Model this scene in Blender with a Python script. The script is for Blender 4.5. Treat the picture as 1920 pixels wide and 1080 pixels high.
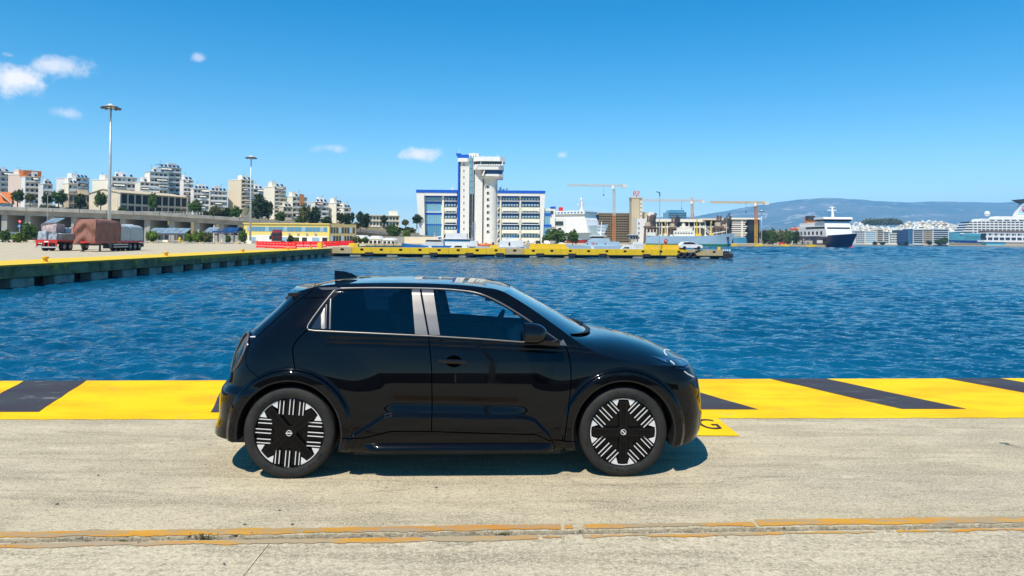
import bpy, bmesh, math, random
import numpy as np
from mathutils import Vector, Matrix, geometry

for _o in list(bpy.data.objects):
    bpy.data.objects.remove(_o)
SC = bpy.context.scene
COL = SC.collection
R = math.radians

# ------------------------------------------------------------------ camera
CAM_H, FPX, PCY = 1.82, 1280.0, 426.7          # eye height, focal length and principal row in photo pixels
camd = bpy.data.cameras.new('camera')
camd.sensor_width = 36.0
camd.lens = 24.0
camd.shift_y = -(540.0 - PCY) / 1920.0
camd.clip_start = 0.05
camd.clip_end = 60000.0
cam = bpy.data.objects.new('camera', camd)
COL.objects.link(cam)
CM = Matrix.Rotation(R(91.0), 4, 'X') @ Matrix.Rotation(R(0.5), 4, 'Z')
cam.matrix_world = Matrix.Translation((0, 0, CAM_H)) @ CM
SC.camera = cam

# ------------------------------------------------------------------ sun, sky, exposure
SUN = Vector((-0.27, -0.56, 1.0)).normalized()
sund = bpy.data.lights.new('sun', 'SUN')
sund.energy = 5.0
sund.angle = R(0.53)
sund.color = (1.0, 0.945, 0.86)
sun = bpy.data.objects.new('sun', sund)
COL.objects.link(sun)
sun.rotation_euler = SUN.to_track_quat('Z', 'Y').to_euler()
sun.location = (-30, -30, 80)

SC.view_settings.view_transform = 'Standard'
SC.view_settings.look = 'None'
SC.view_settings.exposure = 0.19
SC.view_settings.gamma = 1.0
SC.render.engine = 'CYCLES'
SC.cycles.use_denoising = True
SC.cycles.max_bounces = 8
SC.cycles.diffuse_bounces = 3
SC.cycles.glossy_bounces = 4
SC.cycles.transmission_bounces = 8
SC.cycles.transparent_max_bounces = 16
SC.cycles.volume_bounces = 1
SC.cycles.caustics_reflective = False
SC.cycles.caustics_refractive = False

def P(px, py, Y):
    """world point on the ray of a photo pixel, Y metres ahead"""
    d = CM.to_3x3() @ Vector(((px - 960) / FPX, (PCY - py) / FPX, -1.0))
    return Vector((0, 0, CAM_H)) + d * (Y / d.y)

def G(px, py, h=0.0):
    d = CM.to_3x3() @ Vector(((px - 960) / FPX, (PCY - py) / FPX, -1.0))
    return Vector((0, 0, CAM_H)) + d * ((h - CAM_H) / d.z)

world = bpy.data.worlds.new('World')
SC.world = world
world.use_nodes = True
def make_world():
    nt = world.node_tree
    nt.nodes.clear()
    N = nt.nodes.new
    L = nt.links.new
    sky = N('ShaderNodeTexSky')
    sky.sky_type = 'NISHITA'
    sky.sun_disc = False
    sky.sun_elevation = math.asin(SUN.z)
    sky.sun_rotation = math.atan2(SUN.x, SUN.y)
    sky.altitude = 0
    sky.air_density = 1.0
    sky.dust_density = 0.05
    sky.ozone_density = 2.2
    hs = N('ShaderNodeHueSaturation')
    hs.inputs['Hue'].default_value = 0.4945
    hs.inputs['Saturation'].default_value = 1.56
    hs.inputs['Value'].default_value = 0.90
    L(sky.outputs[0], hs.inputs['Color'])
    tc = N('ShaderNodeTexCoord')
    nz = N('ShaderNodeTexNoise')
    nz.inputs['Scale'].default_value = 26
    nz.inputs['Detail'].default_value = 7
    nz.inputs['Roughness'].default_value = 0.62
    L(tc.outputs['Generated'], nz.inputs['Vector'])
    total = None
    # small fair-weather clouds: direction (as a photo pixel), half size in degrees, strength
    clouds = [(30, 150, 3.0, 1.75, 1.0), (105, 127, 2.6, 0.95, .75), (125, 211, 1.9, 0.6, .5), (628, 278, 2.6, 0.65, .62),
              (783, 291, 2.5, 0.85, 1.0), (1053, 291, 0.75, 0.45, .6), (375, 108, 0.75, 0.5, .5), (18, 103, .7, .3, .45)]
    for px, py, ax, ay, st in clouds:
        d = (P(px, py, 100) - Vector((0, 0, CAM_H))).normalized()
        rt = d.cross(Vector((0, 0, 1))).normalized()
        up = rt.cross(d).normalized()
        du = N('ShaderNodeVectorMath'); du.operation = 'DOT_PRODUCT'; du.inputs[1].default_value = rt / math.tan(R(ax))
        dv = N('ShaderNodeVectorMath'); dv.operation = 'DOT_PRODUCT'; dv.inputs[1].default_value = up / math.tan(R(ay))
        dd = N('ShaderNodeVectorMath'); dd.operation = 'DOT_PRODUCT'; dd.inputs[1].default_value = d
        for n in (du, dv, dd):
            L(tc.outputs['Generated'], n.inputs[0])
        p2 = N('ShaderNodeMath'); p2.operation = 'POWER'; p2.inputs[1].default_value = 2; L(du.outputs['Value'], p2.inputs[0])
        q2 = N('ShaderNodeMath'); q2.operation = 'MULTIPLY_ADD'; L(dv.outputs['Value'], q2.inputs[0]); L(dv.outputs['Value'], q2.inputs[1]); L(p2.outputs[0], q2.inputs[2])
        sq = N('ShaderNodeMath'); sq.operation = 'SQRT'; L(q2.outputs[0], sq.inputs[0])
        # 1 - distance + noise
        ad = N('ShaderNodeMath'); ad.operation = 'MULTIPLY_ADD'; ad.inputs[1].default_value = 2.6; L(nz.outputs['Fac'], ad.inputs[0]); ad.inputs[2].default_value = -0.62
        sb = N('ShaderNodeMath'); sb.operation = 'SUBTRACT'; L(ad.outputs[0], sb.inputs[0]); L(sq.outputs[0], sb.inputs[1])
        mr = N('ShaderNodeMapRange'); mr.interpolation_type = 'SMOOTHSTEP'; mr.inputs['From Min'].default_value = -0.15; mr.inputs['From Max'].default_value = 0.75; mr.inputs['To Max'].default_value = st
        L(sb.outputs[0], mr.inputs['Value'])
        fr = N('ShaderNodeMath'); fr.operation = 'GREATER_THAN'; fr.inputs[1].default_value = 0.5; L(dd.outputs['Value'], fr.inputs[0])
        mu = N('ShaderNodeMath'); mu.operation = 'MULTIPLY'; L(mr.outputs[0], mu.inputs[0]); L(fr.outputs[0], mu.inputs[1])
        if total is None:
            total = mu
        else:
            a = N('ShaderNodeMath'); a.operation = 'MAXIMUM'; L(total.outputs[0], a.inputs[0]); L(mu.outputs[0], a.inputs[1]); total = a
    mix = N('ShaderNodeMix'); mix.data_type = 'RGBA'
    L(total.outputs[0], mix.inputs['Factor'])
    L(hs.outputs[0], mix.inputs['A'])
    mix.inputs['B'].default_value = (7.2, 6.7, 6.5, 1)
    bg = N('ShaderNodeBackground')
    bg.inputs['Strength'].default_value = 0.148
    L(mix.outputs['Result'], bg.inputs['Color'])
    out = N('ShaderNodeOutputWorld')
    L(bg.outputs[0], out.inputs[0])
make_world()

# ------------------------------------------------------------------ helpers
def wm(o):
    b = o.matrix_basis.copy()
    return wm(o.parent) @ o.matrix_parent_inverse @ b if o.parent else b

def tag(o, label=None, cat=None, group=None, kind=None):
    if label: o['label'] = label
    if cat: o['category'] = cat
    if group: o['group'] = group
    if kind: o['kind'] = kind
    return o

def thing(name, label, cat, loc=(0, 0, 0), yaw=0.0, group=None):
    o = bpy.data.objects.new(name, None)
    o.empty_display_size = 0.2
    COL.objects.link(o)
    o.location = loc
    o.rotation_euler = (0, 0, yaw)
    return tag(o, label, cat, group)

def link(name, me, parent=None, world=True):
    o = bpy.data.objects.new(name, me)
    COL.objects.link(o)
    if parent is not None:
        o.parent = parent
        if world:
            o.matrix_parent_inverse = wm(parent).inverted()
    return o

def copy_tree(o, parent=None):
    c = o.copy()
    COL.objects.link(c)
    if parent is not None:
        c.parent = parent
        c.matrix_parent_inverse = o.matrix_parent_inverse.copy()
    for ch in KIDS(o):
        copy_tree(ch, c)
    return c

def KIDS(o):
    return [x for x in COL.objects if x.parent == o]

class MB:
    def __init__(s):
        s.v, s.f, s.mi = [], [], []
    def add(s, vs, fs, mi=0):
        b = len(s.v)
        s.v += [tuple(v) for v in vs]
        s.f += [tuple(i + b for i in f) for f in fs]
        s.mi += [mi] * len(fs)
        return s
    def box(s, x0, x1, y0, y1, z0, z1, mi=0):
        return s.add([(x0, y0, z0), (x1, y0, z0), (x1, y1, z0), (x0, y1, z0), (x0, y0, z1), (x1, y0, z1), (x1, y1, z1), (x0, y1, z1)],
                     [(0, 3, 2, 1), (4, 5, 6, 7), (0, 1, 5, 4), (1, 2, 6, 5), (2, 3, 7, 6), (3, 0, 4, 7)], mi)
    def bbox(s, x0, x1, y0, y1, z0, z1, b=0.02, mi=0):
        """box with chamfered vertical and top edges"""
        poly = [(x0 + b, y0), (x1 - b, y0), (x1, y0 + b), (x1, y1 - b), (x1 - b, y1), (x0 + b, y1), (x0, y1 - b), (x0, y0 + b)]
        cx, cy = (x0 + x1) / 2, (y0 + y1) / 2
        ins = [(cx + (x - cx) * (1 - 2 * b / (x1 - x0)), cy + (y - cy) * (1 - 2 * b / (y1 - y0))) for x, y in poly]
        vs = [(x, y, z0) for x, y in poly] + [(x, y, z1 - b) for x, y in poly] + [(x, y, z1) for x, y in ins]
        fs = [tuple(range(7, -1, -1)), tuple(range(16, 24))]
        for k in range(8):
            j = (k + 1) % 8
            fs += [(k, j, 8 + j, 8 + k), (8 + k, 8 + j, 16 + j, 16 + k)]
        return s.add(vs, fs, mi)
    def bar(s, p, q, w, h=None, mi=0):
        p, q = Vector(p), Vector(q)
        h = h or w
        d = (q - p).normalized()
        a = Vector((0, 0, 1)) if abs(d.z) < 0.9 else Vector((0, 1, 0))
        u = d.cross(a).normalized() * (w / 2)
        n = u.normalized().cross(d).normalized() * (h / 2)
        return s.add([p - u - n, p + u - n, p + u + n, p - u + n, q - u - n, q + u - n, q + u + n, q - u + n],
                     [(0, 1, 2, 3), (7, 6, 5, 4), (0, 4, 5, 1), (1, 5, 6, 2), (2, 6, 7, 3), (3, 7, 4, 0)], mi)
    def tube(s, pts, r, n=8, mi=0, cap=True):
        pts = [Vector(p) for p in pts]
        rs = r if isinstance(r, (list, tuple)) else [r] * len(pts)
        vs, fs = [], []
        pu = None
        for i, p in enumerate(pts):
            d = (pts[min(i + 1, len(pts) - 1)] - pts[max(i - 1, 0)]).normalized()
            if pu is None:
                a = Vector((0, 0, 1)) if abs(d.z) < 0.9 else Vector((1, 0, 0))
                u = d.cross(a).normalized()
            else:
                u = (pu - d * pu.dot(d)).normalized()
            pu = u
            w = d.cross(u)
            for k in range(n):
                t = 2 * math.pi * k / n
                vs.append(p + (u * math.cos(t) + w * math.sin(t)) * rs[i])
        for i in range(len(pts) - 1):
            for k in range(n):
                j = (k + 1) % n
                fs.append((i * n + k, i * n + j, (i + 1) * n + j, (i + 1) * n + k))
        if cap:
            fs.append(tuple(range(n - 1, -1, -1)))
            fs.append(tuple((len(pts) - 1) * n + k for k in range(n)))
        return s.add(vs, fs, mi)
    def cyl(s, p, q, r0, r1=None, n=10, mi=0):
        return s.tube([p, q], [r0, r0 if r1 is None else r1], n, mi)
    def lathe(s, prof, n=24, c=(0, 0, 0), axis='z', mi=0):
        """prof: list of (radius, along-axis)"""
        vs, fs = [], []
        for r, a in prof:
            for k in range(n):
                t = 2 * math.pi * k / n
                x, y = r * math.cos(t), r * math.sin(t)
                p = (x, y, a) if axis == 'z' else ((x, a, y) if axis == 'y' else (a, x, y))
                vs.append((p[0] + c[0], p[1] + c[1], p[2] + c[2]))
        m = len(prof)
        for i in range(m - 1):
            for k in range(n):
                j = (k + 1) % n
                f = (i * n + k, i * n + j, (i + 1) * n + j, (i + 1) * n + k)
                fs.append(f if axis != 'y' else f[::-1])
        return s.add(vs, fs, mi)
    def prism(s, poly, a0, a1, axis='y', mi=0):
        """poly of 2-D points; axis y: points are (x,z) between y=a0..a1; axis z: (x,y); axis x: (y,z)"""
        mk = {'y': lambda p, a: (p[0], a, p[1]), 'z': lambda p, a: (p[0], p[1], a), 'x': lambda p, a: (a, p[0], p[1])}[axis]
        n = len(poly)
        vs = [mk(p, a0) for p in poly] + [mk(p, a1) for p in poly]
        fs = [tuple(range(n)), tuple(range(2 * n - 1, n - 1, -1))]
        for k in range(n):
            j = (k + 1) % n
            fs.append((k, k + n, j + n, j))
        return s.add(vs, fs, mi)
    def grid(s, pts, mi=0, flip=False):
        """pts[i][j] rows of points"""
        n, m = len(pts), len(pts[0])
        vs = [p for row in pts for p in row]
        fs = []
        for i in range(n - 1):
            for j in range(m - 1):
                f = (i * m + j, i * m + j + 1, (i + 1) * m + j + 1, (i + 1) * m + j)
                fs.append(f[::-1] if flip else f)
        return s.add(vs, fs, mi)
    def xf(s, M, start=0):
        s.v[start:] = [tuple(M @ Vector(v)) for v in s.v[start:]]
        return s
    def mesh(s, name, mats, smooth=False, fixn=False):
        me = bpy.data.meshes.new(name)
        me.from_pydata(s.v, [], s.f)
        for m in (mats if isinstance(mats, (list, tuple)) else [mats]):
            me.materials.append(m)
        if max(s.mi, default=0):
            me.polygons.foreach_set('material_index', s.mi)
        if fixn:
            bm = bmesh.new(); bm.from_mesh(me)
            bmesh.ops.recalc_face_normals(bm, faces=bm.faces)
            bm.to_mesh(me); bm.free()
        if smooth:
            me.polygons.foreach_set('use_smooth', [True] * len(me.polygons))
            if smooth is not True:
                me.set_sharp_from_angle(angle=R(smooth))
        me.update()
        return me
    def build(s, name, mats, parent=None, smooth=False, world=True, fixn=True):
        return link(name, s.mesh(name, mats, smooth, fixn), parent, world)

def text_obj(name, s, mat, M, size=1.0, parent=None, sx=1.0, ext=0.004):
    cu = bpy.data.curves.new(name, 'FONT')
    cu.body = s
    cu.size = size
    cu.extrude = ext
    cu.align_x = 'CENTER'
    cu.align_y = 'CENTER'
    to = bpy.data.objects.new(name, cu)
    me = bpy.data.meshes.new_from_object(to)
    bpy.data.objects.remove(to)
    me.transform(M @ Matrix.Diagonal((sx, 1, 1, 1)))
    me.materials.clear()
    me.materials.append(mat)
    return link(name, me, parent)

# ------------------------------------------------------------------ materials
MATS = {}
def mat(name, col, rough=0.6, metal=0.0, var=0.18, scale=2.0, bump=0.0, col2=None, spec=0.5, detail=5, bscale=None, stretch=None, alpha=None, trans=0.0, ior=1.45, contrast=(0.3, 0.7)):
    m = bpy.data.materials.new(name)
    m.use_nodes = True
    nt = m.node_tree
    b = nt.nodes['Principled BSDF']
    b.inputs['Roughness'].default_value = rough
    b.inputs['Metallic'].default_value = metal
    b.inputs['Specular IOR Level'].default_value = spec
    b.inputs['IOR'].default_value = ior
    b.inputs['Transmission Weight'].default_value = trans
    tc = nt.nodes.new('ShaderNodeTexCoord')
    src = tc.outputs['Object']
    if stretch:
        mp = nt.nodes.new('ShaderNodeMapping')
        mp.inputs['Scale'].default_value = stretch
        nt.links.new(src, mp.inputs['Vector'])
        src = mp.outputs[0]
    nz = nt.nodes.new('ShaderNodeTexNoise')
    nz.inputs['Scale'].default_value = scale
    nz.inputs['Detail'].default_value = detail
    nz.inputs['Roughness'].default_value = 0.6
    nt.links.new(src, nz.inputs['Vector'])
    rp = nt.nodes.new('ShaderNodeValToRGB')
    c1 = tuple(max(0, c * (1 - var)) for c in col)
    c2 = col2 or tuple(min(1, c * (1 + var)) for c in col)
    rp.color_ramp.elements[0].position, rp.color_ramp.elements[1].position = contrast
    rp.color_ramp.elements[0].color = (*c1, 1)
    rp.color_ramp.elements[1].color = (*c2, 1)
    nt.links.new(nz.outputs['Fac'], rp.inputs[0])
    nt.links.new(rp.outputs[0], b.inputs['Base Color'])
    if bump:
        n2 = nt.nodes.new('ShaderNodeTexNoise')
        n2.inputs['Scale'].default_value = bscale or scale * 6
        n2.inputs['Detail'].default_value = 6
        nt.links.new(src, n2.inputs['Vector'])
        bp = nt.nodes.new('ShaderNodeBump')
        bp.inputs['Strength'].default_value = bump
        bp.inputs['Distance'].default_value = 0.05
        nt.links.new(n2.outputs['Fac'], bp.inputs['Height'])
        nt.links.new(bp.outputs[0], b.inputs['Normal'])
    MATS[name] = m
    return m

class NT:
    """tiny node-graph helper"""
    def __init__(s, name):
        s.m = bpy.data.materials.new(name)
        s.m.use_nodes = True
        s.t = s.m.node_tree
        s.b = s.t.nodes['Principled BSDF']
        s.tc = s.t.nodes.new('ShaderNodeTexCoord')
        MATS[name] = s.m
    def n(s, kind, **kw):
        x = s.t.nodes.new(kind)
        for k, v in kw.items():
            if k in x.inputs: x.inputs[k].default_value = v
            else: setattr(x, k, v)
        return x
    def l(s, a, b):
        s.t.links.new(a, b)
    def noise(s, scale, stretch=None, detail=6, rough=0.6, dist=0.0, loc=None):
        src = s.tc.outputs['Object']
        if stretch or loc:
            mp = s.n('ShaderNodeMapping')
            if stretch: mp.inputs['Scale'].default_value = stretch
            if loc: mp.inputs['Location'].default_value = loc
            s.l(src, mp.inputs['Vector']); src = mp.outputs[0]
        x = s.n('ShaderNodeTexNoise', Scale=scale, Detail=detail, Roughness=rough, Distortion=dist)
        s.l(src, x.inputs['Vector'])
        return x.outputs['Fac']
    def voro(s, scale, stretch=None, feature='F1'):
        src = s.tc.outputs['Object']
        if stretch:
            mp = s.n('ShaderNodeMapping'); mp.inputs['Scale'].default_value = stretch
            s.l(src, mp.inputs['Vector']); src = mp.outputs[0]
        x = s.n('ShaderNodeTexVoronoi', feature=feature, Scale=scale)
        s.l(src, x.inputs['Vector'])
        return x.outputs['Distance']
    def step(s, v, a, b, to0=0.0, to1=1.0):
        x = s.n('ShaderNodeMapRange', interpolation_type='SMOOTHSTEP')
        x.inputs['From Min'].default_value = a; x.inputs['From Max'].default_value = b
        x.inputs['To Min'].default_value = to0; x.inputs['To Max'].default_value = to1
        s.l(v, x.inputs['Value'])
        return x.outputs[0]
    def mix(s, f, a, b, blend='MIX'):
        x = s.n('ShaderNodeMix', data_type='RGBA', blend_type=blend)
        for sock, v in (('Factor', f), ('A', a), ('B', b)):
            if hasattr(v, 'links'): s.l(v, x.inputs[sock])
            else: x.inputs[sock].default_value = v if sock == 'Factor' else (*v, 1)
        return x.outputs['Result']
    def math(s, op, a, b=0.0):
        x = s.n('ShaderNodeMath', operation=op)
        for i, v in enumerate((a, b)):
            if hasattr(v, 'links'): s.l(v, x.inputs[i])
            else: x.inputs[i].default_value = v
        return x.outputs[0]
    def bump(s, h, strength, dist, prev=None):
        x = s.n('ShaderNodeBump')
        x.inputs['Strength'].default_value = strength
        x.inputs['Distance'].default_value = dist
        s.l(h, x.inputs['Height'])
        if prev is not None: s.l(prev, x.inputs['Normal'])
        return x.outputs[0]

def m_concrete(name, base, dark=0.6, streaks=True):
    k = NT(name)
    b0 = tuple(base); b1 = tuple(c * 0.74 for c in base); b2 = tuple(min(1, c * 1.18) for c in base)
    grey = (base[0] * .66, base[1] * .68, base[2] * .76)
    c = k.mix(k.step(k.noise(.8, (1, 1.5, 1), detail=7), .36, .66), b0, b1)
    c = k.mix(k.step(k.noise(.45, (1, 1.6, 1), detail=6, loc=(4, 2, 0)), .45, .68, 0, .8), c, grey)
    c = k.mix(k.step(k.noise(3.5, (0.7, 1.3, 1), detail=9, rough=.68), .44, .70, 0, .8), c, b2)
    if streaks:   # tyre and drag marks that run along the quay, oil stains, pale scuffs
        st = k.step(k.noise(1.5, (0.20, 2.6, 1), detail=8, rough=.72, dist=.9), .47, .64, 0, .66)
        c = k.mix(st, c, tuple(x * 0.44 for x in base))
        pt = k.step(k.noise(1.9, (0.6, 1.7, 1), detail=9, rough=.72, dist=.7, loc=(7, 3, 0)), .57, .67, 0, .72)
        c = k.mix(pt, c, (0.15, 0.13, 0.10))
        lt_ = k.step(k.noise(2.6, (0.6, 2.0, 1), detail=8, rough=.72, loc=(1, 8, 0)), .59, .70, 0, .6)
        c = k.mix(lt_, c, (0.70, 0.60, 0.42))
    sp = k.step(k.voro(4.2, (1, 1.5, 1)), .075, .04, 0, .9)
    c = k.mix(k.math('MULTIPLY', sp, k.step(k.noise(2.3), .46, .52)), c, (0.035, 0.03, 0.028))
    c = k.mix(k.step(k.voro(17, (1, 1.2, 1)), .12, .06, 0, .55), c, tuple(x * .42 for x in base))
    c = k.mix(k.step(k.noise(70, detail=4, rough=.7), .42, .62, 0, .6), c, tuple(min(1, x * 1.5) for x in base))
    c = k.mix(k.step(k.noise(30, (.8, 1.1, 1), detail=7, rough=.8, loc=(3, 9, 2)), .50, .64, 0, .8), c, tuple(x * 0.46 for x in base))
    k.l(c, k.b.inputs['Base Color'])
    k.b.inputs['Roughness'].default_value = 0.9
    k.b.inputs['Specular IOR Level'].default_value = 0.2
    nrm = k.bump(k.noise(60, detail=8, rough=.75), .8, .008)
    nrm = k.bump(k.noise(6, detail=6), .4, .014, nrm)
    k.l(nrm, k.b.inputs['Normal'])
    return k.m

def m_paint(name, base, under, wear=(0.60, 0.70), rough=0.5, scale=2.2, dirt=.35):
    """road paint worn through to the concrete in patches"""
    k = NT(name)
    c = k.mix(k.step(k.noise(.9, (1, 2.4, 1), detail=7), .38, .66), base, (base[0] * .92, base[1] * .74, base[2] * .8))
    c = k.mix(k.step(k.noise(7, (.5, 2, 1), detail=8, rough=.7), .50, .78, 0, dirt), c, tuple(x * 0.62 for x in base))
    sc_ = k.step(k.noise(1.4, (.25, 3.0, 1), detail=9, rough=.75, dist=.6, loc=(2, 6, 0)), .58, .72, 0, .5)
    c = k.mix(sc_, c, tuple(x * .45 + .02 for x in base))
    w = k.noise(scale, (.5, 2.0, 1), detail=10, rough=.72, dist=.3)
    c = k.mix(k.step(w, wear[0], wear[1], 0, .9), c, under)
    sp = k.step(k.noise(46, (.7, 1.6, 1), detail=4, rough=.6), .70, .76)
    c = k.mix(sp, c, tuple(min(1, x * 1.6) for x in under))
    k.l(c, k.b.inputs['Base Color'])
    k.b.inputs['Roughness'].default_value = rough
    k.b.inputs['Specular IOR Level'].default_value = 0.05
    nrm = k.bump(k.noise(80, detail=8, rough=.7), .4, .004)
    k.l(nrm, k.b.inputs['Normal'])
    return k.m

M_CONC = m_concrete('concrete_quay', (0.50, 0.42, 0.275))
M_CONCB = m_concrete('concrete_near_slab', (0.52, 0.44, 0.295))
M_APRON = m_concrete('concrete_apron', (0.54, 0.45, 0.30), streaks=True)
M_YEL = m_paint('yellow_quay_paint', (0.93, 0.575, 0.0), (0.45, 0.35, 0.16), wear=(.60, .70))
M_BLK = m_paint('black_quay_paint', (0.060, 0.058, 0.060), (0.30, 0.28, 0.25), wear=(.56, .72), dirt=.3)
M_ORG2 = m_paint('faded_orange_line_paint', (0.60, 0.30, 0.03), (0.38, 0.31, 0.20), wear=(.40, .54), scale=3.5)
M_ORG = m_paint('orange_line_paint', (0.60, 0.30, 0.035), (0.34, 0.28, 0.18), wear=(.44, .58), scale=3.2)
M_LETTER = m_paint('lettering_paint', (0.03, 0.03, 0.03), (0.5, 0.36, 0.05), wear=(.64, .76))
M_RUBBLE = mat('joint_rubble', (0.24, 0.20, 0.14), 0.95, scale=14, var=.5, bump=.9, bscale=30)
M_STONE = mat('chipped_concrete', (0.38, 0.31, 0.20), 0.9, scale=20, var=.3, bump=.4)
M_WALLC = mat('quay_wall_concrete', (0.24, 0.155, 0.05), 0.9, scale=1.2, var=.5, bump=.5, bscale=8, col2=(0.34, 0.25, 0.13))
M_SHADEC = mat('recess_shade_concrete', (0.012, 0.012, 0.010), 0.7, scale=2, var=.4)  # near-black colour carries the shade of the gaps between the blocks
M_BLOCK = mat('weathered_block', (0.30, 0.275, 0.22), 0.9, scale=1.6, var=.4, bump=.4)
M_PYEL = mat('pier_yellow_paint', (0.92, 0.58, 0.008), 0.6, scale=1.3, var=.08, col2=(0.72, 0.44, 0.03), contrast=(.45, .75), stretch=(1, 1, .4))
M_PYELB = mat('pier_faded_paint', (0.62, 0.46, 0.17), 0.7, scale=1.5, var=.25, col2=(0.55, 0.42, 0.26))
M_RUBBER = mat('black_rubber', (0.02, 0.02, 0.022), 0.7, scale=5, var=.3)
M_WHITE = mat('white_paint', (0.84, 0.81, 0.75), 0.5, scale=.6, var=.06)
M_CREAM = mat('cream_plaster', (0.86, 0.78, 0.62), 0.8, scale=.4, var=.07)
M_IVORY = mat('ivory_cladding', (0.78, 0.74, 0.66), 0.6, scale=.5, var=.05)
M_PALEY = mat('pale_yellow_plaster', (0.82, 0.77, 0.62), 0.8, scale=.4, var=.06)
M_PINK = mat('pink_plaster', (0.70, 0.55, 0.46), 0.8, scale=.4, var=.08)
M_BEIGE = mat('beige_concrete', (0.54, 0.43, 0.28), 0.85, scale=.4, var=.15)
M_TAN = mat('tan_plaster', (0.74, 0.61, 0.43), 0.85, scale=.4, var=.10)
M_GREYC = mat('grey_concrete', (0.30, 0.285, 0.25), 0.9, scale=.3, var=.25, bump=.2)
M_GREYW = mat('pale_grey_plaster', (0.68, 0.65, 0.59), 0.8, scale=.4, var=.08)
M_ORROOF = mat('orange_roof_tile', (0.62, 0.17, 0.035), 0.8, scale=2, var=.2)
M_TERRA = mat('terracotta_plaster', (0.68, 0.26, 0.10), 0.8, scale=.5, var=.12)
M_BLUE = mat('cobalt_blue_panel', (0.005, 0.09, 0.48), 0.45, scale=.5, var=.1)
M_GLASSB = mat('blue_facade_glass', (0.05, 0.22, 0.36), 0.06, scale=.3, var=.3, spec=.9)
M_GLASSD = mat('dark_window_glass', (0.018, 0.028, 0.04), 0.08, scale=.4, var=.4, spec=.7)
M_GLASSL = mat('light_window_glass', (0.26, 0.40, 0.50), 0.15, scale=.8, var=.3, spec=.7)
M_DARK = mat('dark_recess', (0.03, 0.03, 0.032), 0.9, scale=1, var=.3)
M_AWN = mat('awning_canvas', (0.72, 0.66, 0.56), 0.9, scale=1, var=.1)
M_AWNB = mat('beige_awning', (0.50, 0.38, 0.25), 0.9, scale=1, var=.15)
M_RAIL = mat('balcony_rail', (0.16, 0.16, 0.17), 0.5, scale=1, var=.1)
M_SOLAR = mat('solar_panel', (0.02, 0.03, 0.06), 0.2, scale=1, var=.2)
M_STEEL = mat('galvanised_steel', (0.52, 0.53, 0.53), 0.45, metal=.4, scale=.8, var=.12)
M_DSTEEL = mat('dark_steel', (0.08, 0.075, 0.07), 0.6, scale=1, var=.3)
M_RED = mat('red_plastic', (0.80, 0.012, 0.010), 0.45, scale=.8, var=.12)
M_REDP = mat('red_truck_paint', (0.55, 0.03, 0.03), 0.45, scale=.8, var=.15)
M_TARPB = mat('brown_tarpaulin', (0.26, 0.115, 0.08), 0.8, scale=1.2, var=.15, bump=.6, bscale=2.0, stretch=(1, 1, .5))
M_TARPG = mat('grey_tarpaulin', (0.40, 0.44, 0.44), 0.7, scale=1.0, var=.10, bump=.4, bscale=2.0)
M_CARGO = mat('wrapped_cargo', (0.30, 0.42, 0.52), 0.4, scale=3, var=.6, col2=(0.52, 0.56, 0.60))
M_CANOPY = mat('canopy_glass', (0.22, 0.28, 0.31), 0.25, scale=.6, var=.3)
M_PCARGO = mat('pale_pink_sacks', (0.44, 0.28, 0.27), 0.7, scale=2.5, var=.4, col2=(0.58, 0.48, 0.46), bump=.6, bscale=4)
M_HULLB = mat('navy_hull_paint', (0.012, 0.03, 0.10), 0.35, scale=.2, var=.15)
M_HULLL = mat('light_blue_hull', (0.42, 0.55, 0.62), 0.5, scale=.15, var=.10)
M_GREEN = mat('green_boot_paint', (0.03, 0.20, 0.09), 0.6, scale=.2, var=.2)
M_REDB = mat('red_boot_paint', (0.38, 0.03, 0.03), 0.6, scale=.2, var=.2)
M_SKYB = mat('turquoise_hull_paint', (0.13, 0.50, 0.66), 0.45, scale=.1, var=.08)
M_DEEPB = mat('deep_blue_hull_paint', (0.01, 0.06, 0.30), 0.4, scale=.1, var=.1)
M_CGBLUE = mat('patrol_boat_blue', (0.03, 0.17, 0.42), 0.4, scale=.5, var=.12)
M_OREB = mat('orange_dinghy_rubber', (0.75, 0.16, 0.02), 0.6, scale=1, var=.15)
M_CRNO = mat('orange_crane_paint', (0.66, 0.24, 0.05), 0.6, scale=.4, var=.15)
M_CRNP = mat('pale_crane_paint', (0.62, 0.50, 0.40), 0.6, scale=.4, var=.1)
M_CRNY = mat('yellow_crane_paint', (0.70, 0.40, 0.04), 0.6, scale=.4, var=.15)
M_RUST = mat('rusty_steel', (0.17, 0.10, 0.07), 0.8, scale=.5, var=.4)
M_LEAF = mat('leaf_green', (0.055, 0.105, 0.022), 0.7, scale=1.6, var=.5, spec=.2, col2=(0.11, 0.18, 0.03))
M_LEAFD = mat('leaf_dark', (0.030, 0.058, 0.018), 0.75, scale=1.4, var=.5, spec=.2, col2=(0.055, 0.085, 0.028))
M_LEAFO = mat('leaf_olive', (0.09, 0.105, 0.035), 0.75, scale=1.4, var=.4, spec=.2, col2=(0.16, 0.16, 0.05))
M_LEAFB = mat('leaf_bright', (0.08, 0.16, 0.018), 0.7, scale=1.6, var=.4, spec=.2, col2=(0.20, 0.28, 0.03))
M_BARK = mat('bark', (0.11, 0.08, 0.055), 0.9, scale=3, var=.3)
M_DRY = mat('dry_hillside', (0.34, 0.24, 0.13), 0.95, scale=.09, var=.25, col2=(0.17, 0.15, 0.06), bump=.5, bscale=.6)
M_ROCK = mat('ochre_rock', (0.52, 0.27, 0.11), 0.95, scale=.4, var=.35, bump=.8, bscale=1.2, col2=(0.60, 0.40, 0.22))
M_SEAMT = mat('car_seam_shadow', (0.0004, 0.0004, 0.0005), 0.9, var=.1, spec=0.0)
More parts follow.
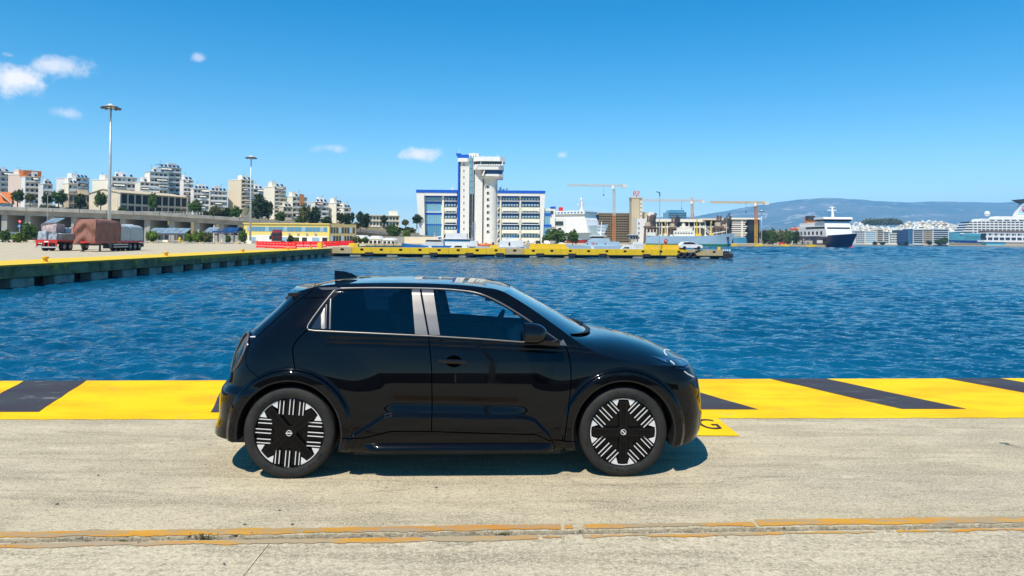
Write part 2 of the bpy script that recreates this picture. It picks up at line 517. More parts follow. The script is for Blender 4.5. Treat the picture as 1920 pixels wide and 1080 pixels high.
M_KERB = mat('kerb_yellow_paint', (0.90, 0.50, 0.006), 0.6, scale=1.1, var=.15, col2=(0.62, 0.33, 0.03), stretch=(1, .5, 1))

# ------------------------------------------------------------------ the setting: water, ground, quays
WZ = -1.43
SL = 0.0555                                   # the quay runs off at this slope to the picture plane
def E(x): return 8.875 + SL * x               # waterside edge of our quay
def J(x): return 4.267 + SL * x               # painted joint in front of the car

def m_water():
    k = NT('harbour_water')
    k.b.inputs['Base Color'].default_value = (0.004, 0.055, 0.135, 1)
    big = k.noise(.035, (1, 2.2, 1), detail=3)
    c = k.mix(k.step(big, .38, .62), (0.001, 0.055, 0.115), (0.002, 0.085, 0.165))
    k.l(c, k.b.inputs['Base Color'])
    k.b.inputs['Roughness'].default_value = 0.05
    k.b.inputs['IOR'].default_value = 1.33
    k.b.inputs['Specular IOR Level'].default_value = 0.5
    n1 = k.noise(0.55, (.8, 1.0, 1), detail=3, rough=.5, dist=.4)
    n2 = k.noise(1.7, (.75, 1.15, 1), detail=4, rough=.55, dist=.5)
    n3 = k.noise(6.0, (.8, 1.1, 1), detail=3, rough=.5, dist=.3)
    h = k.math('ADD', k.math('MULTIPLY', n1, 0.34), k.math('ADD', k.math('MULTIPLY', n2, 0.24), k.math('MULTIPLY', n3, 0.12)))
    sp_ = k.n('ShaderNodeSeparateXYZ'); k.l(k.tc.outputs['Object'], sp_.inputs[0])
    far = k.step(sp_.outputs['Y'], 12, 220, .9, 4.6)   # short waves too fine for the far mesh
    h = k.math('MULTIPLY', h, far)
    k.l(k.bump(h, 1.0, 0.62), k.b.inputs['Normal'])
    return k.m
M_WATER = m_water()
# choppy water: a wave sheet that is fine near the quay and coarser far out, on a deep flat sheet
wr = np.random.default_rng(7)
ycur, wy = 7.0, []
while ycur < 900:
    wy.append(ycur)
    ycur += max(.05, .0052 * ycur)
wy = np.array(wy)
wu = np.concatenate([np.linspace(-3.0, -1, 70)[:-1], np.linspace(-1, 1, 500), np.linspace(1, 3.0, 70)[1:]])
WYY, WUU = np.meshgrid(wy, wu, indexing='ij')
WXX = WUU * (.80 * WYY + 5.0)
spc = np.maximum(np.gradient(WXX, axis=1), .0052 * WYY)
WH = np.zeros_like(WXX); DX_ = np.zeros_like(WXX); DY_ = np.zeros_like(WXX)
for i in range(96):
    lam = .20 * (2.4 / .20) ** (wr.random() ** 1.35)
    th = math.radians(-96) + wr.normal(0, .62)
    kx, ky = math.cos(th) * 2 * math.pi / lam, math.sin(th) * 2 * math.pi / lam
    slope = .068 * (1.0 if lam < 1.1 else 1.1 / lam)
    am = slope * lam / (2 * math.pi)
    fade = np.clip((lam / spc - 2.2) / 2.0, 0, 1)
    group = .65 + .35 * np.sin(WXX * wr.uniform(.05, .25) + WYY * wr.uniform(.05, .25) + wr.uniform(0, 6.28))
    ph = WXX * kx + WYY * ky + wr.uniform(0, 6.28)
    WH += am * fade * group * np.sin(ph)
    DX_ -= am * .7 * fade * group * math.cos(th) * np.cos(ph); DY_ -= am * .7 * fade * group * math.sin(th) * np.cos(ph)
# beyond the pier the sheet is too coarse for ripples: broader chop keeps its surface as steep
for i in range(44):
    lam = wr.uniform(2.6, 4.2) * (1 if i % 2 else 2.2)
    th = math.radians(-94) + wr.normal(0, .6)
    kx, ky = math.cos(th) * 2 * math.pi / lam, math.sin(th) * 2 * math.pi / lam
    fade = np.clip((lam / spc - 1.7) / 1.5, 0, 1) * np.clip((WYY - 70) / 160, 0, 1)
    WH += .050 * lam / (2 * math.pi) * fade * np.sin(WXX * kx + WYY * ky + wr.uniform(0, 6.28))
nI, nJ = WXX.shape
wv = np.stack([WXX + DX_, WYY + DY_, WH + WZ], -1).reshape(-1, 3)
ii, jj = np.meshgrid(np.arange(nI - 1), np.arange(nJ - 1), indexing='ij')
q0 = (ii * nJ + jj).ravel()
wf = np.stack([q0, q0 + 1, q0 + nJ + 1, q0 + nJ], 1)
nb_ = len(wv)
wv = np.vstack([wv, [(-13950, -15, WZ - .4), (13950, -15, WZ - .4), (13950, 13940, WZ - .4), (-13950, 13940, WZ - .4)]])
wf = np.vstack([wf, [[nb_, nb_ + 1, nb_ + 2, nb_ + 3]]])
wme = bpy.data.meshes.new('water')
wme.from_pydata(wv.tolist(), [], wf.tolist())
wme.materials.append(M_WATER)
wme.polygons.foreach_set('use_smooth', [True] * len(wme.polygons))
tag(link('water', wme), kind='structure')

# one ground sheet with the harbour basin cut out of it, and quay walls down into the water
GT = -0.05
shore = [(400, E(400)), (-31.2, E(-31.2)), (-31.8, 60), (-32.8, 119.6), (-31.4, 124), (-37, 175), (-37, 245), (30, 252), (48, 262), (58, 330), (60, 440),
         (135, 452), (222, 452), (224, 520), (420, 872), (2600, 900)]
outer = [(13900, 900), (13900, 13900), (-13900, 13900), (-13900, -3500), (13900, -3500), (13900, E(400))]
poly = [Vector((x, y, 0)) for x, y in shore + outer]
tris = geometry.tessellate_polygon([poly])
mb = MB()
mb.add([(p.x, p.y, GT) for p in poly], [tuple(t) for t in tris])
n = len(shore)
mb.add([(x, y, GT) for x, y in shore] + [(x, y, -6) for x, y in shore], [(i, i + 1, n + i + 1, n + i) for i in range(n - 1)])
gm = mb.mesh('ground', M_APRON, fixn=False)
bm = bmesh.new(); bm.from_mesh(gm)
for f in bm.faces:
    f.normal_update()
    if abs(f.normal.z) > .5 and f.normal.z < 0: f.normal_flip()
bm.to_mesh(gm); bm.free()
tag(link('ground', gm), kind='structure')

# near quay: concrete slabs with a joint between them
pave = thing('quay_pavement', None, None)
pave['kind'] = 'structure'
def strip(mbx, x0, x1, f0, f1, z0, z1, n=1):
    for i in range(n):
        a, b = x0 + (x1 - x0) * i / n, x0 + (x1 - x0) * (i + 1) / n
        v = [(a, f0(a), z0), (b, f0(b), z0), (b, f1(b), z0), (a, f1(a), z0), (a, f0(a), z1), (b, f0(b), z1), (b, f1(b), z1), (a, f1(a), z1)]
        mbx.add(v, [(0, 3, 2, 1), (4, 5, 6, 7), (0, 1, 5, 4), (1, 2, 6, 5), (2, 3, 7, 6), (3, 0, 4, 7)])
    return mbx
random.seed(5)
def ragged(x0, x1, f, amp, step, z0, z1, far):
    """slab whose joint edge is chipped: polygon between the joint edge f and the line far"""
    xs = np.linspace(x0, x1, max(2, int((x1 - x0) / step)))
    edge = []
    s = 1 if far(0) > f(0) else -1
    r = 0.0
    for i, x in enumerate(xs):
        r = r * .72 + random.uniform(-1, 1) * amp * .55
        bite = amp * 2.2 * random.random() if random.random() < .06 else 0
        edge.append((x, f(x) + s * (abs(r) + bite)))
    vs, fs = [], []
    for x, y in edge:
        vs += [(x, y, z1), (x, far(x), z1), (x, y, z0), (x, far(x), z0)]
    for i in range(len(edge) - 1):
        a, b = i * 4, i * 4 + 4
        fs += [(a, b, b + 1, a + 1), (a + 2, b + 2, b, a), (a + 1, b + 1, b + 3, a + 3)]
    fs += [(0, 1, 3, 2), (len(vs) - 4, len(vs) - 2, len(vs) - 1, len(vs) - 3)]
    return MB().add(vs, fs)
ragged(-31, 60, lambda x: J(x) + .016, .014, .03, -.5, 0.0, lambda x: E(x) + .012).build('concrete_slab', M_CONC, pave)
cuts = [-31, -19.5, -13.4, -7.43, -1.43, 4.57, 10.6, 16.6, 28.6, 60]
for a, b in zip(cuts[:-1], cuts[1:]):
    ragged(a + .0025, b - .0025, lambda x: J(x) - .018, .010, .03, -.3, -.006, lambda x: -14 + SL * x).build('concrete_slab', M_CONCB, pave)
for a, b in zip(cuts[::2][:-1], cuts[::2][1:]):
    strip(MB(), a + .006, b - .006, lambda x: -60 + SL * x, lambda x: -14.012 + SL * x, -.3, -.008).build('concrete_slab', M_CONCB, pave)
# earth and crumbled concrete in the joint
strip(MB(), -31, 60, lambda x: J(x) - .08, lambda x: J(x) + .08, -.06, -.014, 1).build('joint_filling', M_RUBBLE, pave)

def sheet(pts, z, th=.003):
    """thin painted sheet: polygon in plan"""
    return MB().prism(pts, z - th, z, 'z')
marks = thing('quay_marking', None, None)
marks['kind'] = 'structure'
YIN = lambda x: 7.0 + .5 * SL * x - .05
def paint_strip(x0, x1, f0, f1, z, step=.12, amp=.012, cover=None):
    xs = np.arange(x0, x1 + 1e-6, step)
    lo = [(x, f0(x) + random.uniform(-amp, amp)) for x in xs]
    hi = [(x, f1(x) + random.uniform(-amp, amp) * .2) for x in xs]
    vs = [(x, y, z) for x, y in lo] + [(x, y, z) for x, y in hi]
    k = len(xs)
    return MB().add(vs, [(i, i + 1, k + i + 1, k + i) for i in range(k - 1)])
paint_strip(-31, 60, lambda x: 6.955 + SL * .72 * x, lambda x: E(x) + .013, .004).build('yellow_band', M_YEL, marks, fixn=False)
# the paint also runs down the coping face
strip(MB(), -31, 60, lambda x: E(x) + .014, lambda x: E(x) + .018, -.35, .002).build('painted_coping', M_YEL, marks)
tops = [-13.6, -11.1, -8.6, -6.07, -3.60, -1.30, 1.12, 3.44, 5.84, 8.2, 10.6, 13]
for x in tops:
    y0 = E(x) + .010
    pts = [(x, y0), (x + .75, E(x + .75) + .010)]
    xb = x + .84 if x > -2 else x + .50
    yb = 7.30 + .045 * xb if x > -2 else 7.18 + .028 * xb
    def edge(p, q, m=7):
        return [(p[0] + (q[0] - p[0]) * t / m + random.uniform(-.012, .012), p[1] + (q[1] - p[1]) * t / m) for t in range(1, m)]
    a, b, c, d = pts[0], pts[1], (xb + .72, yb + .03), (xb, yb)
    sheet([a, d][:1] + edge(a, d) + [d, c] + edge(c, b) + [b], .008).build('black_stripe', M_BLK, marks)
# painted block with lettering at the car's nose
sheet([(0.55, 6.40), (2.14, 6.405), (2.125, 7.03), (0.55, 6.98)], .009).build('yellow_block', M_YEL, marks)
gp = (G(1316, 808) + G(1346, 789)) / 2
text_obj('letter', 'G', M_LETTER, Matrix.Translation((gp.x - .01, gp.y, .0125)), size=.52, parent=marks, sx=.56, ext=.001)
# old teal spray mark at the right
tp = [G(*q) for q in ((1874, 831), (1892, 832), (1886, 834), (1900, 836), (1912, 839), (1926, 843), (1940, 850))]
xs_t = [(p.x, p.y) for p in tp]
MB().add([(x, y - .012, .0035) for x, y in xs_t] + [(x, y + .016, .0035) for x, y in xs_t], [(i, i + 1, len(xs_t) + i + 1, len(xs_t) + i) for i in range(len(xs_t) - 1)]).build('spray_mark', m_paint('teal_spray_paint', (0.01, 0.16, 0.16), (0.42, 0.35, 0.23), wear=(.45, .55), scale=9), marks, fixn=False)
# orange lines along the joint
def worn(x0, x1, f0, f1, z, gap):
    xs = np.arange(x0, x1, .025)
    vs, fs = [], []
    lo = hi = 0.0
    for i, x in enumerate(xs):
        lo = lo * .8 + random.uniform(-1, 1) * .009
        hi = hi * .8 + random.uniform(-1, 1) * .004
        vs += [(x, f0(x) + lo, z), (x, f1(x) + hi, z)]
    skip = 0
    for i in range(len(xs) - 1):
        if skip == 0 and random.random() < gap: skip = random.randint(1, 6)
        if skip: skip -= 1; continue
        a = i * 2
        fs.append((a, a + 2, a + 3, a + 1))
    return MB().add(vs, fs)
worn(-31, .35, lambda x: J(x) + .034, lambda x: J(x) + .112, .004, .0).build('orange_line', M_ORG, marks, fixn=False)
worn(.35, 1.6, lambda x: J(x) + .042, lambda x: J(x) + .100, .004, .012).build('orange_line', M_ORG, marks, fixn=False)
worn(1.6, 60, lambda x: J(x) + .034, lambda x: J(x) + .135, .004, .0).build('orange_line', M_ORG, marks, fixn=False)
worn(-31, .2, lambda x: J(x) - .088, lambda x: J(x) - .036, -.002, .0).build('orange_line', M_ORG2, marks, fixn=False)
worn(.2, 60, lambda x: J(x) - .070, lambda x: J(x) - .040, -.002, .008).build('orange_line', M_ORG2, marks, fixn=False)

# chips of concrete in the joint
mb = MB()
for i in range(480):
    x = random.uniform(-4.2, 4.2)
    wide = 1.5 if .3 < x < 1.6 else 1
    y = J(x) + random.gauss(0, .03) * wide
    s = random.uniform(.004, .014) * (1.5 if random.random() < .12 else 1)
    a = random.uniform(0, 6.28)
    st = len(mb.v)
    q = [(random.uniform(.6, 1.2) * s * math.cos(a + t), random.uniform(.6, 1.2) * s * math.sin(a + t)) for t in (0, 1.3, 2.6, 3.8, 5.0)]
    zb = -.016 if abs(y - J(x)) < .04 else -.004
    mb.add([(x + u, y + v, zb) for u, v in q] + [(x + u * .6, y + v * .6, zb + s * random.uniform(.5, 1)) for u, v in q],
           [(5, 6, 7, 8, 9)] + [(k, (k + 1) % 5, 5 + (k + 1) % 5, 5 + k) for k in range(5)])
tag(mb.build('concrete_chips', M_STONE), 'small broken concrete chips along the orange painted joint', 'chips', kind='stuff')
def pebble(px, py, s, label):
    g = G(px, py)
    m = MB()
    prof = [(0.02, -.2), (.8, -.1), (1, .2), (.7, .55), (.02, .62)]
    m.lathe([(r * s, a * s) for r, a in prof], 9)
    m.v = [(x * random.uniform(.8, 1.25), y * random.uniform(.6, 1.0), z) for x, y, z in m.v]
    o = m.build('pebble', M_DSTEEL, smooth=True)
    o.location = (g.x, g.y, .002)
    tag(o, label, 'pebble', 'dark pebbles on the concrete')
for px, py, s, lb in [(548, 984, .010, 'dark pebble on concrete just above the orange line behind the rear wheel'), (524, 958, .009, 'dark pebble on concrete below the rear tyre'),
                      (818, 915, .010, 'dark pebble on concrete below the rear door'), (725, 914, .006, 'small dark pebble on concrete in front of the rear door'),
                      (459, 984, .009, 'dark pebble above the orange line left of the slab crack'), (107, 946, .011, 'dark pebble on concrete at the far left'),
                      (184, 892, .009, 'dark pebble on concrete halfway between weed and stripe'), (420, 1058, .008, 'dark pebble on the near slab left of the crack')]:
    pebble(px, py, s, lb)
# weeds in the joint
def weed(px, py, n, h, w, label, dry=0.0):
    g = G(px, py)
    t = thing('weed', label, 'weed', (g.x, g.y, -.02), 0, 'weeds growing in the joint')
    a, b = MB(), MB()
    for i in range(n):
        ang = random.uniform(0, 6.28); r = random.uniform(0, w)
        p = Vector((g.x + math.cos(ang) * r * 1.6, g.y + math.sin(ang) * r * .35, -.02))
        q = p + Vector((random.uniform(-.5, .5) * h, random.uniform(-.2, .2) * h, random.uniform(.5, 1) * h))
        b.tube([p, (p + q) / 2 + Vector((.003, 0, .002)), q], [.0012, .001, .0005], 4)
        for k in range(4):
            c = p.lerp(q, random.uniform(.25, 1))
            d = Vector((random.uniform(-1, 1), random.uniform(-1, 1), random.uniform(-.2, .8))).normalized() * random.uniform(.006, .013)
            e = d.cross(Vector((.3, .2, 1))).normalized() * .003
            a.add([c, c + d * .5 + e, c + d, c + d * .5 - e], [(0, 1, 2, 3)])
    a.build('leaves', M_LEAFO if dry else M_LEAF, t, fixn=False)
    b.build('stem', M_BARK, t)
weed(383, 1009, 46, .055, .05, 'dry bushy weed sprouting from the joint left of the crack', 1)
weed(943, 999, 34, .02, .035, 'low green weed tuft in the joint below the front door')
weed(232, 1012, 26, .018, .03, 'small green weed in the joint at the left')
weed(1080, 993, 20, .02, .03, 'tiny dry weed in the joint below the front wheel', 1)

# ------------------------------------------------------------------ left quay wall with its blocks and bollards
wall = thing('quay_wall', 'long weathered quay wall with dripping yellow painted edge left of the car', 'quay wall', (-30.5, 20, WZ))
M_DRIP = mat('shade_tinted_drip_paint', (0.80, 0.38, 0.004), 0.7, scale=1.5, var=.2, col2=(0.45, 0.22, 0.02))  # redder copy of the rim paint, offsets bluish shade on the wall face
def wx(y): return -30.3 - (y - 7) * (1.6 / 112.6)
bands = MB()
y = 8.0
N = 26
for i in range(N):
    a, b = 8 + (119.4 - 8) * i / N, 8 + (119.4 - 8) * (i + 1) / N
    a += .015; b -= .015
    st = random.uniform(0, .03)
    MB().add([(wx(a) + .25 + st, a, -.82), (wx(b) + .25 + st, b, -.82), (wx(b) + .25 + st, b, -.002), (wx(a) + .25 + st, a, -.002),
              (wx(a) - .6, a, -.82), (wx(b) - .6, b, -.82), (wx(b) - .6, b, -.002), (wx(a) - .6, a, -.002)],
             [(0, 1, 2, 3), (3, 2, 6, 7), (4, 7, 6, 5), (0, 4, 5, 1), (0, 3, 7, 4), (1, 5, 6, 2)]).build('coping_block', M_WALLC, wall)
# yellow paint on the rim, with drips over the face
yp = MB()
ys = np.arange(8, 119.4, .35)
rows = []
r = 0
for yv in ys:
    r = r * .7 + random.uniform(-.05, .05)
    drip = random.uniform(.2, .5) if random.random() < .07 else 0
    rows.append([(wx(yv) - 5.2 + random.uniform(-.5, .5), yv, .004), (wx(yv) + .285, yv, .004), (wx(yv) + .289, yv, -.10 - abs(r) - drip - (.2 if 60 < yv < 92 else 0))])
MB().grid([q[:2] for q in rows]).build('yellow_rim', M_PYEL, wall, fixn=False)
MB().grid([q[1:] for q in rows]).build('paint_drips', M_DRIP, wall, fixn=False)
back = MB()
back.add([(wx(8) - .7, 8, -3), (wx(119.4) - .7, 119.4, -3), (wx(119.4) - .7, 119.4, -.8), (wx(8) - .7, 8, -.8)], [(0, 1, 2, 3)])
back.build('dark_backing', M_SHADEC, wall, fixn=False)  # shade of the recesses painted in as a near-black sheet
y = 9.0
while y < 118:
    ln = 2.1
    o = MB()
    o.bbox(-.69, .20, 0, ln, -1.9, -.86, .05)
    q = o.build('wall_block', M_BLOCK, wall, world=False)
    q.matrix_parent_inverse = wm(wall).inverted()
    q.location = (wx(y), y, 0)
    q.rotation_euler = (0, 0, .0142)
    y += 4.1
def bollard(x, y, label):
    t = thing('mooring_bollard', label, 'bollard', (x, y, 0), 0, 'yellow bollards along the quay edge')
    t.scale = (.8, .8, .7)
    m = MB()
    m.lathe([(.30, 0), (.30, .05), (.18, .08), (.16, .32), (.27, .42), (.28, .52), (.20, .58), (.0, .6)], 14)
    m.build('post', M_KERB, t, smooth=40, world=False)
    MB().bbox(-.4, .4, -.3, .3, 0, .05, .02).build('base_plate', M_PYEL, t, world=False)
for i, px in enumerate((12, 272, 418, 510, 545)):
    yv = (46, 62.5, 81, 98, 110)[i]
    bollard(wx(yv) - .55, yv, ['rusty yellow bollard on the quay edge at the picture left border', 'yellow bollard on the quay edge in front of the tarpaulin trailer',
                               'yellow bollard on the quay edge midway between trailer and red barriers', 'yellow bollard on the quay edge just left of the red barriers', 'farthest yellow bollard on the left quay edge below the red barriers'][i])

# ------------------------------------------------------------------ the yellow pier across the basin
pier = thing('pier', 'long yellow painted concrete pier across the water with black fenders', 'pier', (0, 123, WZ))
pa, pb = Vector((-31.6, 120.2, 0)), Vector((39.4, 127.4, 0))
pd = (pb - pa).normalized(); pn = Vector((-pd.y, pd.x, 0))
PL = (pb - pa).length
PM = Matrix(((pd.x, pn.x, 0, pa.x), (pd.y, pn.y, 0, pa.y), (0, 0, 1, 0), (0, 0, 0, 1)))
PT = 0.22
MB().box(0.05, PL - .05, .35, 4.2, -1.0, PT - .02).xf(PM).build('deck', M_APRON, pier)
MB().box(.4, PL - .4, .9, 3.9, -4, -.9).xf(PM).build('dark_core', M_SHADEC, pier)
NP = 21
pw = PL / NP
for i in range(NP):
    x0, x1 = i * pw + .02, (i + 1) * pw - .02
    holes = [(x0 + pw * .5 - .28, x0 + pw * .5 + .28)]
    pmat = M_PYELB if i in (0, 9, 19, 20) else M_PYEL
    m = MB()
    zt, zb_, h0, h1 = PT, -.86, -.38, .0
    a, b = holes[0]
    m.box(x0, a, 0, .34, zb_, zt); m.box(b, x1, 0, .34, zb_, zt); m.box(a, b, 0, .34, zb_, h0); m.box(a, b, 0, .34, h1, zt)
    m.xf(PM).build('face_panel', pmat, pier)
    MB().box(a + .01, b - .01, .18, .3, h0 + .01, h1 - .01).xf(PM).build('bolt_recess', M_DARK, pier)
for i in range(11):
    xc = 4 + i * 6.4
    MB().bbox(xc - 1.0, xc + 1.0, .15, .9, -1.75, -1.02, .12).xf(PM).build('support_block', M_BLOCK, pier)
for px in (697, 814, 880, 937, 1013, 1074, 1133, 1218):
    xc = (P(px, 475, 123).x - pa.x) / pd.x
    MB().bbox(xc - .75, xc + .75, -.32, -.003, -1.15, -.62, .1).xf(PM).build('rubber_fender', M_RUBBER, pier)
# railing along the far side
rl = MB()
MB().box(28, 29.5, 2.2, 3.0, PT - .018, PT + .55).xf(PM).build('service_box', M_PYEL, pier)
for i in range(40):
    x = 25 + i * 1.12
    if x > PL - 1: break
    MB().box(x - .03, x + .03, .62, .68, PT - .019, PT + .55).xf(PM).build('rail_post', M_STEEL, pier)
# raised parapets
for a, b in ((994, 1070), (1214, 1292)):
    x0 = (P(a, 455, 124).x - pa.x) / pd.x; x1 = (P(b, 455, 124).x - pa.x) / pd.x
    MB().prism([(x0, PT - .015), (x1, PT - .015), (x1 - .9, PT + .85), (x0 + .3, PT + .85)], 1.0, 1.6, 'y').xf(PM).build('parapet', M_PYEL, pier)
# end fender with white capped posts and hanging tyres
MB().bbox(PL, PL + 2.0, -.1, 3.4, -1.3, -.35, .2).xf(PM).build('end_fender', M_RUBBER, pier)
MB().bbox(PL, PL + 1.3, .1, 3.2, -.36, .02, .15).xf(PM).build('end_fender', M_RUBBER, pier)
for i in range(4):
    m = MB(); m.cyl((PL + .25 + i * .42, .4, 0.0), (PL + .25 + i * .42, .4, .32), .13, n=10)
    m.xf(PM).build('white_post', M_WHITE, pier)
MB().cyl((PL - .5, .6, PT - .015), (PL - .5, .6, PT + .55), .3, n=12).xf(PM).build('end_bollard', M_PYEL, pier)
def torus(R0, r, n=20, m=8):
    return [(R0 + r * math.cos(2 * math.pi * k / m), r * math.sin(2 * math.pi * k / m)) for k in range(m + 1)]
xc = (P(1292, 477, 125).x - pa.x) / pd.x
for dx in (-1.15, 0, 1.15):
    m = MB(); m.lathe(torus(.42, .2), 20, (xc + dx, -.2, -.82), 'y')
    m.xf(PM).build('hanging_tyre', M_RUBBER, pier, smooth=True)
MB().prism([(xc - 1.9, -1.15), (xc + 1.9, -1.15), (xc + 1.9, -.75), (xc + 1.4, -.30), (xc - 1.2, -.30), (xc - 1.9, -.75)], -.06, -.003, 'y').xf(PM).build('fender_plate', M_RUBBER, pier)

# far yellow quay in front of the ferry
fq = thing('far_quay', 'low distant quay with yellow edge in front of the navy ferry', 'quay', (180, 445, WZ))
for i in range(12):
    a = P(1366 + i * 16.3, 460, 446); b = P(1366 + (i + 1) * 16.3, 460, 446)
    MB().box(a.x + .05, b.x - .05, 446, 451.9, WZ, .15).build('edge_block', M_PYELB if i % 3 else M_PYEL, fq)

# ------------------------------------------------------------------ hillside behind the left apron
def hill_z(x, y):
    px = 960 + x * FPX / max(y, 1)
    a = np.interp(px, [-2500, 0, 300, 450, 600, 700, 790, 860], [14, 12.5, 12, 11, 9.5, 7.5, 4.5, 0.0])
    toe = np.interp(px, [0, 300, 450, 560, 660, 740, 800], [274, 282, 292, 304, 318, 332, 342])
    t = np.clip((y - toe) / 20, 0, 1)
    s = t * t * (3 - 2 * t)
    back = np.clip((y - 330) / 200, 0, 1) * np.interp(px, [-2500, 0, 300, 600, 860], [18, 14, 13, 6, 0])
    return a * s + back - .3
xs = np.arange(-1500, 60, 7.0); ysv = np.concatenate([np.arange(273, 345, 3), np.arange(345, 800, 30)])
rng = np.random.default_rng(3)
rows = []
for yv in ysv:
    rows.append([(x, yv, float(hill_z(x, yv)) + float(rng.normal(0, .25)) * (hill_z(x, yv) > 1)) for x in xs])
hm = MB().grid(rows)
tag(hm.build('hillside', M_DRY, smooth=True, fixn=False), kind='structure')

# ------------------------------------------------------------------ mountains
def m_mount():
    k = NT('mountain_scrub')
    c = k.mix(k.step(k.noise(.0016, detail=9, rough=.62), .40, .62), (0.045, 0.055, 0.035), (0.12, 0.10, 0.07))
    sc = k.step(k.noise(.0028, (1, 1, 2.5), detail=10, rough=.7, dist=.8), .55, .64, 0, .85)
    c = k.mix(sc, c, (0.50, 0.40, 0.31))
    k.l(c, k.b.inputs['Base Color'])
    k.b.inputs['Roughness'].default_value = 1.0
    k.l(k.bump(k.noise(.006, detail=10, rough=.7), 1.0, 60), k.b.inputs['Normal'])
    return k.m
prof = [(200, 452), (900, 440), (1130, 425), (1180, 412), (1240, 407), (1300, 406), (1350, 398), (1400, 388), (1440, 381), (1500, 374.5), (1550, 371), (1600, 373), (1640, 377.5), (1700, 379.5), (1750, 377.5), (1800, 379), (1920, 379), (2100, 384), (2400, 402), (2900, 430), (3600, 452)]
px_ = np.array([p[0] for p in prof], float); py_ = np.array([p[1] for p in prof], float)
ZM = 9000.0
rows = []
rng = np.random.default_rng(11)
def fbm(x, y, seed, octs=6, base=1.0):
    v = 0; a = 1.0; f = base
    for o in range(octs):
        ph = seed * 1.7 + o * 2.3
        v += a * (math.sin(x * f + 1.7 * math.sin(y * f * .9 + ph) + ph) * math.sin(y * f * 1.1 + 1.3 * math.sin(x * f * .8 + ph * 2) + ph * .6))
        a *= .55; f *= 1.95
    return v
cols = np.arange(200, 3600, 9)
ts = np.concatenate([np.linspace(0, 1, 34), [1.12, 1.35]])
for t in ts:
    row = []
    for c in cols:
        zr = P(c, float(np.interp(c, px_, py_)), ZM).z
        X = (c - 960) * ZM / FPX
        Y = 5200 + (ZM - 5200) * t
        k = t ** 1.35 if t <= 1 else max(0.1, 1 - (t - 1) * 2.2)
        g = fbm(X / 900, Y / 900, 4, 6)
        amp = 85 * math.sin(min(t, 1) * math.pi) ** .8 * min(1, zr / 250)
        fold = 1 - abs(math.sin(X / 620 + 1.3 * math.sin(Y / 700) + .6 * fbm(X / 1500, Y / 1500, 2, 3)))
        row.append((X * (Y / ZM) ** .25, Y, max(-4, zr * k + amp * (g * .5) - fold * 70 * math.sin(min(t, 1) * math.pi) * min(1, zr / 250)) + (6 * fbm(X / 160, Y / 160, 9, 3) if .6 < t <= 1 else 0)))
    rows.append(row)
tag(MB().grid(rows).build('mountains', m_mount(), smooth=True, fixn=False), kind='structure')

# ------------------------------------------------------------------ buildings
M_GLASSC = mat('pale_blue_curtain_glass', (0.16, 0.36, 0.46), 0.12, scale=.3, var=.25, spec=.8)
M_BLUED = mat('deep_blue_band', (0.015, 0.06, 0.18), 0.3, scale=.4, var=.3)
UNIT = MB().box(-.5, .5, -.5, .5, -.5, .5).mesh('unit_piece', M_GLASSD, fixn=True)
UNITS = {}
def unit(m):
    if m.name not in UNITS:
        u = UNIT.copy(); u.materials.clear(); u.materials.append(m); UNITS[m.name] = u
    return UNITS[m.name]
def piece(name, m, parent, x0, x1, y0, y1, z0, z1):
    o = link(name, unit(m), parent, world=False)
    o.location = ((x0 + x1) / 2, (y0 + y1) / 2, (z0 + z1) / 2)
    o.scale = (abs(x1 - x0), abs(y1 - y0), abs(z1 - z0))
    return o
def px_box(name, m, parent, px0, px1, py0, py1, Y, d0=0.0, d1=4.0):
    """box whose front stands at depth Y+d0 and back at Y+d1, spanning these photo pixels at its front"""
    a, b = P(px0, py1, Y + d0), P(px1, py0, Y + d0)
    M = wm(parent).inverted()
    la, lb = M @ Vector((a.x, Y + d0, min(a.z, b.z))), M @ Vector((b.x, Y + d1, max(a.z, b.z)))
    return piece(name, m, parent, la.x, lb.x, la.y, lb.y, la.z, lb.z)

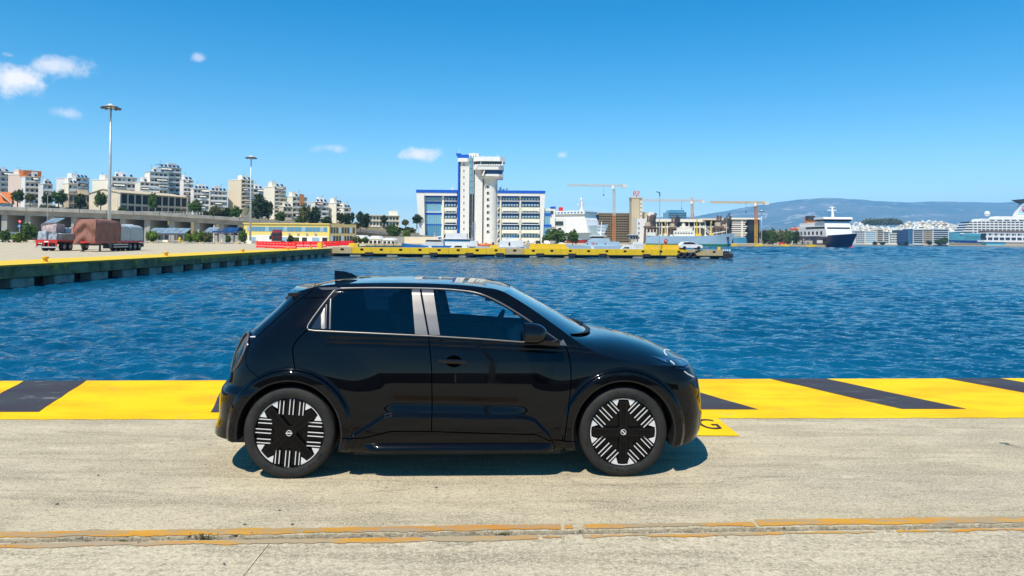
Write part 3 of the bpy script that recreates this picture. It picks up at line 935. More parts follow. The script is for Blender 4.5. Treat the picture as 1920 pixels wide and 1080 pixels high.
def apartment(label, pl, pc, pr, ytop, ybase, Z, yaw=32, wall=M_WHITE, side=None, floors=5, bays=3, style='balcony', slab=M_WHITE, group=None, blank=True, roofs=2, awn=.3, setback=0, extra=4, seed=1, name='apartment_building', cat='building'):
    rnd = random.Random(seed)
    base = P(pc, ybase, Z); top = P(pc, ytop, Z)
    H = top.z - base.z
    off = math.atan((960 - pc) / FPX)
    s = Z / FPX * math.cos(off)
    th = R(yaw)
    W = max(4.0, (pr - pc) * s / math.cos(th))
    D = (pc - pl) * s / math.sin(th) if pc - pl > 1 else 12.0
    th += off
    D = max(6.0, min(D, 26))
    t = thing(name, label, cat, (base.x, Z, base.z), th, group)
    sm = side or wall
    fh = H / floors
    rec = .9
    piece('wall', wall, t, 0, W, rec, D, -extra, H)
    piece('side_wall', sm, t, 0, .25, 0, rec - .003, -extra, H)
    piece('side_wall', sm, t, W - .25, W, 0, rec - .003, -extra, H)
    if sm is not wall: piece('side_wall', sm, t, -.06, -.003, .3, D - .3, -extra, H - .3)
    piece('base_wall', wall, t, .253, W - .253, .2, rec - .003, -extra, -.02)
    piece('roof_slab', slab, t, -.15, W + .15, -.25, D + .1, H, H + .35)
    for f in range(floors):
        z0 = f * fh
        sb = 0
        o = piece('balcony', slab, t, .253, W - .253, -.75 if style == 'balcony' else -.1, rec - .003, z0, z0 + .22)
        if style == 'balcony':
            pm = rnd.choice([wall, wall, slab, slab, M_GREYW])
            piece('parapet', pm, t, .3, W - .3, -.74, -.62, z0 + .222, z0 + fh * .36)
            if rnd.random() < awn:
                a0 = rnd.uniform(.3, W * .5); a1 = min(W - .3, a0 + rnd.uniform(.3, .6) * W)
                q = MB().prism([(-1.5, z0 + fh * .58), (-1.46, z0 + fh * .58), (rec - .1, z0 + fh * .97), (rec - .1, z0 + fh)], a0, a1, 'x')
                q.build('awning', rnd.choice([M_AWN, M_AWN, M_AWNB]), t, world=False)
        bw = (W - .5) / bays
        for b in range(bays):
            x0 = .25 + b * bw + bw * .24; x1 = .25 + (b + 1) * bw - bw * .24
            piece('window', M_GLASSD if rnd.random() < .8 else M_GLASSL, t, x0, x1, rec - .06, rec + .05, z0 + (.3 if style == 'balcony' else fh * .32), z0 + fh * .82)
            if b: piece('pier', wall, t, .25 + b * bw - .12, .25 + b * bw + .12, rec - .5, rec - .003, z0 + .222, z0 + fh - .003)
        if not blank:
            for k in range(2):
                y0 = D * (.25 + .35 * k)
                piece('window', M_GLASSD, t, -.08, .05, y0, y0 + 1.3, z0 + fh * .35, z0 + fh * .8)
    # roof things: lift house, solar water heaters, aerials
    z = H + .35
    hw = min(4, W * .4)
    x0 = rnd.uniform(.5, max(.6, W - hw - .5))
    piece('lift_house', wall, t, x0, x0 + hw, D * .4, D * .4 + 3.5, z, z + 2.4)
    for k in range(roofs):
        x = W * (k + .6) / (roofs + .6)
        q = MB().prism([(0, z + .1), (1.2, z + 1.1), (1.26, z + 1.04), (.06, z + .04)], x, x + 1.1, 'x')
        q.build('solar_heater', M_SOLAR, t, world=False)
        MB().cyl((x, 1.35, z + 1.2), (x + 1.1, 1.35, z + 1.2), .22, n=8).build('water_tank', M_STEEL, t, world=False)
    ax_ = rnd.uniform(.2, .9) * W
    MB().cyl((ax_, D * .5, z), (ax_, D * .5, z + 3.6), .05, n=5).bar((ax_ - .7, D * .5, z + 3.3), (ax_ + .7, D * .5, z + 3.3), .05).build('aerial', M_DSTEEL, t, world=False)
    return t

G1 = 'apartment blocks on the hillside'
A = apartment
A('white flat-roofed apartment block cut by the left picture edge', -40, -10, 24, 321, 372, 345, 25, M_WHITE, floors=5, bays=3, group=G1, seed=1)
A('pink plastered apartment block with blank side beside orange-roofed block', 14, 40, 46, 327, 380, 338, 35, M_PINK, M_PINK, floors=5, bays=1, group=G1, seed=2)
b3 = A('white balconied block with orange tiled top storey on the left hill', 42, 46, 76, 331, 384, 326, 14, M_WHITE, floors=5, bays=3, slab=M_TAN, group=G1, seed=3, awn=.5)
W_ = 30 * 326 / 1280
piece('orange_top_storey', M_ORROOF, b3, -.1, W_ * .95, 2.5, 9, 14.0, 16.8)
A('low stepped white block right of the orange-topped block', 74, 80, 98, 345, 384, 322, 18, M_GREYW, floors=3, bays=2, group=G1, seed=4)
A('white stepped apartment block standing alone above the dark trees', 104, 142, 167, 333, 372, 345, 30, M_WHITE, floors=4, bays=2, group=G1, seed=5, roofs=3)
A('small white house below the stepped white block', 118, 128, 146, 344, 372, 330, 25, M_CREAM, floors=2, bays=2, group=G1, seed=25)
A('blank cream block directly behind the tall lamp mast', 172, 204, 212, 337, 372, 340, 40, M_CREAM, floors=3, bays=1, group=G1, seed=6)
A('wide white villa block with roof terrace right of the lamp mast', 205, 209, 258, 331, 366, 340, 10, M_WHITE, floors=3, bays=5, group=G1, seed=7, roofs=3)
# the large stepped complex
A('lowest pale terrace block of the big stepped complex', 252, 262, 300, 341, 378, 333, 16, M_GREYW, M_PALEY, floors=4, bays=4, slab=M_WHITE, group=G1, seed=8)
A('middle tier of the big stepped blue and white complex', 270, 280, 316, 322, 376, 336, 16, M_GREYW, M_PALEY, floors=5, bays=4, slab=M_HULLL, group=G1, seed=9)
c9 = A('tall glassy tower of the stepped blue and white complex with roof pergola', 282, 296, 340, 313, 380, 342, 18, M_GREYW, M_PALEY, floors=7, bays=4, slab=M_HULLL, group=G1, seed=10, roofs=5)
for k in range(7):
    piece('pergola_beam', M_DSTEEL, c9, .8 + k * 1.5, 1.0 + k * 1.5, 1, 7, 19.5, 19.7)
A('narrow white block hugging the right side of the stepped complex', 338, 343, 362, 337, 384, 338, 15, M_WHITE, floors=6, bays=2, group=G1, seed=11, awn=.6)
A('long white terrace with awnings below the stepped complex', 358, 362, 393, 354, 396, 332, 12, M_WHITE, floors=4, bays=4, group=G1, seed=12, awn=.6, roofs=4)
A('long white terrace with awnings left of the tall cream block', 390, 393, 426, 358, 398, 334, 12, M_GREYW, floors=4, bays=4, group=G1, seed=13, awn=.6, roofs=4)
A('tall cream apartment block with blank wall above the palm', 427, 452, 475, 337, 392, 338, 33, M_CREAM, M_TAN, floors=7, bays=2, slab=M_CREAM, group=G1, seed=14, awn=.4)
A('low white block peeking out right of the tall cream block', 470, 474, 494, 354, 392, 352, 12, M_WHITE, floors=4, bays=2, group=G1, seed=15)
A('tall white slab block with balcony tower beside the dark trees', 493, 514, 536, 350, 408, 335, 30, M_CREAM, M_CREAM, floors=8, bays=2, slab=M_CREAM, group=G1, seed=16, awn=.4)
c12 = A('cream block with terracotta panel on its upper floors', 535, 548, 576, 369, 410, 335, 26, M_CREAM, floors=4, bays=3, group=G1, seed=17, awn=.5)
piece('terracotta_panel', M_TERRA, c12, 3.2, 5.6, -.9, -.78, 6.5, 12.2)
A('small cream house below the terracotta panelled block', 524, 531, 548, 388, 412, 325, 20, M_TAN, floors=2, bays=2, group=G1, seed=26)
A('white stepped block right of the terracotta panelled block', 578, 590, 616, 379, 416, 338, 22, M_WHITE, floors=4, bays=2, group=G1, seed=18, roofs=3)
A('cream block with roof turret near the hill end', 610, 630, 642, 381, 416, 342, 36, M_CREAM, floors=4, bays=1, group=G1, seed=19)
A('rightmost small cream block of the hillside row', 636, 644, 656, 390, 418, 340, 25, M_CREAM, floors=3, bays=1, group=G1, seed=20)
sch = A('long low cream school building among trees right of the blocks', 688, 692, 750, 404, 425, 345, 8, M_CREAM, floors=2, bays=9, style='flat', slab=M_CREAM, group=None, seed=21, roofs=0)

# house with orange tiled roof at the left edge
hb = P(8, 392, 292)
t = thing('tiled_house', 'graffiti covered house with orange tiled roof at left edge', 'house', (hb.x, 292, hb.z), R(30))
piece('wall', M_GREYW, t, -9, 2.2, 0, 8, -3, 2.6)
MB().prism([(-.5, 2.6), (8.5, 2.6), (4.0, 7.4)], -9.4, 2.6, 'x').build('tiled_roof', M_ORROOF, t, world=False)
MB().prism([(2.2, 2.4), (2.7, 2.4), (-1.5, 6.8), (-2.0, 6.8)], -.6, 8.6, 'y').build('verge', M_CREAM, t, world=False)
random.seed(9)
for k in range(16):
    x = -8.5 + k * .65
    MB().tube([(x, -.02, -.5 + random.random()), (x + .3, -.02, .6 + random.random()), (x + .1, -.02, 1.0 + random.random()), (x + .55, -.02, .4)], .07, 4).build('graffiti', random.choice([M_CGBLUE, M_DARK, M_WHITE]), t, world=False)

# long old warehouse with a gable and rows of openings
wb = P(226, 400, 300)
wh = thing('warehouse', 'long beige warehouse with gabled end and rows of dark openings', 'warehouse', (wb.x, 300, wb.z), R(38) + math.atan((960 - 226) / FPX))
sW = 300 / 1280 * math.cos(math.atan((960 - 226) / FPX))
L_ = (352 - 226) * sW / math.cos(R(38)) * 1.10; Dw = 60 * sW / math.sin(R(38))
HW = 9.4
piece('wall', M_BEIGE, wh, 0, L_, .5, Dw, -3, HW - .2)
MB().prism([(.3, -3), (Dw, -3), (Dw, HW - .3), (Dw * .55, HW + 1.4), (.3, HW - .3)], -.25, -.003, 'x').build('gable_wall', M_TAN, wh, world=False)
MB().prism([(-.3, HW - .2), (Dw * .55, HW + 1.7), (Dw + .3, HW - .2), (Dw + .3, HW - .5), (Dw * .55, HW + 1.4), (-.3, HW - .5)], -.6, L_ + .4, 'x').build('roof', M_BEIGE, wh, world=False)
nb = 10
for i in range(nb + 1):
    x = L_ * i / nb
    piece('column', M_TAN, wh, x - .28, x + .28, .05, .497, -3, HW - .52)
for i in range(nb):
    x0, x1 = L_ * i / nb + .28, L_ * (i + 1) / nb - .28
    piece('opening', M_DARK, wh, x0, x1, .38, .52, HW * .48, HW - .9)
    piece('sill_beam', M_TAN, wh, x0, x1, .12, .37, HW * .40, HW * .475)
    piece('opening', M_DARK if i % 3 else M_RUST, wh, x0, x1, .38, .52, -.6, HW * .36)
for k in range(5):
    y0 = Dw * (k + .5) / 5
    piece('gable_pilaster', M_CREAM, wh, -.36, -.253, y0 - .2, y0 + .2, -3, HW - .4)
bk = A('flat beige shed joined to the left of the warehouse', 120, 128, 172, 364, 400, 318, 8, M_BEIGE, floors=2, bays=5, style='flat', slab=M_TAN, seed=22, roofs=0, name='shed')

# ------------------------------------------------------------------ elevated road
via = thing('elevated_road', 'long grey elevated road on piers crossing in front of the hill', 'viaduct', (-150, 265, 0))
vp = [(-700, 355, 262), (-300, 372, 262), (0, 387, 262), (150, 392, 264), (300, 398, 270), (450, 408, 280), (560, 417, 292), (660, 428, 305), (740, 436, 318), (800, 441.5, 328), (840, 446, 336)]
pts = [P(*q) for q in vp]
den = []
for a, b in zip(pts[:-1], pts[1:]):
    for k in range(6): den.append(a.lerp(b, k / 6))
den.append(pts[-1])
def sect(off_n, off_z):
    return [(p.x, p.y + off_n, p.z + off_z) for p in den]
MB().grid([sect(0, 0), sect(-.35, -.05), sect(-.35, -1.35), sect(0, -1.5), sect(.9, -1.75), sect(1.2, -3.2), sect(17.5, -3.2), sect(18.5, -1.6), sect(18.8, 0), sect(18.4, 0), sect(18.4, -1.0), sect(.3, -1.0), sect(0.3, 0), sect(0, 0)]).build('deck', M_GREYC, via)
for i in range(0, len(den) - 1, 2):
    a = den[i]
    MB().bar((a.x, a.y - .38, a.z - .1), (a.x, a.y - .38, a.z - 1.3), .12, .05).build('parapet_joint', M_DARK, via)
x = -420.0
while x < 20:
    ys_ = np.interp(x, [p.x for p in den], [p.y for p in den]); z_ = np.interp(x, [p.x for p in den], [p.z for p in den])
    if z_ > 4.2:
        piece('support_pier', M_GREYC, via, x - 1.1 + 150, x + 1.1 + 150, ys_ + 2 - 265, ys_ + 16 - 265, -.4, z_ - 3.19)
    x += 8.6
# retaining wall behind the road, in deep shade
rw = thing('retaining_wall', 'low concrete wall under the elevated road', 'wall', (-150, 279, 0))
for k in range(30):
    piece('wall_panel', M_TAN if k % 4 == 1 else M_GREYC, rw, -300 + k * 14, -300 + k * 14 + 13.9, 0, .5, -.3, 4.2 if k < 22 else 2.6)

# ------------------------------------------------------------------ yellow port office
yb = P(456, 453, 250)
yo = thing('port_office', 'two storey yellow office building with blue ribbon windows behind red barriers', 'office', (yb.x, 250, 0), R(0))
s2 = 250 / 1280
Wy = (617 - 456) * s2; Hy = P(536, 420, 250).z
M_YOFF = mat('office_yellow', (0.78, 0.60, 0.17), 0.7, scale=.3, var=.06)
M_YDULL = mat('office_dull_yellow', (0.42, 0.33, 0.14), 0.8, scale=.3, var=.1)
piece('wall', M_YOFF, yo, 0, Wy, .3, 14, 0, Hy)
piece('roof_band', M_YOFF, yo, -.2, Wy + .15, -.1, 14.2, Hy - .003, Hy + .35)
piece('lower_wall', M_CREAM, yo, .1, Wy - .6, .1, .297, 0, Hy * .36)
nw = 22
for k in range(nw):
    x0 = 1.2 + k * (Wy - 2) / nw
    w_ = piece('window', M_GLASSB if k % 5 else M_GLASSL, yo, x0 + .06, x0 + (Wy - 2) / nw - .06, .22, .38, Hy * .60, Hy * .84)
for k in range(8):
    x0 = 3 + k * 3.7
    piece('window', M_GLASSD if k % 3 else M_GLASSL, yo, x0, x0 + (1.8 if k % 2 else 2.6), .03, .097, Hy * .06, Hy * .28)
for k in range(6):
    piece('air_conditioner', M_STEEL, yo, 10 + k * 3.2, 10.8 + k * 3.2, -.15, .097, Hy * .44, Hy * .52)
y2 = P(617, 453, 250)
yo2 = thing('office_wing', 'dull olive office wing with window rows right of the yellow office', 'office', (y2.x, 250.2, 0), R(24))
W2_ = 46 * s2 / math.cos(R(24))
piece('wall', M_YDULL, yo2, .02, W2_, .35, 14, 0, Hy + .1)
for r_ in (0, 1):
    for k in range(9):
        x0 = .5 + k * (W2_ - .8) / 9
        piece('window', M_GLASSD if (k + r_) % 4 else M_GLASSL, yo2, x0, x0 + .75, .28, .42, .5 + r_ * 3.1, 2.6 + r_ * 3.1)

# ------------------------------------------------------------------ the harbour control building
ZB = 330
cb = thing('control_building', 'white harbour control building with tall tower and cobalt blue edges', 'building', (P(895, 455, ZB).x, ZB, 0))
def B(name, m, px0, px1, py0, py1, d0, d1): return px_box(name, m, cb, px0, px1, py0, py1, ZB, d0, d1)
def slant(name, m, quad, d0, d1):
    q = [P(a, b, ZB) for a, b in quad]
    return MB().prism([(p.x, p.z) for p in q], ZB + d0, ZB + d1, 'y').build(name, m, cb)
# left wing
slant('frame_leg', M_IVORY, [(780.5, 361), (795, 361), (797, 455), (788, 455)], 0, 3.0)
B('frame_beam', M_IVORY, 795.2, 857, 361, 366.5, .01, 3.0)
B('roof_edge', M_BLUE, 780, 857.5, 356.2, 360.8, -.2, 14)
B('wing_core', M_CREAM, 796, 858, 366.6, 455, 2.6, 14)
B('shade_band', M_BLUE, 797, 858, 366.8, 370, 2.2, 2.59)
for (y0, y1, m) in ((370.2, 376.2, M_GLASSL), (376.4, 377.4, M_WHITE), (377.6, 381.5, M_BLUE), (381.7, 397, M_GLASSL), (397.2, 398.4, M_WHITE), (398.6, 402.5, M_BLUE), (402.7, 420, M_GLASSL), (420.2, 422, M_BLUE), (422.2, 442.5, M_GLASSB), (442.7, 444.5, M_IVORY), (444.7, 449, M_BLUE)):
    if m in (M_GLASSL, M_GLASSB):
        for k in range(7):
            B('glass_pane', m if m is M_GLASSB else M_GLASSC, 797.6 + k * 4.2, 801.6 + k * 4.2, y0, y1, 2.3, 2.55)
    else:
        B('glass_band', m, 797.2, 828, y0, y1, 1.9 if m is M_WHITE else 2.2, 2.55)
B('column', M_PALEY, 828, 832.5, 366.8, 453, 1.2, 2.55)
def bay(p0, p1):
    """window floors between two columns: panes in a dark band, then a yellow balcony front"""
    rows = [(370.6, 376.2, 'w'), (378, 382.4, 'd'), (382.6, 387.4, 'w'), (389, 395.4, 'b'), (395.6, 399.4, 'w'), (399.6, 404.4, 'd'), (404.6, 408.6, 'w'), (410.6, 417, 'b'), (418, 424, 'd'), (424.6, 429.5, 'w'), (431, 437.4, 'b'), (438.2, 444.4, 'w'), (446, 453, 'b')]
    B('shade_band', M_BLUE, p0, p1, 366.8, 370.3, 2.2, 2.55)
    for y0, y1, kd in rows:
        if kd == 'w':
            B('window_band', M_DARK, p0 + .3, p1 - .3, y0 - .5, y1 + .6, 2.3, 2.58)
            n_ = max(3, int((p1 - p0) / 5.2))
            for k in range(n_):
                a = p0 + 1 + (p1 - p0 - 2) * k / n_
                B('window', M_GLASSL, a + .5, a + (p1 - p0 - 2) / n_ - .9, y0 + .3, y1, 2.1, 2.29)
        elif kd == 'd':
            B('glass_band', M_BLUED, p0 + .2, p1 - .2, y0, y1, 2.25, 2.58)
        else:
            a, b = P(p0, y1, ZB), P(p1, y0, ZB)
            x0, x1, z0, z1 = a.x, b.x, a.z, b.z
            c_ = .9
            MB().prism([(x0, z0), (x0 + c_, z0 + .0), (x1 - c_, z0), (x1, z0), (x1, z1), (x0, z1)], ZB + .9, ZB + 2.57, 'y').build('balcony_front', M_PALEY, cb)
            for sx_, dx_ in ((x0, c_), (x1, -c_)):
                MB().prism([(sx_, z0 - .003), (sx_ + dx_, z0 - .003), (sx_, z0 - .7)], ZB + 1.0, ZB + 2.2, 'y').build('arch_haunch', M_PALEY, cb)
    B('canopy_rail', M_WHITE, p0, p1, 376.6, 377.4, .7, .85); B('canopy_rail', M_WHITE, p0, p1, 420.4, 421.2, .7, .85); B('canopy_rail', M_WHITE, p0, p1, 399.0, 399.7, .7, .85)
bay(832.7, 856.5)
# right wing
slant('frame_leg', M_IVORY, [(1012.5, 362), (1022, 362), (1018, 455), (1013.5, 455)], 0, 3.0)
B('frame_beam', M_IVORY, 933, 1012.3, 362, 367, .01, 3.0)
B('roof_edge', M_BLUE, 933, 1022.5, 357.6, 361.8, -.2, 14)
B('wing_core', M_CREAM, 933, 1013, 366.9, 455, 2.6, 14)
for c in (938.5, 975.5):
    B('column', M_PALEY, c - 1.8, c + 1.8, 367.2, 453, 1.2, 2.59)
    B('down_pipe', M_IVORY, c - .5, c + .5, 370, 453, .9, 1.19)
bay(940.6, 973.5); bay(977.5, 1012); bay(933, 936.5)
# annexes at the right
B('annex_wall', M_IVORY, 1018.5, 1041, 391, 455, 1.0, 12)
B('annex_edge', M_BLUE, 1033, 1042, 387.3, 390.8, .8, 12)
for k in range(3): B('glass_pane', M_GLASSC, 1017.5 + k * 4.6, 1021.8 + k * 4.6, 395, 441, .7, .99)
for y in (400, 421): B('glass_band', M_BLUE, 1017, 1034, y, y + 4, .5, .69)
B('annex_shade', M_GLASSD, 1032, 1037.5, 395.5, 401, .8, .99)
B('low_annex', M_IVORY, 1041.2, 1062, 409, 455, 1.5, 10)
B('window', M_GLASSD, 1036, 1056, 415, 422, 1.2, 1.49)
# tower
B('blue_fin', M_BLUE, 857.3, 862, 290, 453, -1.2, 9)
slant('blue_fin_head', M_BLUE, [(854.6, 288), (864, 288), (866, 290.5), (879, 290.5), (879, 297), (860, 300)], -1.1, 3)
B('tower_slab', M_IVORY, 862.1, 880.5, 300, 456, -1.0, 10)
for k in range(12):
    B('slit_window', M_DARK, 869, 870.6, 306 + k * 12.1, 310.5 + k * 12.1, -1.08, -.9)
    B('cladding_joint', M_CREAM, 862.3, 880.3, 313 + k * 12.1, 313.35 + k * 12.1, -1.04, -.95)
B('stair_core', M_DARK, 880.7, 889, 296, 452, -.2, 8)
for k in range(13):
    m_ = M_GLASSC if k < 6 else M_GLASSD
    B('glass_pane', m_, 881.2, 884.8, 292 + k * 12.1, 303.4 + k * 12.1, -.5, -.21)
    B('glass_pane', m_, 886.4, 888.8, 292 + k * 12.1, 303.4 + k * 12.1, -.5, -.21)
B('glass_mullion', M_WHITE, 885, 886.2, 292, 452, -.7, -.2)
B('stair_head', M_IVORY, 879, 891, 287, 296, -.45, 6)
B('stair_head', M_GREYW, 891.2, 897.5, 287.4, 293, .5, 6)
B('tower_panel', M_IVORY, 889.2, 905, 318, 456, -.6, 9)
for k in range(11): B('cladding_joint', M_CREAM, 889.4, 904.8, 330 + k * 12.1, 330.35 + k * 12.1, -.64, -.55)
ca, cbp = P(904, 456, ZB), P(932.8, 320, ZB)
cx_, rx_ = (ca.x + cbp.x) / 2, (cbp.x - ca.x) / 2
MB().lathe([(rx_, ca.z - 1), (rx_, cbp.z - 6), (rx_, cbp.z + 2)], 40, (cx_, ZB + rx_ - .9, 0)).build('round_shaft', M_IVORY, cb, smooth=40)
for k in range(9):
    px_box('window', M_DARK, cb, 912.6, 918, 335.5 + k * 12.1, 339.5 + k * 12.1, ZB, -1.05, -.2)
    px_box('window_frame', M_GREYW, cb, 916.6, 918, 336.2 + k * 12.1, 339.0 + k * 12.1, ZB, -1.12, -1.06)
# funnel-like supports below the control room
fa, fb = P(893, 333, ZB), P(905, 318.5, ZB)
MB().lathe([(.6, fa.z), (1.3, fa.z + 1.2), (1.9, fb.z)], 20, ((fa.x + fb.x) / 2, ZB - .2, 0)).build('corbel', M_GREYW, cb, smooth=40)
ga, gb = P(904, 345, ZB), P(936, 333.5, ZB)
MB().lathe([(rx_ * .55, ga.z - 1.5), (rx_ * .7, ga.z + .6), (rx_ * 1.02, gb.z - .4), (rx_ * 1.25, gb.z + .3)], 30, (cx_, ZB + rx_ - 2.2, 0)).build('corbel', M_GREYW, cb, smooth=40)
def deckblock(nm, m, px0, px1, py0, py1, front, back, chamfer):
    a, b = P(px0, py1, ZB - 3), P(px1, py0, ZB - 3)
    x0, x1, z0, z1 = a.x, b.x, a.z, b.z
    c = chamfer
    pl = [(x0 + c, ZB + front), (x1 - c, ZB + front), (x1, ZB + front + c), (x1, ZB + back), (x0, ZB + back), (x0, ZB + front + c)]
    MB().prism(pl, z0, z1, 'z').build(nm, m, cb)
deckblock('tower_roof', M_WHITE, 888, 946.5, 294.5, 302.4, -4.4, 9, 2.2)
deckblock('tower_roof', M_WHITE, 857.5, 880, 296, 302.6, -2.2, 9, 1.0)
deckblock('control_room', M_GLASSD, 889, 943, 302.5, 310, -3.2, 8, 2.4)
deckblock('control_room_sill', M_IVORY, 887.5, 944, 310.1, 318, -3.9, 8.5, 2.4)
for k in range(12): B('balcony_rail', M_WHITE, 890 + k * 4.4, 893.4 + k * 4.4, 307.8, 310.2, -4.2, -4.05)
for c in (901.5, 942): B('mullion', M_IVORY, c - 1, c + 1, 302.6, 310, -3.6, -3.22)
deckblock('lower_room', M_BLUED, 906, 942, 318.1, 326.5, -2.9, 8, 2.0)
deckblock('lower_room_sill', M_IVORY, 905, 943, 326.6, 330.4, -3.4, 8.2, 2.0)
deckblock('lower_room_base', M_CREAM, 903.5, 942.5, 330.5, 333.6, -2.6, 8.2, 2.0)
slant('lower_room_cheek', M_IVORY, [(909, 318.2), (911, 318.2), (907, 331), (903.5, 331)], -3.6, -3.0)
for px, py0, py1 in ((848, 351, 356), (850, 353, 356.2), (938, 351, 357.5), (944, 354, 357.5), (951, 353, 357.5), (861, 280, 290), (905, 291, 294.5), (933, 290, 294.5), (940, 347, 357)):
    B('roof_aerial' if px in (861, 905, 933, 940) else 'roof_dome', M_WHITE, px - (.35 if px in (861, 905, 933, 940) else 2), px + (.35 if px in (861, 905, 933, 940) else 2), py0, py1, 3, 4)
# low white wall at the foot
B('yard_wall', M_CREAM, 985, 1062, 455, 461, -8, -7.5)

# ------------------------------------------------------------------ right-hand shore: silo, old dock buildings
def bldg(name, label, cat, px, py, Y, yaw=0, group=None):
    b = P(px, py, Y)
    return thing(name, label, cat, (b.x, Y, 0), R(yaw), group)
sg = bldg('grid_building', 'brown disused block wrapped in a grid of empty window frames', 'building', 1160, 455, 520)
px_box('core', M_DARK, sg, 1124, 1185, 401, 456, 520, 1.0, 25)
M_GRID = mat('brown_frame', (0.20, 0.15, 0.085), 0.9, scale=.2, var=.3)
for k in range(13): px_box('frame_post', M_GRID, sg, 1124 + k * 5, 1125.3 + k * 5, 401 - k * .1, 456, 520, .3, .99)
for k in range(12): px_box('frame_beam', M_GRID, sg, 1123.5, 1185.5, 403 + k * 4.6, 405 + k * 4.6, 520, 0, .6)
px_box('roof_slab', M_GRID, sg, 1123, 1185.5, 399.5, 402, 520, -.3, 25)
px_box('low_wing', M_RUST, sg, 1112, 1123.5, 413, 440, 520, 3, 20)
st = bldg('silo_tower', 'tan concrete silo tower carrying an orange sign on its roof', 'tower', 1194, 455, 505)
px_box('shaft', M_BEIGE, st, 1184, 1199, 371, 456, 505, 0, 10)
px_box('shaft', M_TAN, st, 1199.1, 1204.5, 372, 456, 505, .6, 10)
for k in range(5): px_box('rib', M_TAN, st, 1185.5 + k * 2.8, 1186.3 + k * 2.8, 374, 456, 505, -.25, -.01)
for k in range(6): px_box('window', M_DARK, st, 1201, 1203, 381 + k * 7.5, 383 + k * 7.5, 505, .4, .59)
px_box('parapet', M_BEIGE, st, 1183, 1205, 369.5, 371.5, 505, -.3, 10.2)
M_SIGN = mat('orange_sign', (0.80, 0.16, 0.03), 0.5, var=.1)
px_box('sign_mast', M_DSTEEL, st, 1193, 1194.2, 366, 370, 505, 4, 4.4)
for a, b, c, d in ((1187, 1189, 358.5, 366.5), (1187, 1192.5, 358.5, 360), (1187, 1192.5, 365, 366.5), (1190.8, 1192.5, 358.5, 363.5), (1189, 1192, 362, 363.4), (1194, 1199.5, 358.5, 360), (1194, 1199.5, 365, 366.5), (1197.5, 1199.5, 360.2, 362.4), (1194, 1196, 362.6, 364.8), (1194.5, 1199, 361.8, 363.2)):
    px_box('sign_stroke', M_SIGN, st, a, b, c, d, 505, 3.9, 4.3)
px_box('annexe', M_BEIGE, st, 1205, 1222, 398, 456, 505, 6, 22)
gbd = bldg('glass_office', 'dark blue glass office block behind the cranes', 'office', 1270, 455, 820)
px_box('tower_block', M_GLASSB, gbd, 1253.5, 1287, 397.5, 450, 820, 0, 30)
px_box('top_storey', M_GLASSB, gbd, 1257.5, 1283, 393.8, 397.4, 820, 2, 26)
for k in range(8): px_box('floor_line', M_GLASSD, gbd, 1253.2, 1287.2, 400 + k * 3.4, 400.8 + k * 3.4, 820, -.4, -.02)
# long dock building under conversion
db = bldg('dock_building', 'long half-demolished concrete dock building behind the museum ship', 'building', 1310, 455, 490)
px_box('rear_wall', M_GREYC, db, 1196, 1360, 412.5, 456, 490, 8, 22)
px_box('roof_slab', M_CREAM, db, 1226, 1322, 411, 415.5, 490, -1, 20)
px_box('roof_slab', M_TAN, db, 1318, 1362, 409.5, 412.5, 490, -2, 20)
px_box('end_block', M_IVORY, db, 1194.5, 1226, 410, 456, 490, -1.2, 12)
for k in range(4): px_box('window', M_DARK, db, 1197, 1199, 417 + k * 9, 421 + k * 9, 490, -1.35, -1.21)
MB().prism([(P(1214, 410, 489).x, P(1214, 410, 489).z), (P(1229, 410, 489).x, P(1229, 410, 489).z), (P(1226, 398, 489).x, P(1226, 398, 489).z), (P(1221, 397, 489).x, P(1221, 397, 489).z)], 489, 496, 'y').build('gable', M_IVORY, db)
MB().prism([(P(1216, 415, 488).x, P(1216, 415, 488).z), (P(1228, 413, 488).x, P(1228, 413, 488).z), (P(1228, 402, 488).x, P(1228, 402, 488).z), (P(1220, 403, 488).x, P(1220, 403, 488).z)], 487.5, 488.6, 'y').build('red_hopper', M_RUST, db)
for k in range(13):
    px_box('column', M_CREAM, db, 1230 + k * 10.2, 1231.8 + k * 10.2, 415.6, 456, 490, 0, 1.4)
    if k < 12:
        px_box('floor_slab', M_CREAM if k % 3 else M_GREYC, db, 1232 + k * 10.2, 1240 + k * 10.2, 424, 427, 490, .3, 7.9)
        px_box('opening', M_DARK if k % 4 else M_GREYC, db, 1232 + k * 10.2, 1240 + k * 10.2, 415.8, 423.8, 490, 5, 7.8)
db2 = bldg('office_shell', 'grey striped concrete shell with open floors right of the dock building', 'building', 1400, 455, 500)
px_box('core', M_DARK, db2, 1372, 1424, 411, 456, 500, 2, 22)
for k in range(9):
    px_box('floor_slab', M_GREYW if k % 2 else M_CREAM, db2, 1373, 1401 - (k % 3) * 2, 411 + k * 4.1, 413.2 + k * 4.1, 500, -.6, 1.99)
    px_box('glazing', M_GLASSD, db2, 1402, 1423, 414 + k * 4.1, 416.6 + k * 4.1, 500, .8, 1.99)
px_box('roof_slab', M_CREAM, db2, 1366, 1427, 408.6, 411, 500, -1.6, 22)
px_box('pilaster', M_CREAM, db2, 1390, 1393, 414, 456, 500, -.9, -.62)
px_box('pilaster', M_RUST, db2, 1418.5, 1420.5, 411.2, 456, 500, -.9, .7)
px_box('ground_floor', M_GLASSB, db2, 1375, 1400, 445, 456, 500, -1.2, -.92)

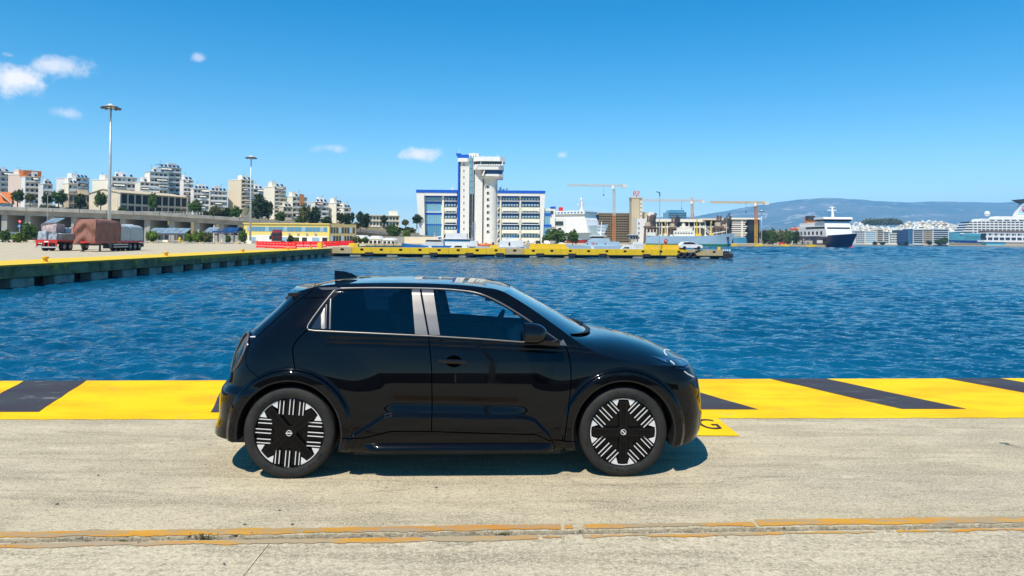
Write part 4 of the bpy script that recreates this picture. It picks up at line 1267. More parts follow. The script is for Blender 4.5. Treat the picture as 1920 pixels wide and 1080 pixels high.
# ------------------------------------------------------------------ tower cranes
def lattice(mb, p, q, w, n, r=.09, up=Vector((0, 0, 1)), tri=False):
    p, q = Vector(p), Vector(q)
    d = (q - p).normalized()
    u = d.cross(up if abs(d.dot(up)) < .9 else Vector((0, 1, 0))).normalized() * (w / 2)
    v = u.cross(d).normalized() * (w / 2)
    cs = [u + v, u - v, -u - v, -u + v] if not tri else [u - v, -u - v, v]
    for c in cs: mb.bar(p + c, q + c, r * 2)
    k = len(cs)
    for i in range(n):
        a, b = p.lerp(q, i / n), p.lerp(q, (i + 1) / n)
        for j in range(k):
            mb.bar(a + cs[j], b + cs[(j + 1) % k], r * 1.3)
            mb.bar(a + cs[j], a + cs[(j + 1) % k], r * 1.3)
    return mb
def crane(label, px, ytop, yj, pj0, pj1, Y, mlow, mhigh, mj, ysplit=None, apex=None, tilt=0.0):
    b = P(px, 455, Y); z1 = P(px, ytop, Y).z; zj = P(px, yj, Y).z
    t = thing('tower_crane', label, 'crane', (b.x, Y, 0), 0, 'tower cranes on the far shore')
    zs = P(px, ysplit, Y).z if ysplit else z1 * .5
    w = 1.6 * Y / 500
    lattice(MB(), (b.x, Y, 0), (b.x, Y, zs), w, 14, .13 * Y / 500).build('mast', mlow, t)
    lattice(MB(), (b.x, Y, zs), (b.x, Y, zj), w, 16, .13 * Y / 500).build('mast', mhigh, t)
    x0, x1 = P(pj0, yj, Y).x, P(pj1, yj, Y).x
    ht = 1.5 * Y / 500
    lattice(MB(), (x0, Y, zj + ht + tilt), (b.x, Y, zj + ht), ht, 34, .09 * Y / 500, tri=True).build('jib', mj, t)
    lattice(MB(), (b.x, Y, zj + ht), (x1, Y, zj + ht), ht, 10, .09 * Y / 500, tri=True).build('counter_jib', mj, t)
    MB().box(x1 - 3.2, x1 - .3, Y - 1.2, Y + 1.2, zj - .2, zj + 2.0).build('counterweight', M_GREYW, t)
    MB().box(b.x - 2.0, b.x - .2, Y - 1.6, Y + .4, zj - 1.2, zj + 1.2).build('cab', M_WHITE, t)
    if apex:
        za = P(px, apex, Y).z
        m = MB(); lattice(m, (b.x, Y, zj), (b.x, Y, za), w * .5, 4, .1 * Y / 500)
        m.bar((b.x, Y, za), (x0 * .6 + b.x * .4, Y, zj + ht * 1.5), .08 * Y / 500); m.bar((b.x, Y, za), (x1, Y, zj + ht * 1.5), .08 * Y / 500)
        m.build('apex', mj, t)
    hx = b.x + (x0 - b.x) * .22
    MB().bar((hx, Y, zj + ht), (hx, Y, zj - 5), .12 * Y / 500).box(hx - .4, hx + .4, Y - .4, Y + .4, zj - 6, zj - 5).build('hook', M_DSTEEL, t)
crane('tower crane with orange mast and pale jib standing left of the silo tower', 1151, 349, 351.5, 1063, 1176, 480, M_CRNO, M_CRNP, M_CRNP, ysplit=404)
crane('orange tower crane with long pale jib behind the glass office', 1298, 370, 380, 1206, 1321, 640, M_CRNO, M_CRNP, M_CRNP, ysplit=400, apex=369)
crane('yellow tower crane right of the concrete shell with thin jib', 1417.5, 380, 383.5, 1331, 1441, 480, M_CRNY, M_CRNO, M_CRNY, ysplit=420, apex=378)
# old dockside cranes
def oldcrane(px, yt, Y, label, hgt=1.0):
    b = P(px, 455, Y); zt = P(px, yt, Y).z
    t = thing('dock_crane', label, 'crane', (b.x, Y, 0), 0, 'old dockside cranes')
    for dx, dy in ((-2.2, -2), (2.2, -2), (-2.2, 2), (2.2, 2)):
        MB().bar((b.x + dx * 1.3, Y + dy, 0), (b.x + dx, Y + dy, zt * .55), .7).build('portal_leg', M_RUST, t)
    MB().box(b.x - 3, b.x + 3, Y - 2.6, Y + 2.6, zt * .55, zt * .62).build('portal_beam', M_RUST, t)
    m = MB(); lattice(m, (b.x, Y, zt * .62), (b.x + .6, Y, zt), 2.4, 6, .2); m.build('tower_frame', M_RUST, t)
    MB().bbox(b.x - 2.2, b.x + 2.0, Y - 1.6, Y + 1.6, zt * .62, zt * .75, .2).build('cab', M_BEIGE, t)
    m = MB(); lattice(m, (b.x + 1, Y - 1, zt * .66), (b.x + 4.5 * hgt, Y - 3, zt * 1.08), 1.1, 10, .14); m.build('boom', M_DSTEEL, t)
oldcrane(1216, 404, 470, 'rusty dockside crane in front of the white gable')
oldcrane(1222, 408, 474, 'rusty dockside crane just right of the white gable', .4)
oldcrane(1262, 407, 470, 'rusty dockside crane between the gable and the ship deckhouse', .5)
oldcrane(1268, 410, 473, 'rusty dockside crane above the cream deckhouse', .3)
oldcrane(1347, 404, 470, 'dark dockside crane with raised boom right of the derricks', 1.6)
oldcrane(1360, 409, 476, 'dark dockside crane beside the concrete shell', .6)

# ------------------------------------------------------------------ far city on the right
random.seed(21)
FC = 'office blocks along the far waterfront'
def facade(label, p0, p1, y0, Y, wall, band, rows, cols, style='bands', base=459):
    t = bldg('waterfront_block', label, 'building', (p0 + p1) / 2, 458, Y, group=FC)
    px_box('wall', wall, t, p0, p1, y0, base, Y, .6, 14)
    px_box('roof_edge', wall, t, p0 - .3, p1 + .3, y0 - 1, y0 - .02, Y, .2, 14)
    hh = (base - 3 - y0) / rows
    for r_ in range(rows):
        a, b = y0 + r_ * hh + hh * .25, y0 + r_ * hh + hh * .78
        if style == 'bands':
            px_box('window_band', band, t, p0 + 1, p1 - 1, a, b, Y, .35, .59)
        else:
            for c in range(cols):
                w = (p1 - p0 - 1.6) / cols
                px_box('window', band, t, p0 + .8 + c * w + w * .18, p0 + .8 + (c + 1) * w - w * .18, a, b, Y, .35, .59)
facade('white block with square windows beside the ferry bow', 1601, 1621, 433.5, 872, M_GREYW, M_GLASSD, 6, 6, 'grid')
facade('cream banded block right of the square windowed block', 1622, 1643, 434, 876, M_CREAM, M_GLASSL, 6, 6)
facade('tan block with dark bands on the far waterfront', 1644.5, 1656, 431, 876, M_TAN, M_GLASSD, 7, 4)
facade('pale yellow block with dark windows beside the tan block', 1656.5, 1667, 435, 874, M_PALEY, M_GLASSD, 6, 4)
facade('low block with red tiled roof on the far waterfront', 1667.5, 1683, 438, 874, M_CREAM, M_GLASSD, 4, 5, 'grid')
facade('dark glass block with violet floors on the far waterfront', 1683.5, 1703, 432.5, 872, M_GLASSD, M_BLUED, 7, 3)
facade('slim blue glass block on the far waterfront', 1703.5, 1712, 430, 874, M_GLASSB, M_BLUED, 7, 2)
facade('grey block with ribbon windows right of the slim glass block', 1712.5, 1731, 431, 872, M_GREYW, M_GLASSD, 7, 4)
facade('brown and beige block with narrow windows on the waterfront', 1732, 1748.5, 431, 874, M_BEIGE, M_GLASSD, 7, 6, 'grid')
facade('wide cream block with long dark ribbons near the cruise ship', 1749.5, 1779, 430, 872, M_WHITE, M_GLASSD, 7, 4)
HC = 'pale houses crowding the far hill'
def city_top(px):
    return float(np.interp(px, [1595, 1606, 1630, 1660, 1690, 1705, 1730, 1760, 1790, 1830, 1900, 2300], [424, 414, 419, 423, 421, 416, 414, 416, 421, 426, 431, 436]))
k = 0
HOUSES = []
rows_ = [(1.0, 1560), (.82, 1440), (.64, 1320), (.46, 1200), (.28, 1080), (.12, 980)]
for fr_, Y in rows_:
    px = 1592.0 + random.uniform(0, 6)
    while px < 1925:
        wpx = random.uniform(6.5, 12.5)
        yt = 434 - (434 - city_top(px)) * fr_ + random.uniform(-1.2, 1.8)
        if not (1614 < px < 1686 and fr_ > .75):
            HOUSES.append((px, px + wpx, yt, Y + random.uniform(-30, 30)))
        px += wpx * random.uniform(.85, 1.25)
M_H = [M_WHITE, M_CREAM, M_IVORY, M_CREAM, M_TAN, M_GREYW, M_WHITE]
# terrain that carries them
xs = np.linspace(330, 2600, 60); rows = []
def city_z(px, Y):
    f = np.interp(Y, [930, 1560, 2200], [0, 1, 1.02])
    yt = 434 - (434 - city_top(px)) * np.clip(f, 0, 1)
    z1 = P(px, yt, max(Y, 950)).z - 9
    return max(-.1, z1 * np.clip((Y - 900) / 120, 0, 1))
for Y in np.linspace(905, 2400, 26):
    rows.append([(x, Y, city_z(960 + x * FPX / Y, min(Y, 1560)) if Y < 1700 else city_z(960 + x * FPX / Y, 1560) * max(0, 1 - (Y - 1700) / 700)) for x in xs])
tag(MB().grid(rows).build('city_hill', M_DRY, smooth=True, fixn=False), kind='structure')
for i, (a, b, yt, Y) in enumerate(HOUSES):
    p0, p1 = P(a, yt, Y), P(b, yt, Y)
    w = p1.x - p0.x; zt = p0.z; z0 = max(0, zt - random.uniform(9, 14)) - 4
    m = MB(); wm_ = random.choice(M_H)
    dpt = random.uniform(8, 12)
    m.box(0, w, 0, dpt, z0, zt)
    m.box(w * .2, w * .55, dpt * .3, dpt * .7, zt + .01, zt + 2.2)
    fl = 3
    for f in range(fl):
        zz = zt - 1.0 - f * 3.1
        m.box(w * .08, w * .92, -.12, -.01, zz - 1.5, zz, 1)
        m.box(-.1, w + .1, -.9, -.13, zz - 2.2, zz - 1.75, 0)
    o = m.build('hill_house', [wm_, random.choice([M_GLASSD, M_GLASSD, M_GLASSL, M_AWNB])])
    o.location = (p0.x, Y, 0)
    o.rotation_euler = (0, 0, random.uniform(-.35, .25))
    rown = {1560: 'topmost', 1440: 'second', 1320: 'third', 1200: 'fourth', 1080: 'fifth', 980: 'lowest'}[min((1560, 1440, 1320, 1200, 1080, 980), key=lambda q: abs(q - Y))]
    hue = {'white_paint': 'white', 'cream_plaster': 'cream', 'ivory_cladding': 'ivory', 'tan_plaster': 'tan', 'pale_grey_plaster': 'grey'}[wm_.name]
    tag(o, '%s flat-roofed house in the %s row of the far hillside town' % (hue, rown), 'house', HC + ', ' + rown + ' row')

# ------------------------------------------------------------------ the black car
def m_carpaint():
    k = NT('black_car_paint')
    k.b.inputs['Base Color'].default_value = (0.0022, 0.0025, 0.0036, 1)
    k.b.inputs['Roughness'].default_value = 0.22
    k.b.inputs['IOR'].default_value = 1.4
    k.b.inputs['Specular IOR Level'].default_value = 0.02
    k.b.inputs['Coat Weight'].default_value = 1.0
    k.b.inputs['Coat IOR'].default_value = 1.34
    k.l(k.step(k.noise(3, detail=6), .4, .75, .012, .05), k.b.inputs['Coat Roughness'])
    k.l(k.bump(k.noise(2.2, detail=2), .02, .01), k.b.inputs['Coat Normal'])
    return k.m
M_PAINT = m_carpaint()
M_GLOSS = mat('gloss_black_trim', (0.003, 0.003, 0.004), 0.07, var=.2, spec=.5)
M_MATTE = mat('matte_black_plastic', (0.010, 0.010, 0.011), 0.55, scale=40, var=.3, bump=.1, bscale=200)
M_SILV = mat('brushed_silver_trim', (0.21, 0.195, 0.18), 0.36, metal=.85, scale=6, var=.06, stretch=(.1, 1, 6))
M_MACH = mat('machined_alloy', (0.72, 0.70, 0.67), 0.4, metal=.15, scale=8, var=.05)
M_RIMB = mat('black_rim_paint', (0.0035, 0.0035, 0.004), 0.2, var=.2, spec=.25)
M_TYRE = mat('tyre_rubber', (0.011, 0.0105, 0.010), 0.75, scale=9, var=.35, col2=(0.025, 0.023, 0.020), bump=.15, bscale=60)
M_INT = mat('dark_interior', (0.012, 0.013, 0.016), 0.7, scale=8, var=.3)
M_SEAT = mat('seat_fabric', (0.018, 0.021, 0.03), 0.85, scale=20, var=.3)
M_LAMPW = mat('white_light_guide', (0.85, 0.87, 0.88), 0.25, var=.03)
M_LAMPR = mat('red_tail_lens', (0.05, 0.004, 0.005), 0.12, var=.2)
M_PLATE = mat('number_plate', (0.75, 0.74, 0.70), 0.4, var=.05)
def m_glass(name, tint, rough=0.0):
    k = NT(name)
    k.t.nodes.remove(k.b)
    tr = k.n('ShaderNodeBsdfTransparent'); tr.inputs[0].default_value = (*tint, 1)
    gl = k.n('ShaderNodeBsdfGlossy'); gl.inputs['Roughness'].default_value = .01
    gl.inputs['Color'].default_value = (1, 1, 1, 1)
    fr = k.n('ShaderNodeFresnel'); fr.inputs['IOR'].default_value = 1.5
    nz = k.noise(1.2, detail=2)
    f2 = k.math('MULTIPLY', fr.outputs[0], k.step(nz, .2, .8, 1.25, 1.5))
    ms = k.n('ShaderNodeMixShader')
    k.l(f2, ms.inputs[0]); k.l(tr.outputs[0], ms.inputs[1]); k.l(gl.outputs[0], ms.inputs[2])
    k.l(ms.outputs[0], k.t.nodes['Material Output'].inputs[0])
    return k.m
M_WIN = m_glass('clear_car_glass', (0.86, 0.95, 0.97))
M_PRIV = m_glass('privacy_car_glass', (0.16, 0.19, 0.24))
M_LENSB = mat('blue_tinted_lamp_lens', (0.02, 0.05, 0.11), 0.05, var=.3, spec=.9)

def sstep(a, b, x):
    t = np.clip((x - a) / (b - a), 0, 1)
    return t * t * (3 - 2 * t)
AX = 1.2705
_zt = np.linspace(0.0, 1.7, 1701)
_w0 = np.interp(_zt, [0, .18, .205, .24, .34, .50, .65, .78, .88, .97, 1.03, 1.08, 1.13, 1.25, 1.35, 1.42, 1.455, 1.50, 1.6],
                [.70, .79, .820, .842, .855, .857, .8492, .8363, .8225, .807, .795, .782, .764, .718, .676, .645, .597, .50, .3])
_k = np.exp(-np.linspace(-2, 2, 41) ** 2); _k /= _k.sum()
_w1 = np.convolve(np.pad(_w0, 20, mode='edge'), _k, 'valid')
_k2 = np.exp(-np.linspace(-2, 2, 161) ** 2); _k2 /= _k2.sum()
_w2 = np.convolve(np.pad(_w0, 80, mode='edge'), _k2, 'valid')
_b = np.interp(_zt, [.36, .48, .94, 1.03], [0, 1, 1, 0])
_w1 = _w1 * (1 - _b) + _w2 * _b
def zbelt(x): return np.interp(x, [-1.25, .9], [1.128, 1.0])
_xf = ([.18, .22, .30, .45, .60, .72, .80, .86, .92, 1.0], [1.93, 1.96, 1.99, 2.005, 1.99, 1.97, 1.925, 1.865, 1.78, 1.65])
_xr = ([.18, .27, .31, .42, .55, .63, .68, .78, .90, 1.0, 1.08, 1.23, 1.34, 1.40, 1.46], [-1.95, -1.98, -1.98, -1.945, -1.945, -1.93, -1.885, -1.865, -1.83, -1.775, -1.705, -1.545, -1.445, -1.40, -1.36])
_zs = np.linspace(.1, 1.6, 751)
def _sm(tab):
    v = np.interp(_zs, *tab); kk = np.exp(-np.linspace(-2, 2, 25) ** 2); kk /= kk.sum()
    return np.convolve(np.pad(v, 12, mode='edge'), kk, 'valid')
_xfs, _xrs = _sm(_xf), _sm(_xr)
def xfront(z): return np.interp(z, _zs, _xfs)
def xrear(z): return np.interp(z, _zs, _xrs)
def ledge_z(x): return np.interp(x, [-.90, -.84, -.56, -.50, .50, .58, .70, .76], [.19, .30, .478, .490, .468, .448, .33, .19])
def Wbase(x, z):
    zb = zbelt(x)
    zm = np.where(z < .88, z, np.where(z < zb, .88 + (z - .88) / (zb - .88) * .20, 1.08 + (z - zb) * np.interp(x, [-1.2, .2], [1.18, .99])))
    w = np.interp(zm, _zt, _w1)
    for xw in (-AX, AX):
        r = np.hypot(x - xw, (z - .345))
        w = w + .024 * (1 - sstep(.455, .492, r)) + .010 * (1 - sstep(.48, .80, r)) * sstep(.2, .45, z)
    zl = ledge_z(x)
    w = w + .026 * (1 - sstep(zl - .013, zl + .013, z)) * sstep(-.92, -.80, x) * sstep(.80, .70, x)
    w = w - .016 * np.exp(-((z - (zl + .085)) / .055) ** 2) * sstep(-.62, -.45, x) * sstep(.62, .4, x)
    zc = np.interp(x, [-1.02, -.2, .9, 1.45], [1.052, 1.030, .985, .940])
    in_ = sstep(-1.03, -.98, x) * sstep(1.52, 1.42, x)
    w = w - .0055 * in_ * (np.exp(-((z - zc) / .009) ** 2) + .8 * np.exp(-((z - zc + .034) / .009) ** 2))
    return w
NF, NR = 4.0, 3.5
def S(x, z):
    x = np.asarray(x, float); z = np.asarray(z, float)
    w = Wbase(x, z)
    xf, xr = xfront(z), xrear(z)
    tf = np.clip((x - AX) / (xf - AX), 0, .999)
    x1 = xr + .69
    tr = np.clip((x1 - x) / .69, 0, .999)
    return w * (1 - tf ** NF) ** (1 / NF) * (1 - tr ** NR) ** (1 / NR)

# pose of the car on the quay, from where its tyres touch the ground
_cr, _cf = G(540.5, 899.3), G(1168.5, 895.5)
CYAW = math.atan2(_cf.y - _cr.y, _cf.x - _cr.x)
CD = Vector((math.cos(CYAW), math.sin(CYAW), 0)); CN = Vector((-CD.y, CD.x, 0))
WOUT = .852
CARLOC = (_cr + _cf) / 2 + CN * WOUT
CARM = Matrix.Translation(CARLOC) @ Matrix.Rotation(CYAW, 4, 'Z')
CARI = CARM.inverted()
CAMC = CARI @ Vector((0, 0, CAM_H))
def xz(px, py, w=None):
    """car-local (x, z) where the ray of a photo pixel meets the side surface (or the plane at half-width w)"""
    d = CARI.to_3x3() @ (CM.to_3x3() @ Vector(((px - 960) / FPX, (PCY - py) / FPX, -1.0)))
    ww = w if w is not None else .8
    for _ in range(1 if w is not None else 25):
        t = (-ww - CAMC.y) / d.y
        p = CAMC + d * t
        if w is None:
            ww = .5 * ww + .5 * float(S(p.x, min(max(p.z, .1), 1.5)))
    return (p.x, p.z)
def XZ(pts): return [xz(*p) for p in pts]

car = thing('parked_car', 'glossy black compact hatchback parked sideways on the concrete quay', 'car', CARLOC, CYAW)
def cmesh(name, vs, fs, m, parent=car, smooth=True, normals=None):
    me = bpy.data.meshes.new(name)
    me.from_pydata(vs, [], fs)
    me.materials.append(m)
    if smooth: me.polygons.foreach_set('use_smooth', [True] * len(me.polygons))
    if normals is not None:
        me.normals_split_custom_set_from_vertices(normals)
    return link(name, me, parent, world=False)

def densify(poly, step=.012, closed=True):
    out = []
    n = len(poly)
    for i in range(n if closed else n - 1):
        a, b = poly[i], poly[(i + 1) % n]
        m = max(1, int(math.hypot(b[0] - a[0], b[1] - a[1]) / step))
        for k in range(m):
            out.append((a[0] + (b[0] - a[0]) * k / m, a[1] + (b[1] - a[1]) * k / m))
    if not closed: out.append(poly[-1])
    return out
def spline(pts, n=8):
    """Catmull-Rom through 2-D points"""
    out = []
    P_ = [pts[0]] + list(pts) + [pts[-1]]
    for i in range(1, len(P_) - 2):
        p0, p1, p2, p3 = [np.array(q, float) for q in P_[i - 1:i + 3]]
        for k in range(n):
            t = k / n
            out.append(tuple(.5 * ((2 * p1) + (-p0 + p2) * t + (2 * p0 - 5 * p1 + 4 * p2 - p3) * t * t + (-p0 + 3 * p1 - 3 * p2 + p3) * t ** 3)))
    out.append(tuple(pts[-1]))
    return out
def inside(poly, pts):
    pts = np.asarray(pts); x, y = pts[:, 0], pts[:, 1]
    r = np.zeros(len(pts), bool)
    n = len(poly)
    j = n - 1
    for i in range(n):
        xi, yi = poly[i]; xj, yj = poly[j]
        c = ((yi > y) != (yj > y)) & (x < (xj - xi) * (y - yi) / (yj - yi + 1e-12) + xi)
        r ^= c
        j = i
    return r

# outline of the side panel
TB = .86
zs_r = np.linspace(.285, 1.385, 46)
rear_edge = [(float(xrear(z) + .69 - .69 * TB), float(z)) for z in zs_r]
rail_px = [(594, 537), (640, 532), (706, 530.5), (787, 531), (860, 534), (905, 538.5), (941.5, 546), (985, 571), (1030, 602), (1068, 630)]
RAIL = XZ(rail_px); HOODR = [(1.00, .982), (1.15, .922), (1.35, .868), (1.55, .852), (1.68, .845)]
zs_f = np.linspace(.825, .255, 30)
front_edge = [(float(AX + (xfront(z) - AX) * TB), float(z)) for z in zs_f]
AR = .405
def arc(xc, z_start, z_end, n=44):
    a0 = math.asin((z_start - .345) / AR); a1 = math.pi - math.asin((z_end - .345) / AR)
    return [(xc + AR * math.cos(a0 + (a1 - a0) * k / n), .345 + AR * math.sin(a0 + (a1 - a0) * k / n)) for k in range(n + 1)]
top_line = spline([rear_edge[-1]] + RAIL, 6) 
hood_line = spline([RAIL[-1]] + HOODR + [front_edge[0]], 6)
bottom_f = [(1.80, .232), (AX + .39, .222)]
arc_f = arc(AX, .232, .205)
arc_r = arc(-AX, .205, .285)
outline = rear_edge + top_line[1:] + hood_line[1:] + front_edge[1:] + bottom_f + arc_f[1:] + arc_r + []
outline = [p for i, p in enumerate(outline) if i == 0 or math.hypot(p[0] - outline[i - 1][0], p[1] - outline[i - 1][1]) > .002]
outline = densify(outline, .016)

# regions on the side, traced in the photograph
glass_r = XZ([(623, 563.5), (626, 558), (642, 544.5), (647, 543), (771, 542), (777, 624.5), (623, 618.5)])
glass_f = spline(XZ([(814, 544), (861, 547.5), (897, 554), (938, 572), (975, 594), (993, 606)]), 5) + XZ([(996, 640), (826, 627.8)])
dlo = XZ([(576.5, 616.5), (579, 606), (600, 576), (620, 551), (629, 541.5), (640, 538.6), (700, 537.8), (800, 538.8), (860, 542.5), (900, 549), (941, 567), (982, 592), (1023, 620), (1060, 648), (1030, 646), (982, 641), (804, 629.5), (640, 622), (590, 619.5), (579, 618.5)])
pill_r = XZ([(772.5, 542), (787, 542), (802, 628.5), (778.2, 626.5)])
pill_f = XZ([(791, 542.3), (812.5, 543.3), (825, 628.5), (805.5, 627.8)])
door_r = spline(XZ([(576.5, 620), (560, 634), (550, 650), (549.5, 668), (553, 693)]), 5) + XZ([(600, 715), (630, 752), (645, 800), (653, 822)]) + XZ([(680, 821), (722, 811), (735, 808.5), (808.5, 808.5), (809.5, 760), (809, 690), (803, 631)])
door_f = XZ([(804, 631), (810, 690), (810.7, 760), (809.7, 808.5), (1005, 814.5), (1018, 820), (1030, 826), (1057, 827.5), (1063, 790), (1069, 740), (1070.5, 695), (1066, 665), (1060, 650), (982, 642.5)])
zones = [('rear_side_window', glass_r), ('front_side_window', glass_f), ('rear_pillar_panel', pill_r), ('front_pillar_panel', pill_f), ('window_surround', dlo), ('rear_door', door_r), ('front_door', door_f)]

allp, edges = [], []
def add_loop(poly):
    b = len(allp); n = len(poly)
    allp.extend(poly)
    edges.extend((b + i, b + (i + 1) % n) for i in range(n))
add_loop(outline)
zpolys = []
for nm, pl in zones:
    pl = densify(pl, .016)
    zpolys.append((nm, pl))
    add_loop(pl)
gx, gz = np.meshgrid(np.arange(-2.0, 2.0, .0115), np.arange(.19, 1.5, .0115))
gx[::2] += .0057
gp_ = np.stack([gx.ravel(), gz.ravel()], 1)
gp_ = gp_[inside(outline, gp_)]
bd = np.array(allp)
keep = np.ones(len(gp_), bool)
for i in range(0, len(gp_), 2000):
    d2 = ((gp_[i:i + 2000, None, :] - bd[None]) ** 2).sum(2).min(1)
    keep[i:i + 2000] = d2 > .005 ** 2
gp_ = gp_[keep]
verts2 = [Vector(p) for p in allp] + [Vector(p) for p in gp_]
cd = geometry.delaunay_2d_cdt(verts2, edges, [], 0, 1e-5)
V2 = np.array([(v.x, v.y) for v in cd[0]]); F2 = np.array([f for f in cd[2] if len(f) == 3])
cen = V2[F2].mean(1)
inn = inside(outline, cen)
F2 = F2[inn]; cen = cen[inn]
zone_of = np.full(len(F2), -1)
for zi in range(len(zpolys) - 1, -1, -1):
    zone_of[inside(zpolys[zi][1], cen)] = zi
W2 = S(V2[:, 0], V2[:, 1])
h = .004
dx = (S(V2[:, 0] + h, V2[:, 1]) - S(V2[:, 0] - h, V2[:, 1])) / (2 * h)
dz = (S(V2[:, 0], V2[:, 1] + h) - S(V2[:, 0], V2[:, 1] - h)) / (2 * h)
Nn = np.stack([-dx, np.ones_like(dx), -dz], 1); Nn /= np.linalg.norm(Nn, axis=1)[:, None]
def side_part(name, sel, m, off, side, parent=car):
    fs = F2[sel]
    if len(fs) == 0: return None
    idx, inv = np.unique(fs, return_inverse=True)
    fs = inv.reshape(fs.shape)
    vs = [(float(V2[i, 0] + Nn[i, 0] * off), float(-side * (W2[i] + Nn[i, 1] * off)), float(V2[i, 1] + Nn[i, 2] * off)) for i in idx]
    nr = [(float(Nn[i, 0]), float(-side * Nn[i, 1]), float(Nn[i, 2])) for i in idx]
    a, b, c = fs[0]
    tri = [tuple(int(q) for q in f) for f in fs]
    # orientation outwards
    v = np.array(vs); f0 = fs
    nn = np.cross(v[f0[:, 1]] - v[f0[:, 0]], v[f0[:, 2]] - v[f0[:, 0]])[:, 1] * (-side)
    tri = [t if s_ > 0 else t[::-1] for t, s_ in zip(tri, nn)]
    return cmesh(name, vs, tri, m, parent, True, nr)
ZM_ = {'rear_side_window': (M_PRIV, -.004), 'front_side_window': (M_WIN, -.004), 'rear_pillar_panel': (M_SILV, .001), 'front_pillar_panel': (M_SILV, .001),
       'window_surround': (M_GLOSS, -.001), 'rear_door': (M_PAINT, .0), 'front_door': (M_PAINT, .0)}
DOORS = {}
for side in (1, -1):
    side_part('side_body_panel', zone_of == -1, M_PAINT, 0, side)
    for zi, (nm, _) in enumerate(zpolys):
        o = side_part(nm, zone_of == zi, ZM_[nm][0], ZM_[nm][1], side)
        DOORS[(nm, side)] = o

def on_side(pts, off, side):
    a = np.array(pts)
    w = S(a[:, 0], a[:, 1])
    dx = (S(a[:, 0] + h, a[:, 1]) - S(a[:, 0] - h, a[:, 1])) / (2 * h)
    dz = (S(a[:, 0], a[:, 1] + h) - S(a[:, 0], a[:, 1] - h)) / (2 * h)
    nn = np.stack([-dx, np.ones_like(dx), -dz], 1); nn /= np.linalg.norm(nn, axis=1)[:, None]
    o = np.stack([a[:, 0], w, a[:, 1]], 1) + nn * off
    o[:, 1] *= -side; nn[:, 1] *= -side
    return [Vector(p) for p in o], [Vector(p) for p in nn]
def ribbon(name, pts, width, m, off=.0012, sides=(1, -1), parent=None, step=.012, raised=0):
    pts = densify(pts, step, False)
    for side in sides:
        c, nn = on_side(pts, off, side)
        vs = []
        for i in range(len(c)):
            t = (c[min(i + 1, len(c) - 1)] - c[max(i - 1, 0)]).normalized()
            u = nn[i].cross(t).normalized() * (width / 2)
            if raised:
                vs += [c[i] - u - nn[i] * .004, c[i] - u * .55 + nn[i] * raised, c[i] + u * .55 + nn[i] * raised, c[i] + u - nn[i] * .004]
            else:
                vs += [c[i] - u, c[i] + u]
        k = 4 if raised else 2
        fs = []
        for i in range(len(c) - 1):
            for j in range(k - 1):
                a = i * k + j
                f = (a, a + 1, a + k + 1, a + k)
                fs.append(f if side > 0 else f[::-1])
        cmesh(name, [tuple(v) for v in vs], fs, m, parent or car, smooth=not raised or True)
# silver strips round the windows
dl = XZ([(578, 618.3), (590, 620), (640, 622.3), (804, 629.8), (900, 635.5), (982, 641.5)])
ribbon('window_trim', dl, .014, M_SILV, .001, raised=.004)
tl = spline(XZ([(577.5, 617), (578.5, 608), (600, 577.5), (620, 552.5), (628, 544), (637, 540.6)]), 6) + spline(XZ([(640, 540.3), (700, 539.4), (800, 540.5), (860, 544), (901, 551), (941, 569), (982, 594), (1023, 622), (1058, 647)]), 6)
ribbon('window_trim', tl, .014, M_SILV, .001, raised=.004)
ribbon('quarter_frame', XZ([(620, 560), (618.5, 617)]), .018, M_SILV, .001, raised=.003)
ribbon('quarter_frame', XZ([(612, 571), (611, 616)]), .012, M_SILV, .001, raised=.003)
# dark triangular pull behind the rear door glass, and the silver corner by the mirror
def side_patch(name, poly, m, off, sides=(1, -1), thick=.0, parent=None):
    poly = densify(poly, .02)
    for side in sides:
        c, nn = on_side(poly, off, side)
        ctr = sum(c, Vector()) / len(c)
        vs = [tuple(p) for p in c] + [tuple(p - q * (thick + .006)) for p, q in zip(c, nn)]
        k = len(c)
        fs = [tuple(range(k)) if side < 0 else tuple(range(k - 1, -1, -1))]
        for i in range(k):
            j = (i + 1) % k
            fs.append((i, j, k + j, k + i))
        m_ = MB().add(vs, fs)
        m_.build(name, m, parent or car, world=False)
side_patch('quarter_panel', XZ([(583, 615.8), (598, 592), (609.5, 575), (609, 616.8)]), M_GLASSD, .002)
side_patch('quarter_panel', XZ([(602, 590), (609, 576.5), (609, 616.5), (602.5, 616.2)]), M_SILV, .0035)
side_patch('mirror_corner', XZ([(1043, 646.2), (1056, 636.5), (1063, 648.5)]), M_SILV, .003)
side_patch('mirror_corner', XZ([(996, 600), (1003, 606), (1040, 632), (1050, 641), (1030, 643), (998, 641)]), M_GLOSS, .002)
side_patch('roof_accent', XZ([(597, 539.6), (634, 538.5), (628, 543.4), (604, 543.6)]), M_SILV, .002)
